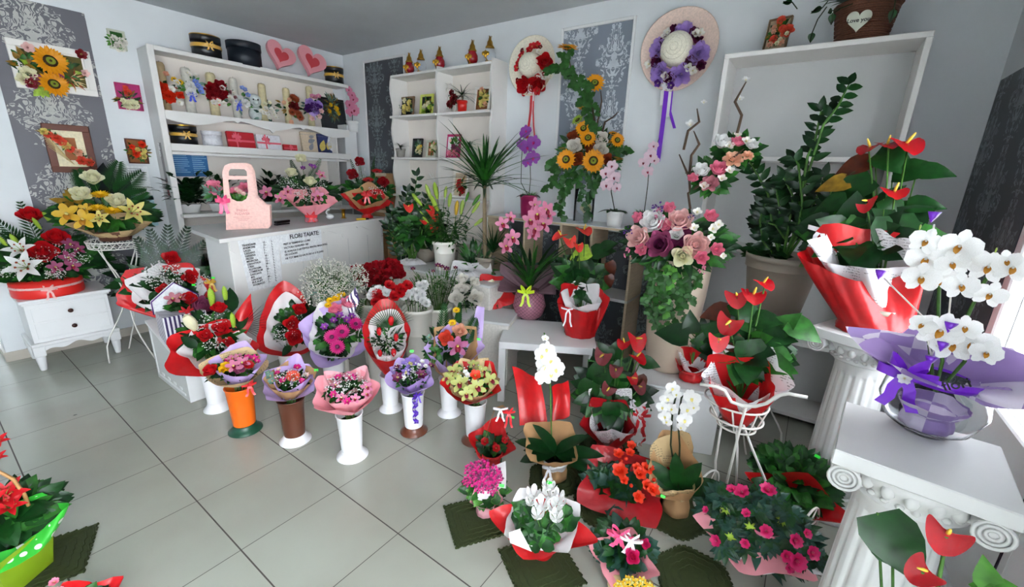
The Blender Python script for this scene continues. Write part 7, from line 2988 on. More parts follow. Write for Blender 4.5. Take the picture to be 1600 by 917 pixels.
s = A('potted_plant', 'low bushy plant wrapped in white paper behind the alstroemeria', 'potted plant', P)
s.setdisc(735, 440, 0, tilt=30)
s.wrap(735, 432, 40, 24, 'paper_white', r0=.06, corners=5, ext=.35, ph=.3, lift=.03, foot=(.07, .05), z0=.05)
s.leaves(742, 412, 26, 60, .12, .03, ('leaf_dark', 'leaf'), 'lance', rpy=34, thick=.4)
P = Vector((-2.98, 2.64, .70))
s = A('potted_plant', 'slender bamboo like plant in white paper left of the lily bucket', 'potted plant', P)
s.setdisc(635, 425, 0, tilt=30)
s.wrap(640, 425, 34, 20, 'paper_white', r0=.06, corners=4, ext=.35, ph=.1, lift=.03, foot=(.07, .05), z0=.05)
mb = MB()
for i in range(12):
    p1 = s.L(610 + i * 5.5, 340 + random.uniform(0, 30), random.uniform(-.05, .05))
    mb.tube([(random.uniform(-.03, .03), 0, .05), p1], .006, 6, 1)
    for j in range(8):
        mb.leaf(Vector((0, 0, .05)).lerp(p1, .5 + .06 * j), (random.uniform(-1, 1), random.uniform(-1, .2), .6), .12, .03, 0, 'lance', .5, .2, None, 4)
s.part('canes', mb, ['leaf', 'stem'])

# ================================================================ CONSOLE AND TABLE
ZQ = ZT + .001
P = AY(825, 337, YC + .10); P.z = ZQ
orchid_plant('orchid', 'deep purple orchid in a magenta pot at the left end of the console', P, 'pot_magenta', 14 * KM(P), 34 * KM(P), [([(814, 285), (815, 245), (818, 210)], [(818, 210, 12), (815, 225, 14)]), ([(829, 280), (828, 245), (824, 222)], [(822, 204, 15), (834, 222, 19), (823, 230, 18), (833, 246, 19), (824, 253, 15)])], Ls=.13, kd='moth_orchid:violet,magenta')
P = AY(959, 352, YC + .05); P.z = ZQ
orchid_plant('orchid', 'pale pink orchid in a white pot beside the sunflower vase', P, 'pot_white', 13.5 * KM(P), 24 * KM(P), [([(955, 300), (955, 285), (950, 262)], [(957, 259, 16), (947, 270, 17), (960, 277, 18), (948, 289, 18), (963, 293, 14)])], Ls=.13, kd='moth_orchid:orchid_blush,lip_red', filler=False)
P = AY(1006, 337, YC + .16); P.z = ZQ
orchid_plant('orchid', 'pale pink orchid in a scalloped pink pot at the right end of the console', P, 'pot_pink', 16 * KM(P), 24 * KM(P), [([(1012, 290), (1014, 262), (1030, 215)], [(1021, 228, 14), (1016, 242, 17), (1006, 254, 16), (1012, 268, 16), (1023, 250, 13)])], Ls=.12, kd='moth_orchid:orchid_blush,lip_red')

# sunflower arrangement in a glass cylinder
P = AY(911, 343, YC + .13); P.z = ZQ
s = A('sunflower_arrangement', 'tall sunflower and rose arrangement with ivy in a glass cylinder on the console', 'flower arrangement', P)
k = s.k
zb_ = (860, 60, 3.057)
hv = HZ(P, 288) - P.z
mb = MB(); mb.lathe([(15 * k, 0), (15.5 * k, .004), (15.5 * k, hv), (14.8 * k, hv), (14.8 * k, .012), (0, .012)], 32, 0, cap1=False)
s.part('glass_cylinder', mb, ['clear_glass'])
s.fl('rose:cream', *zz(zb_, 172, 818), 16, pos=s.L(*zz(zb_, 172, 818), 0), dirn=(0, -1, .4))
s.setdisc(*zz(zb_, 190, 545), -.04, tilt=12)
s.fls(zb_, 'sunflower:sun_yellow', [(205, 585, 100), (75, 578, 86), (180, 475, 76), (320, 486, 62), (212, 214, 86), (158, 430, 70)], 90, .06, out=.3)
s.fls(zb_, 'sunflower:sun_yellow', [(82, 48, 94), (162, 336, 64), (300, 455, 40)], 90, .02, dirn=(.1, -.45, 1))
s.fls(zb_, 'sunflower:leaf_lime', [(130, 390, 56)], 50, .03, dirn=(-.5, -.6, .6))
s.fls(zb_, 'rose:soft_white', [(114, 514, 66), (242, 530, 62), (244, 476, 60)], 66, .06, out=.3)
s.fls(zb_, 'rose:rust', [(128, 575, 56), (190, 520, 48), (108, 468, 48), (270, 575, 46)], 50, .05, out=.3)
s.leaves(*zz(zb_, 190, 540), 46, 90, .09, .03, ('leaf', 'leaf_dark', 'leaf_grey', 'leaf_gold'), rpy=34, thick=.3)
mb = MB()
st_ = [s.L(*zz(zb_, x, y), -.02) for x, y in ((200, 560), (215, 420), (200, 330), (160, 230), (100, 160), (82, 60))]
mb.tube(st_, [.010, .009, .008, .007, .005, .003], 7, 0)
mb.tube([s.L(*zz(zb_, x, y), -.03) for x, y in ((200, 560), (225, 400), (245, 300), (240, 250))], [.008, .007, .005, .003], 6, 0)
mb.tube([s.L(*zz(zb_, x, y), -.03) for x, y in ((240, 480), (260, 400), (300, 375), (325, 350))], [.008, .007, .005, .003], 6, 0)
s.part('branches', mb, ['twig'])
mb = MB()
for _ in range(60):
    i = random.uniform(.6, len(st_) - 1.2)
    p = st_[int(i)].lerp(st_[int(i) + 1], i % 1)
    ivy(mb, p + Vector((random.uniform(-.05, .05), -.03 - random.random() * .03, random.uniform(-.04, .04))), (random.uniform(-1, 1), -.2, random.uniform(-1, .4)), random.uniform(.045, .075), 0)
for v in ([(130, 600), (80, 680), (40, 760), (70, 860)], [(60, 600), (20, 660), (-20, 720)], [(170, 600), (140, 700), (150, 780), (180, 860)], [(180, 620), (200, 700), (185, 760)], [(300, 540), (350, 520), (370, 545)], [(100, 610), (60, 700), (80, 740)], [(20, 560), (5, 620), (-15, 580)], [(220, 620), (225, 700)], [(130, 620), (110, 660), (90, 720), (30, 800)], [(60, 140), (20, 130), (0, 150)]):
    ivy_vine(mb, [s.L(*zz(zb_, x, y), -.05) for x, y in v], .06, 12, 0, 1)
s.part('ivy', mb, ['leaf_ivy', 'stem_dark'])

# cymbidium on the side table
P = G(826, 496, .451)
s = A('cymbidium', 'potted pink cymbidium in diamond patterned wrap with a lime bow on the side table', 'orchid', P)
s.setdisc(822, 440, 0, tilt=28)
mb = MB()
r0 = 24 * s.k
hb_ = HZ(P, 452) - P.z
mb.lathe([(r0 * .5, 0), (r0 * .85, hb_ * .12), (r0 * 1.05, hb_ * .45), (r0 * .9, hb_ * .85), (r0 * .6, hb_)], 30, 0, wob=lambda a, z: 1 + .03 * math.sin(9 * a + 20 * z))
s.part('wrapped_pot', mb, ['diamond'])
s.wrap(824, 436, 44, 24, 'organza', r0=r0 * .6, corners=4, ext=.5, ph=.5, lift=.03, z0=hb_, amp=.08, name='organza_wrap')
s.bow(Vector((-.03, -r0 * .9, hb_)), .075, 'lime_ribbon', tl=1.7, w=.35)
mb = MB()
for i in range(34):
    a = i * 2.4
    mb.leaf((0, 0, hb_), (math.cos(a) * .55, math.sin(a) * .5, random.uniform(.7, 1.6)), random.uniform(.3, .52), .03, i % 2, 'strap', .35, .3, None, 8)
s.part('leaves', mb, ['leaf', 'leaf_dark'])
for st, fs in (([(800, 400), (795, 360)], [(785, 350, 20), (800, 372, 24), (790, 385, 22), (797, 340, 16)]), ([(835, 380), (842, 330)], [(835, 320, 20), (852, 328, 24), (840, 335, 26), (828, 345, 24), (848, 350, 26), (838, 358, 24), (858, 335, 18), (832, 365, 20)])):
    mb = MB(); mb.tube([(0, 0, hb_)] + [s.L(*p, -.03) for p in st], .004, 6, 0); s.part('flower_stem', mb, ['stem'])
    for x, y, d in fs:
        s.fl('orchid:orchid_pink,lip_red', x, y, d, pos=s.L(x, y, -.06 - random.random() * .03), dirn=(random.uniform(-.5, .5), -1, random.uniform(-.1, .4)))


def spathes(s, pts, kind='anthurium:spathe_red', z=(0, 0, 1), stem=True, base=(0, 0, .1)):
    for (x, y, d, dr) in pts:
        x, y = zz(z, x, y)
        p = s.D(x, y, .04)
        o = s.fl(kind, x, y, d / z[2] * .95, pos=p, dirn=dr)
        if stem:
            mb = MB(); mb.tube([base, (p + Vector(base)) * .5 + Vector((0, 0, .04)), p], .0032, 6, 0)
            sub('stem', mb, ['stem'], o)


def big_leaves(s, pts, z, mat='leaf_dark', up=.0, name='leaf', base=(0, 0, .1)):
    """broad heart leaves: (x, y of the blade centre, length, direction degrees on the picture, tilt)"""
    for (x, y, l, a, *m_) in pts:
        px, py = zz(z, x, y)
        L_ = l / z[2] * s.kc
        c = s.D(px, py, up)
        d = Vector((math.cos(R(a)), -.25, math.sin(R(a)))).normalized()
        mb = MB()
        p0 = c - d * L_ * .5
        mb.leaf(p0, d, L_, L_ * .72, 0, 'heart', .3, .25, (0, -.8, .6), 5)
        mb.tube([base, (p0 + Vector(base)) * .5 + Vector((0, 0, .03)), p0], .0028, 5, 1)
        s.part(name, mb, [m_[0] if m_ else mat, 'stem'])


# red wrapped anthurium on the side table
P = G(906, 521, .451)
s = A('anthurium', 'coral anthurium in a red and white paper pot wrap on the side table', 'potted plant', P)
s.setdisc(908, 440, 0, tilt=25)
s.pot(.07, .055, .10, 'pot_taupe')
s.wrap(910, 465, 41, 24, 'paper_red', r0=24 * s.k, corners=5, ext=.18, ph=.1, lift=.05, foot=(24 * s.k, .02), z0=.021, pleats=11, amp=.05)
s.wrap(910, 460, 30, 20, 'paper_white', r0=.05, corners=5, ext=.25, ph=.4, z0=.06, lift=.04, name='inner_paper')
s.leaves(908, 430, 34, 40, .14, .09, DG, rpy=26, thick=.6)
big_leaves(s, [(400, 480, 110, 210), (560, 340, 120, 20), (440, 360, 120, 200, 'leaf_lime'), (510, 530, 110, 260), (470, 440, 110, 330), (590, 310, 80, 30), (380, 400, 70, 120)], Y3)
big_leaves(s, [(600, 430, 80, 300), (590, 490, 70, 290)], Y3, 'leaf_bronze')
spathes(s, [(350, 270, 74, (-.3, -.4, 1)), (470, 245, 80, (.1, -.3, 1)), (400, 295, 66, (.2, -.8, .6)), (440, 320, 56, (.4, -.6, .5))], 'anthurium:spathe_coral', Y3)
s.bow(Vector((-.09, -.09, .2)), .06, 'white_ribbon', tl=2.4, loops=1, w=.25)

# trailing rose arrangement in the tall beige vase
P = G(1040, 572, .401)
s = A('rose_arrangement', 'large arrangement of peonies and roses with trailing ivy in a tall beige vase', 'flower arrangement', P)
s.setdisc(1060, 375, -.15, tilt=20)
k = s.k
hz = HZ(P, 402) - P.z
mb = MB(); mb.lathe([(27 * k, 0), (31 * k, .02), (36 * k, hz * .35), (41 * k, hz * .7), (43 * k, hz), (41 * k, hz), (39 * k, hz * .8)], 40, 0, cap1=False)
s.part('vase', mb, ['vase_beige'])
for kd, pts in (('peony:white', [(172, 475, 84)]), ('peony:blush', [(292, 470, 86), (105, 545, 80), (365, 580, 90)]), ('peony:plum,mauve', [(202, 578, 92)]), ('garden_rose:white,plum', [(278, 530, 92)]), ('rose:cream', [(305, 630, 80)]),
                ('peony:pink', [(225, 492, 46), (120, 602, 42), (245, 413, 42), (390, 638, 46), (432, 450, 46), (103, 456, 36), (460, 600, 46)]), ('hydrangea:soft_white', [(355, 505, 44), (440, 510, 50), (465, 490, 44), (430, 548, 36), (485, 630, 32), (370, 435, 44)]),
                ('spray:orchid_pink', [(200, 440, 50), (60, 615, 42), (395, 690, 36)]), ('spray:deep_violet', [(200, 415, 50), (345, 455, 30), (65, 520, 40)]),
                ('peony:white', [(485, 118, 60), (390, 245, 56), (618, 130, 44)]), ('peony:pink', [(554, 117, 44), (468, 238, 58), (352, 280, 36)]), ('garden_rose:peach', [(535, 188, 66), (600, 175, 40)]), ('garden_rose:dusty_pink', [(428, 298, 66)]), ('hydrangea:soft_white', [(515, 140, 48), (590, 118, 46), (400, 320, 44), (480, 285, 44), (515, 250, 44), (550, 90, 36), (340, 45, 30)])):
    s.fls(Y4, kd, pts, 60, .05, out=.4)
s.leaves(*zz(Y4, 280, 560), 74, 190, .10, .045, ('leaf', 'leaf_dark', 'leaf_deep'), rpy=40, thick=.3)
s.leaves(*zz(Y4, 440, 270), 26, 44, .08, .04, ('leaf', 'leaf_dark'), rpy=24, name='upper_foliage')
s.leaves(*zz(Y4, 550, 150), 28, 50, .08, .04, ('leaf', 'leaf_dark'), rpy=18, name='top_foliage')
mb = MB()
for P_ in ([(340, 420), (330, 350), (400, 300), (520, 200), (580, 150)], [(340, 350), (335, 280), (290, 175)], [(335, 280), (345, 180), (380, 130), (355, 70)], [(310, 155), (330, 70), (380, 30), (370, -30)], [(550, 80), (570, 0), (540, -60), (590, -150)]):
    mb.tube([s.L(*zz(Y4, x, y), -.03) for x, y in P_], [.007] * (len(P_) - 1) + [.003], 6, 0)
s.part('twisted_branches', mb, ['twig'])
s.fls(Y4, 'hydrangea:white', [(340, 45, 50), (400, -55, 30), (560, -70, 40), (588, -155, 40)], 40, .0)
mb = MB()
for v in ([(160, 680), (150, 800), (140, 880)], [(200, 680), (190, 780), (200, 900)], [(240, 660), (250, 760), (240, 860)], [(290, 680), (280, 780), (300, 860)], [(330, 690), (330, 770), (350, 830)], [(140, 650), (170, 740), (160, 880)], [(240, 660), (270, 720), (220, 840), (250, 890)], [(350, 680), (380, 710), (360, 760)], [(220, 700), (215, 840), (240, 980)], [(300, 760), (310, 900), (300, 980)], [(180, 760), (170, 900), (200, 960)], [(250, 720), (255, 880), (270, 1000)]):
    ivy_vine(mb, [s.L(*zz(Y4, x, y), -44 * k) for x, y in v], .048, 13, 0 if random.random() < .7 else 1, 2)
s.part('ivy', mb, ['leaf_ivy', 'leaf_bright', 'stem_dark'])

# zz plant in the big taupe pot
P = ST2 + Vector((0, 0, .801))
s = A('zz_plant', 'tall zz plant in a big taupe pot on the right plant stand', 'potted plant', P)
hp = HZ(P, 398) - P.z
s.pot(50 * s.k, 34 * s.k, hp, 'pot_taupe', rim=.008, lip=.03)
zy = Y5
T_ = lambda l: [zz(zy, x, y) for x, y in l]
zamio(s, [T_(l) for l in ([(215, 600), (260, 400), (330, 180), (385, 110), (425, 30)], [(140, 580), (120, 440), (75, 360), (40, 300)], [(200, 560), (215, 450), (180, 380)], [(160, 600), (165, 500), (150, 420)], [(240, 560), (300, 470), (330, 380)], [(100, 620), (90, 540), (110, 470)], [(230, 600), (250, 480), (235, 330), (220, 310)], [(190, 620), (150, 560), (90, 540)], [(250, 600), (330, 520), (360, 430)])], .082, .038, base=(0, 0, hp * .85), n=9)
zamio(s, [T_([(270, 300), (300, 230), (320, 130)])], .075, .036, base=s.L(*zz(zy, 240, 480)), n=6)
s.setdisc(1205, 385, 0, tilt=50)
s.leaves(1195, 388, 28, 40, .07, .03, ('leaf_dark',), name='low_foliage', rpy=12)

# big red wrapped anthurium on the farther pedestal
P = Vector((PED2.x + .0, PED2.y, ZP + .021))
s = A('anthurium', 'big anthurium in glossy red wrap on the farther column pedestal', 'potted plant', P)
s.setdisc(1345, 375, 0, tilt=25)
s.pot(.10, .08, .12, 'pot_taupe')
rb_ = 46 * s.k
s.wrap(1340, 400, 80, 42, 'paper_red', r0=rb_ * .95, corners=5, ext=.16, ph=.2, lift=.05, foot=(rb_, .03), z0=.031, pleats=13, amp=.045, back=.2)
s.wrap(1345, 392, 64, 34, 'news_white', r0=.08, corners=7, ext=.2, ph=.5, z0=.10, lift=.05, name='newsprint_paper')
s.leaves(1345, 360, 60, 46, .17, .11, DG, rpy=44, thick=.7)
big_leaves(s, [(610, 320, 160, 340), (690, 345, 150, 20), (420, 430, 170, 215), (350, 480, 120, 200), (600, 500, 110, 320), (720, 480, 110, 10), (600, 620, 190, 285), (430, 545, 100, 200), (540, 560, 120, 270), (760, 355, 110, 5), (370, 600, 110, 195), (590, 440, 90, 60)], Y5)
big_leaves(s, [(430, 340, 130, 200, 'leaf_bronze'), (360, 405, 120, 190, 'leaf_gold')], Y5)
spathes(s, [(650, 255, 110, (.3, -.5, .9)), (500, 268, 84, (-.3, -.4, 1)), (575, 255, 80, (0, -.3, 1)), (600, 435, 90, (.1, -.4, 1)), (490, 475, 70, (-.4, -.9, .3))], 'anthurium:spathe_red', Y5)
mb = MB()
s.bow(s.D(1283, 360, .03), .06, 'white_ribbon', loops=1)

# white orchid in the glass bowl on the nearer pedestal
P = Vector((G(1441, 672, ZP).x, G(1441, 672, ZP).y, ZP + .002))
s = A('orchid_bowl', 'white moth orchids in a glass bowl with purple checked wrap on the nearer pedestal', 'orchid', P)
k = s.k
s.setdisc(1450, 560, 0, tilt=50)
rb_ = 63 * k
mb = MB()
pr = [(rb_ * .45, 0), (rb_ * .8, rb_ * .25), (rb_, rb_ * .75), (rb_ * .93, rb_ * 1.2), (rb_ * .78, rb_ * 1.5)]
mb.lathe(pr + [(r_ - .003, z) for r_, z in pr[::-1][:-1]] + [(rb_ * .4, .006), (0, .006)], 40, 0, cap1=False)
s.part('glass_bowl', mb, ['clear_glass'])
s.wrap(1458, 628, 46, 20, 'check_purple', r0=rb_ * .45, corners=5, ext=.1, lift=.0, z0=.05, foot=(rb_ * .5, .035), name='wrapped_pot', amp=.07)
hq = rb_ * 1.5
s.wrap(1490, 580, 108, 44, 'check_purple', r0=rb_ * .55, corners=4, ext=.5, ph=.22, lift=.05, z0=hq * 1.0, pleats=7, amp=.07, name='checked_wrap')
s.wrap(1478, 572, 84, 40, 'paper_purple', r0=rb_ * .5, corners=4, ext=.5, ph=.7, lift=.05, z0=hq * 1.0, pleats=6, amp=.06, name='lilac_wrap', back=.3)
s.sheet([(1365, 560, .0), (1395, 525, .03), (1435, 545, .04), (1400, 590, .0)], 'sheet', 'printed_corner', sag=.01)
acc = []
text('t', 'art', .03, 'ink', None, s.L(1392, 560, -.03), (R(70), R(-25), 0), into=acc)
text('t', 'flori', .03, 'ink', None, s.L(1497, 607, -.19), (R(70), R(-35), 0), into=acc)
lettering(acc, s.e)
s.band(rb_ * .78, hq * .9, .026, 'bright_purple')
s.bow(Vector((-rb_ * .55, -rb_ * .68, hq * .95)), .07, 'bright_purple', tl=1.5, w=.5)
s.fl('blossom:white,lemon', 1412, 630, 20, pos=Vector((-rb_ * .55, -rb_ * .68 - .02, hq * .97)), dirn=(0, -1, .2))
Zo = Y6
for st, fs in (([(510, 560), (495, 400), (500, 230), (480, 110)], [(450, 130, 84), (455, 195, 110), (435, 260, 96), (497, 265, 90), (575, 150, 110), (610, 190, 96), (545, 210, 84)]), ([(590, 560), (590, 420), (650, 290), (720, 190)], [(675, 225, 100), (575, 290, 90), (760, 225, 96), (680, 320, 84), (740, 200, 70)]), ([(470, 560), (460, 480)], [(500, 450, 120), (545, 500, 110), (620, 500, 120), (440, 430, 70), (665, 530, 80), (590, 440, 80)])):
    mb = MB(); mb.tube([(0, .0, hq * .6)] + [s.L(*zz(Zo, x, y), -.02) for x, y in st], .004, 6, 0); s.part('flower_stem', mb, ['stem'])
    for x, y, d in fs:
        X, Y_ = zz(Zo, x, y)
        s.fl('moth_orchid:white,lip_gold', X, Y_, d / Zo[2] * .98, pos=s.L(X, Y_, -.05 - random.random() * .05), dirn=(random.uniform(-.4, .4), -1, random.uniform(-.1, .4)))
for pts, tip in (([(470, 540), (440, 400), (300, 262)], (285, 252)), ([(470, 540), (530, 430), (540, 320)], (475, 45)), ([(475, 110), (480, 70)], (475, 45))):
    mb = MB(); mb.tube([s.L(*zz(Zo, x, y), -.06) for x, y in pts], .0022, 5, 0); s.part('wire_stem', mb, ['soft_white'])
for x, y in ((285, 252), (475, 45), (535, 440), (508, 508), (465, 560)):
    X, Y_ = zz(Zo, x, y); p = s.L(X, Y_, -.07)
    mb = MB(); mb.lathe([(.014, .014), (.008, .0), (0, -.014)], 5, 0, T=Matrix.Translation(p)); s.part('purple_bell', mb, ['bright_purple'])
for x, y in ((437, 103), (430, 80), (702, 162), (760, 182), (515, 130)):
    X, Y_ = zz(Zo, x, y)
    s.fl('lily_bud:leaf_bud', X, Y_, 8, pos=s.L(X, Y_, -.06), dirn=(0, -.3, 1))

# ================================================================ POTTED PLANTS ON THE FLOOR
random.seed(47)
# white orchid in kraft with red backing paper
P = G(866, 742, .007)
s = A('orchid', 'white orchid with long dark leaves in kraft wrap and red backing paper', 'orchid', P)
s.setdisc(855, 660, 0, tilt=35)
s.pot(.07, .05, .11, 'pot_white')
s.wrap(860, 690, 44, 34, 'kraft', r0=.055, corners=4, ext=.28, ph=.4, lift=.03, foot=(.065, .09), z0=.09, pleats=6, amp=.06)
s.band(.062, .085, .01, 'white_ribbon'); s.bow(Vector((-.03, -.07, .09)), .04, 'white_ribbon')
for q in ([(812, 665, .05), (800, 572, .10), (842, 590, .08), (856, 668, .04)], [(862, 660, .05), (862, 604, .07), (888, 594, .09), (890, 650, .04)]):
    s.sheet(q, 'paper_red', 'backing_paper', sag=.035)
mb = MB()
for (a, l, w) in ((150, .20, .07), (200, .17, .07), (110, .2, .06), (20, .22, .07), (340, .22, .08), (60, .2, .06), (350, .15, .06), (170, .15, .06)):
    mb.leaf((0, -.02, .16), (math.cos(R(a)), -.35, math.sin(R(a)) * .7 + .15), l * 1.15, w, 0, 'strap', .2, .3, (0, -.5, .8), 7)
s.part('leaves', mb, ['leaf_deep'])
mb = MB(); mb.tube([(0, 0, .1)] + [s.L(x, y, -.02) for x, y in ((862, 690), (860, 610), (855, 530), (850, 520))], .0035, 6, 0); s.part('flower_stem', mb, ['stem'])
for x, y, d in ((852, 528, 10), (855, 545, 22), (848, 555, 24), (862, 562, 24), (852, 572, 28), (860, 582, 30), (868, 576, 26), (850, 588, 26)):
    s.fl('moth_orchid:white,lemon', x, y, d, pos=s.L(x, y, -.06), dirn=(random.uniform(-.4, .4), -1, .2))

# red wooden handled basket
P = G(768, 722, .003)
s = A('handled_basket', 'small red wrapped basket with a wooden hoop handle and striped ribbon', 'flower basket', P)
s.setdisc(768, 700, 0, tilt=40)
s.pot(.06, .05, .07, 'wicker_red', 'basket')
s.wrap(768, 692, 32, 26, 'paper_red', r0=.05, corners=4, ext=.35, ph=.2, lift=.03, foot=(.055, .05), z0=.05, back=.4)
s.leaves(770, 695, 22, 40, .06, .03, DG, rpy=16)
s.fls((0, 0, 1), 'azalea:red', [(758, 690, 14), (775, 700, 14), (788, 688, 12)], 14, .02)
mb = MB(); mb.ribbon([s.L(x, y, 0) for x, y in ((752, 712), (765, 660), (774, 638), (786, 634), (795, 650), (797, 705))], .02, (0, 1, 0), 0); s.part('handle', mb, ['basket_wood'])
s.bow(s.L(782, 640, -.04), .045, 'white_ribbon', loops=1, w=.3); s.bow(s.L(795, 645, -.03), .04, 'red_ribbon', tl=2.4); s.price(801, 652)

# kalanchoe
P = G(758, 800, .008)
s = A('kalanchoe', 'magenta kalanchoe in a pale pink paper pot with a white collar', 'potted plant', P)
s.setdisc(757, 752, 0, tilt=45)
s.wrap(760, 778, 27, 16, 'paper_rose', r0=.045, corners=5, ext=.15, ph=.2, lift=.02, foot=(.042, .06), z0=.062, amp=.05)
s.sheet([(747, 790, -.05), (742, 740, .04), (790, 720, .05), (789, 778, -.02)], 'paper_white', 'white_collar', sag=-.03)
s.leaves(757, 762, 30, 50, .055, .04, ('leaf', 'leaf_dark', 'leaf_bright'), rpy=20, thick=.5)
s.fls(Y7, 'cluster:magenta,plum', [(165, 500, 64), (205, 520, 60), (130, 505, 52), (150, 540, 60), (185, 540, 60), (215, 535, 50), (200, 570, 44), (160, 565, 44), (115, 545, 36)], 50, .03, out=.4)
s.price(*zz(Y7, 234, 560), .05)

# cyclamen
P = G(846, 862, .008)
s = A('cyclamen', 'white cyclamen in a collar of white and red paper', 'potted plant', P)
s.setdisc(850, 820, 0, tilt=50)
s.pot(.055, .045, .08, 'pot_pink')
s.wrap(845, 822, 72, 40, 'paper_red', r0=.05, corners=4, ext=.35, ph=.15, lift=.02, foot=(.05, .06), z0=.065, pleats=5, amp=.05)
s.wrap(848, 812, 60, 42, 'paper_white', r0=.05, corners=4, ext=.3, ph=.6, lift=.03, z0=.065, pleats=4, amp=.06, name='white_paper')
for (x, y) in ((330, 640), (320, 690), (355, 720), (400, 750), (310, 650), (440, 690), (455, 660), (380, 700), (350, 760), (420, 720), (330, 740), (300, 670), (470, 690)):
    s.leaves(*zz(Y7, x, y), 6, 2, .06, .06, ('leaf', 'leaf_dark'), 'heart', thick=.1, name='leaf', up=.01)
s.fls(Y7, 'cyclamen:white', [(345, 600, 50), (375, 640, 56), (400, 600, 50), (420, 650, 56), (430, 610, 48), (395, 570, 42), (425, 680, 48), (360, 670, 46), (440, 625, 40), (335, 625, 36), (410, 575, 36)], 50, .06, dirn=(0, -.35, 1), stem=(0, 0, .06))
s.sheet([(797, 848, -.10), (795, 832, -.09), (812, 826, -.09), (831, 862, -.12)], 'tag_white', 'plant_label', sag=0)
s.price(*zz(Y7, 402, 550), .08)

# dark anthurium with red wrap
P = G(952, 700, .007)
s = A('anthurium', 'tall dark striped anthurium in newsprint and red wrap beside the side table', 'potted plant', P)
s.setdisc(955, 600, 0, tilt=25)
s.pot(.08, .06, .12, 'pot_taupe')
s.wrap(950, 655, 38, 34, 'paper_deep_red', r0=.06, corners=5, ext=.3, ph=.2, lift=.04, foot=(.075, .03), z0=.03, pleats=7)
s.wrap(955, 640, 34, 34, 'news_white', r0=.055, corners=4, ext=.45, ph=.4, lift=.03, z0=.05, name='newsprint_paper')
s.leaves(955, 610, 44, 40, .14, .09, DG, rpy=44, thick=.6)
big_leaves(s, [(600, 90, 90, 120), (635, 80, 80, 80), (560, 190, 130, 230), (530, 240, 110, 250), (640, 270, 90, 300), (680, 280, 80, 330), (570, 150, 100, 200), (620, 310, 90, 280), (760, 130, 70, 0), (730, 200, 60, 300, 'leaf_bronze'), (640, 155, 60, 20, 'leaf_bronze')], Y7)
spathes(s, [(710, 50, 76, (.5, -.7, .6)), (665, 60, 56, (-.2, -.3, 1)), (715, 110, 60, (.3, -.3, 1)), (695, 185, 50, (.5, -.5, .4))], 'anthurium:spathe_red', Y7)
spathes(s, [(590, 105, 66, (-.3, -.9, .2)), (635, 155, 50, (.1, -.9, .4)), (610, 220, 54, (-.2, -.9, .1)), (720, 215, 50, (.3, -.7, .5))], 'anthurium:spathe_dark', Y7)
s.bow(s.L(998, 640, -.02), .07, 'white_ribbon', tl=2.); s.bow(s.L(1002, 650, -.03), .06, 'red_ribbon', tl=2.4)
for i, mm in enumerate(('white_ribbon', 'red_ribbon')):
    mb = MB(); pts, sd = [], []
    for j in range(26):
        t = j / 25; pts.append(s.L(1000 + 5 * i + 4 * math.sin(t * 18), 635 + 62 * t, -.05)); sd.append((math.cos(t * 18), math.sin(t * 18), .2))
    mb.ribbon(pts, .014, sd, 0); s.part('curled_ribbon', mb, [mm])

# begonia
P = G(972, 782, .007)
s = A('begonia', 'scarlet begonia with dark leaves in wide red paper', 'potted plant', P)
s.setdisc(970, 752, 0, tilt=52)
s.wrap(972, 762, 66, 48, 'paper_deep_red', r0=.06, corners=4, ext=.4, ph=.55, lift=.03, foot=(.06, .05), z0=.055, pleats=5, amp=.05, back=.3)
s.leaves(955, 760, 42, 60, .08, .07, ('leaf_dark', 'leaf_blue'), 'heart', rpy=30, thick=.3, lift=.9)
s.fls(Y7, 'begonia:orange_red', [(650, 510, 60), (645, 450, 40), (685, 445, 36), (745, 500, 50), (720, 520, 50), (745, 560, 44), (765, 575, 50), (715, 600, 46), (710, 500, 40), (665, 540, 36), (690, 420, 36)], 46, .07, out=.4)
s.fls(Y7, 'berry:orange_red', [(655, 475, 12), (672, 465, 12), (770, 540, 12), (690, 560, 12)], 12, .05)
s.price(*zz(Y7, 802, 598), .05)

# rose bush with pink ribbon
P = G(970, 893, .002)
s = A('potted_rose', 'dark leaved miniature rose in pink paper with a pink and white bow', 'potted plant', P)
s.setdisc(972, 855, 0, tilt=50)
s.wrap(972, 872, 44, 34, 'paper_pink', r0=.05, corners=4, ext=.4, ph=.1, lift=.02, foot=(.05, .05), z0=.055, back=.1)
s.leaves(974, 853, 44, 130, .05, .032, ('leaf_dark', 'leaf_blue'), rpy=36, thick=.6, lift=1)
s.bow(s.D(*zz(Y7, 650, 740), .07), .06, 'pink_bow', tl=.8); s.bow(s.D(*zz(Y7, 690, 755), .075), .05, 'white_ribbon', tl=1.2, dirn=(.3, -1, .2))
s.fls(Y7, 'rose:hot_pink', [(695, 810, 44), (740, 765, 30)], 40, .07)
# yellow primrose at the bottom edge
P = G(992, 935, .0)
s = A('kalanchoe', 'small yellow kalanchoe at the bottom edge of the view in kraft paper', 'potted plant', P)
s.setdisc(990, 922, 0, tilt=50)
s.wrap(990, 930, 42, 26, 'news_kraft', r0=.045, corners=4, ext=.3, ph=.3, foot=(.045, .05), z0=.055)
s.leaves(990, 925, 30, 40, .05, .035, ('leaf', 'leaf_bright'), rpy=16)
s.fls((0, 0, 1), 'cluster:yellow,lemon', [(985, 913, 24), (1002, 914, 22), (970, 918, 20), (1015, 922, 20)], 20, .03)

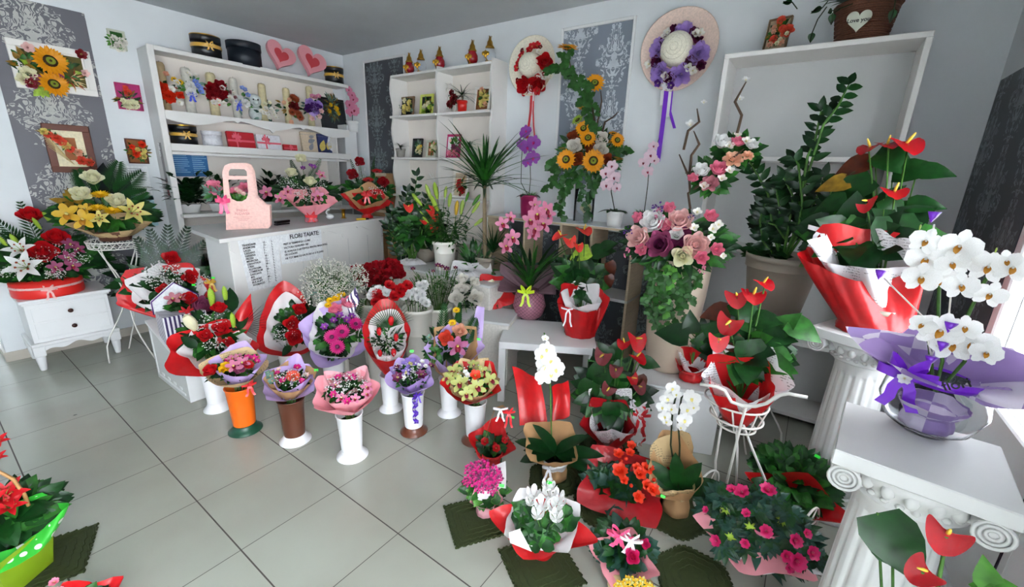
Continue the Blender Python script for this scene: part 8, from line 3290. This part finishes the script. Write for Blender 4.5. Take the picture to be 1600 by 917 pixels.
# double white orchid in kraft
P = G(1055, 796, .007)
s = A('orchid', 'double stemmed white orchid in creased kraft paper in front of the white box', 'orchid', P)
s.setdisc(1052, 720, 0, tilt=30)
s.wrap(1050, 735, 38, 40, 'kraft', r0=.05, corners=3, ext=.35, ph=.0, lift=.03, foot=(.06, .09), z0=.09, pleats=5, amp=.08, back=.5)
s.wrap(1050, 728, 34, 40, 'news_kraft', r0=.05, corners=4, ext=.3, ph=.3, z0=.09, name='newsprint_paper', back=.5)
mb = MB()
for a in (100, 70, 140, 40, 160, 20):
    mb.leaf((0, -.0, .13), (math.cos(R(a)), -.3, math.sin(R(a))), .2, .07, 0, 'strap', .15, .3, (0, -.8, .5), 7)
s.part('leaves', mb, ['leaf_dark'])
Zq = (960, 440, 3.528)
for st, fs in (([(310, 900), (320, 720), (345, 600)], [(320, 585, 70), (290, 640, 74), (345, 620, 50), (265, 690, 60), (275, 740, 60), (320, 700, 56), (290, 770, 50)]), ([(360, 900), (350, 760), (370, 640), (410, 600)], [(430, 640, 84), (405, 700, 76), (385, 760, 76), (370, 800, 50), (420, 620, 50), (440, 690, 50)])):
    mb = MB(); mb.tube([(0, 0, .1)] + [s.L(*zz(Zq, x, y), -.02) for x, y in st], .004, 6, 0); s.part('flower_stem', mb, ['stem_dark'])
    for x, y, d in fs:
        X, Y_ = zz(Zq, x, y); s.fl('moth_orchid:white,lemon', X, Y_, d / Zq[2], pos=s.L(X, Y_, -.05 - .03 * random.random()), dirn=(random.uniform(-.5, .5), -1, random.uniform(-.1, .3)))

# small red wrapped rubber plant on the white box
P = G(1078, 592, .401)
s = A('rubber_plant', 'small rubber plant in red and newsprint wrap on the big white box', 'potted plant', P)
s.setdisc(1085, 555, 0, tilt=30)
s.wrap(1082, 562, 28, 22, 'paper_red', r0=.055, corners=4, ext=.3, ph=.3, lift=.03, foot=(.065, .04), z0=.045)
s.wrap(1092, 556, 26, 22, 'news_white', r0=.045, corners=4, ext=.4, ph=.1, z0=.06, name='newsprint_paper')
big_leaves(s, [(430, 170, 130, 85), (300, 285, 150, 185), (540, 300, 150, 20), (480, 230, 120, 340), (470, 280, 90, 60)], Zq, 'leaf_deep')

# wire tricycle planter
P = G(1150, 800, 0)
s = A('bicycle_planter', 'white wire tricycle planter with curved handlebars', 'planter', P)


def wire(name, pts, r=.0055, dys=None, mb=None):
    o = mb or MB()
    o.tube([s.L(x, y, d) for x, y, d in pts], r, 8, 0)
    return o if mb else s.part(name, o, ['wire_white'])


wire('handlebar', [(1094, 600, -.17), (1120, 604, -.17), (1132, 610, -.17), (1143, 628, -.17), (1160, 634, -.17), (1180, 635, -.17), (1198, 630, -.17), (1215, 618, -.17), (1232, 615, -.17), (1262, 621, -.17)], .0075)
cb = s.L(1150, 628, .02)
kk = s.k
mb = MB()
for (y, r_) in ((625, 43), (650, 36), (664, 26)):
    q = s.L(1150, y, .02)
    mb.tube([(q.x + r_ * kk * math.cos(t), q.y + r_ * kk * .9 * math.sin(t), q.z) for t in [6.283 * i / 30 for i in range(30)]], .005, 6, 0, closed=True)
for i in range(8):
    t = 6.283 * i / 8
    a, b = s.L(1150, 625, .02), s.L(1150, 664, .02)
    mb.tube([(a.x + 43 * kk * math.cos(t), a.y + 43 * kk * .9 * math.sin(t), a.z), (b.x + 26 * kk * math.cos(t), b.y + 26 * kk * .9 * math.sin(t), b.z), (b.x, b.y, b.z)], .004, 5, 0)
s.part('basket', mb, ['wire_white'])
for pts in ([(1166, 634, -.17), (1158, 662, -.13), (1137, 748, -.03), (1130, 790, 0)], [(1160, 660, -.03), (1175, 700, -.02), (1198, 755, 0), (1210, 790, 0)], [(1128, 660, .05), (1118, 720, .08), (1117, 790, .1)], [(1150, 662, 0), (1152, 700, .04), (1150, 780, .08)]):
    wire('leg', pts)
for (x, y, dy) in ((1082, 880, -.06), (1240, 905, -.06)):
    q = s.L(x, y, dy); q.z = .105
    o = MB()
    T0 = Matrix.Translation(q) @ Matrix.Rotation(R(68), 4, 'Z') @ Matrix.Rotation(R(90), 4, 'X')
    o.tube([(.10 * math.cos(t), .10 * math.sin(t), 0) for t in [6.283 * i / 36 for i in range(36)]], .005, 6, 0, T0, closed=True)
    for i in range(6):
        t = 1.047 * i; o.tube([(0, 0, 0), (.10 * math.cos(t), .10 * math.sin(t), 0)], .003, 5, 0, T0)
    s.part('wheel', o, ['wire_white'])
q0, q1 = s.L(1082, 880, -.06), s.L(1240, 905, -.06); q0.z = q1.z = .105
mb = MB(); mb.tube([q0, q1], .005, 6, 0)
mb.tube([q0.lerp(q1, .3), s.L(1130, 790, 0)], .005, 6, 0); mb.tube([q0.lerp(q1, .7), s.L(1210, 790, 0)], .005, 6, 0)
s.part('axle', mb, ['wire_white'])
TRI = s
# anthurium in its basket
wpos = TRI.O + TRI.inv.transposed() @ s.L(1150, 655, .02)
s = A('anthurium', 'red anthurium in newsprint and red paper sitting in the tricycle basket', 'potted plant', wpos)
s.setdisc(1165, 545, 0, tilt=28)
s.pot(.07, .05, .10, 'pot_taupe')
s.wrap(1155, 590, 50, 36, 'paper_red', r0=.07, corners=4, ext=.3, ph=.35, lift=.03, foot=(.06, .02), z0=.02, pleats=6)
s.wrap(1165, 580, 56, 40, 'news_white', r0=.06, corners=5, ext=.35, ph=.1, lift=.03, z0=.05, pleats=5, name='newsprint_paper')
s.leaves(1160, 540, 50, 44, .13, .09, DG, rpy=36, thick=.6)
Z8_ = Y8
big_leaves(s, [(320, 110, 110, 330), (210, 175, 110, 200), (150, 140, 80, 100, 'leaf_deep'), (90, 170, 110, 175, 'leaf_deep'), (400, 180, 110, 15), (430, 140, 90, 60, 'leaf'), (490, 165, 100, 345, 'leaf'), (330, 250, 120, 290), (260, 210, 90, 190), (380, 130, 90, 20)], Z8_)
big_leaves(s, [(215, 110, 90, 195), (290, 205, 90, 350)], Z8_, 'leaf_bronze')
spathes(s, [(262, 142, 74, (-.2, -1, .1)), (335, 60, 70, (.1, -.4, 1)), (285, 65, 66, (-.1, -.7, .6)), (230, 195, 60, (.2, -.6, .4)), (368, 25, 56, (.2, -.3, 1))], 'anthurium:spathe_red', Z8_)

# azalea on the tricycle bed
P = G(1180, 878, 0); P = Vector((P.x, P.y, .112))
s = A('azalea', 'hot pink azalea bush in pale pink and white paper on the tricycle planter', 'potted plant', P)
s.setdisc(1180, 815, 0, tilt=50)
s.pot(.07, .05, .09, 'pot_pink')
s.wrap(1178, 838, 76, 50, 'paper_pink', r0=.06, corners=5, ext=.3, ph=.3, lift=.03, foot=(.06, .05), z0=.055, pleats=6, amp=.05)
s.wrap(1190, 840, 72, 44, 'paper_white', r0=.06, corners=4, ext=.35, ph=.05, lift=.02, z0=.055, pleats=5, name='white_paper')
s.leaves(1182, 820, 84, 190, .06, .028, ('leaf_dark', 'leaf_blue'), 'lance', up=.03, rpy=54, thick=.3, lift=.8)
for (x, y) in ((240, 650), (300, 660), (370, 640), (220, 720), (270, 750), (325, 740), (380, 720), (250, 800), (310, 800), (350, 690), (410, 760), (440, 700), (470, 820), (290, 700), (520, 830), (400, 660), (200, 690), (380, 790), (450, 780), (480, 760), (350, 760)):
    s.leaves(*zz(Z8_, x, y), 12, 20, .055, .024, ('leaf_dark', 'leaf_blue'), 'lance', up=random.uniform(.03, .08), thick=.3, name='leaf_cluster', spread=2.2, lift=.35)
for (x, y) in ((265, 770), (325, 740), (420, 720), (250, 690)):
    s.leaves(*zz(Z8_, x, y), 3, 6, .024, .009, ('leaf_lime',), 'lance', up=.06, thick=.2, name='new_growth', spread=1.5, lift=.6)
s.fls(Z8_, 'azalea:hot_pink,pink', [(300, 640, 48), (375, 635, 50), (313, 700, 28), (370, 752, 40), (225, 780, 36), (310, 788, 30), (455, 780, 44), (460, 840, 56), (430, 825, 40), (505, 815, 44), (490, 760, 30), (195, 690, 22), (270, 630, 30), (440, 860, 30)], 40, .10, out=1.2)

# green plant in red paper
P = G(1222, 808, 0)
s = A('potted_plant', 'bushy dark green foliage plant in red paper at the farther pedestal foot', 'potted plant', P)
s.setdisc(1240, 752, 0, tilt=38)
s.pot(.07, .05, .10, 'wicker')
s.wrap(1245, 775, 58, 30, 'paper_red', r0=.06, corners=4, ext=.4, ph=.05, lift=.03, foot=(.065, .05), z0=.055, pleats=5)
s.leaves(1238, 745, 56, 230, .06, .035, ('leaf_dark', 'leaf'), rpy=44, thick=.5, lift=1)
s.price(*zz(Y8, 522, 533), .05)

# anthurium at the bottom right corner
P = Vector((.40, 1.0, 0))
s = A('anthurium', 'red heart anthurium with big leaves before the nearer pedestal at the bottom right', 'potted plant', P)
s.pot(.09, .07, .16, 'pot_white')
s.setdisc(1430, 880, 0, tilt=4)
Zr = (1280, 600, 2.893)
big_leaves(s, [(370, 760, 330, 320), (260, 720, 150, 150)], Zr, 'leaf_dark')
spathes(s, [(575, 690, 165, (.1, -.5, .9)), (470, 850, 140, (-.3, -.8, .6))], 'anthurium:spathe_red', Zr)
P = Vector((.545, 1.02, 0))
s = A('potted_plant', 'plant with rounded bright green leaves in the bottom right corner', 'potted plant', P)
s.pot(.07, .055, .13, 'pot_white')
s.setdisc(1560, 900, 0, tilt=4)
big_leaves(s, [(760, 860, 150, 110), (740, 920, 120, 200), (860, 930, 120, 40)], Zr, 'leaf_bright')

# poinsettia at the left edge
P = G(18, 905, .008)
s = A('poinsettia', 'red poinsettia in a lime pot with green polka dot wrap at the left edge', 'potted plant', P)
s.setdisc(15, 815, 0, tilt=40)
k = s.k
hp = HZ(P, 848) - P.z
mb = MB()
mb.add([(x * a_, y * a_, z) for a_, z in ((32 * k, 0), (41 * k, hp)) for x, y in ((-1, -1), (1, -1), (1, 1), (-1, 1))], [(3, 2, 1, 0), (0, 1, 5, 4), (1, 2, 6, 5), (2, 3, 7, 6), (3, 0, 4, 7)], 0, False)
pt = s.part('pot', mb, ['pot_lime']); pt.rotation_euler = (0, 0, R(35))
s.wrap(15, 822, 62, 34, 'paper_green', r0=58 * k, corners=5, ext=.2, ph=.3, lift=.05, z0=hp * .8, pleats=7, amp=.08)
s.leaves(10, 805, 50, 70, .10, .055, DG, rpy=30, thick=.3)
s.fls((0, 0, 1), 'lily:red', [(5, 775, 50), (-25, 790, 50), (15, 790, 34), (-5, 690, 26), (-5, 715, 22)], 50, .06)
mb = MB(); mb.tube([s.L(x, y, 0) for x, y in ((-40, 750), (-5, 735), (20, 748), (38, 772), (45, 790))], .006, 6, 0); s.part('hoop_handle', mb, ['basket_wood'])
P = G(150, 965, 0)
s = A('potted_plant', 'plant in red paper cut off by the bottom edge at the left', 'potted plant', P)
s.setdisc(130, 950, 0, tilt=50)
s.wrap(125, 945, 40, 30, 'paper_red', r0=.05, corners=4, ext=.5, ph=.9, foot=(.055, .05), z0=.055)
s.leaves(125, 950, 30, 60, .06, .03, DG, rpy=20)
s.fls((0, 0, 1), 'azalea:pink', [(85, 910, 14), (92, 925, 16), (110, 935, 16)], 14, .03)
for i, (x, y) in enumerate(((95, 581), (114, 650))):
    P = G(x, y, .0)
    e = empty('leaf_scrap', P, i * 1.3, label=('small dark leaf scrap on the tiles right below the nightstand', 'small dark leaf scrap farther out on the open tiles')[i], cat='leaf')
    mb = MB(); mb.leaf((0, 0, .002), (1, 0, 0), .022, .012, 0, 'ovate', -.1, .3, None, 4); obj('blade', mb, ['leaf_black'], e)
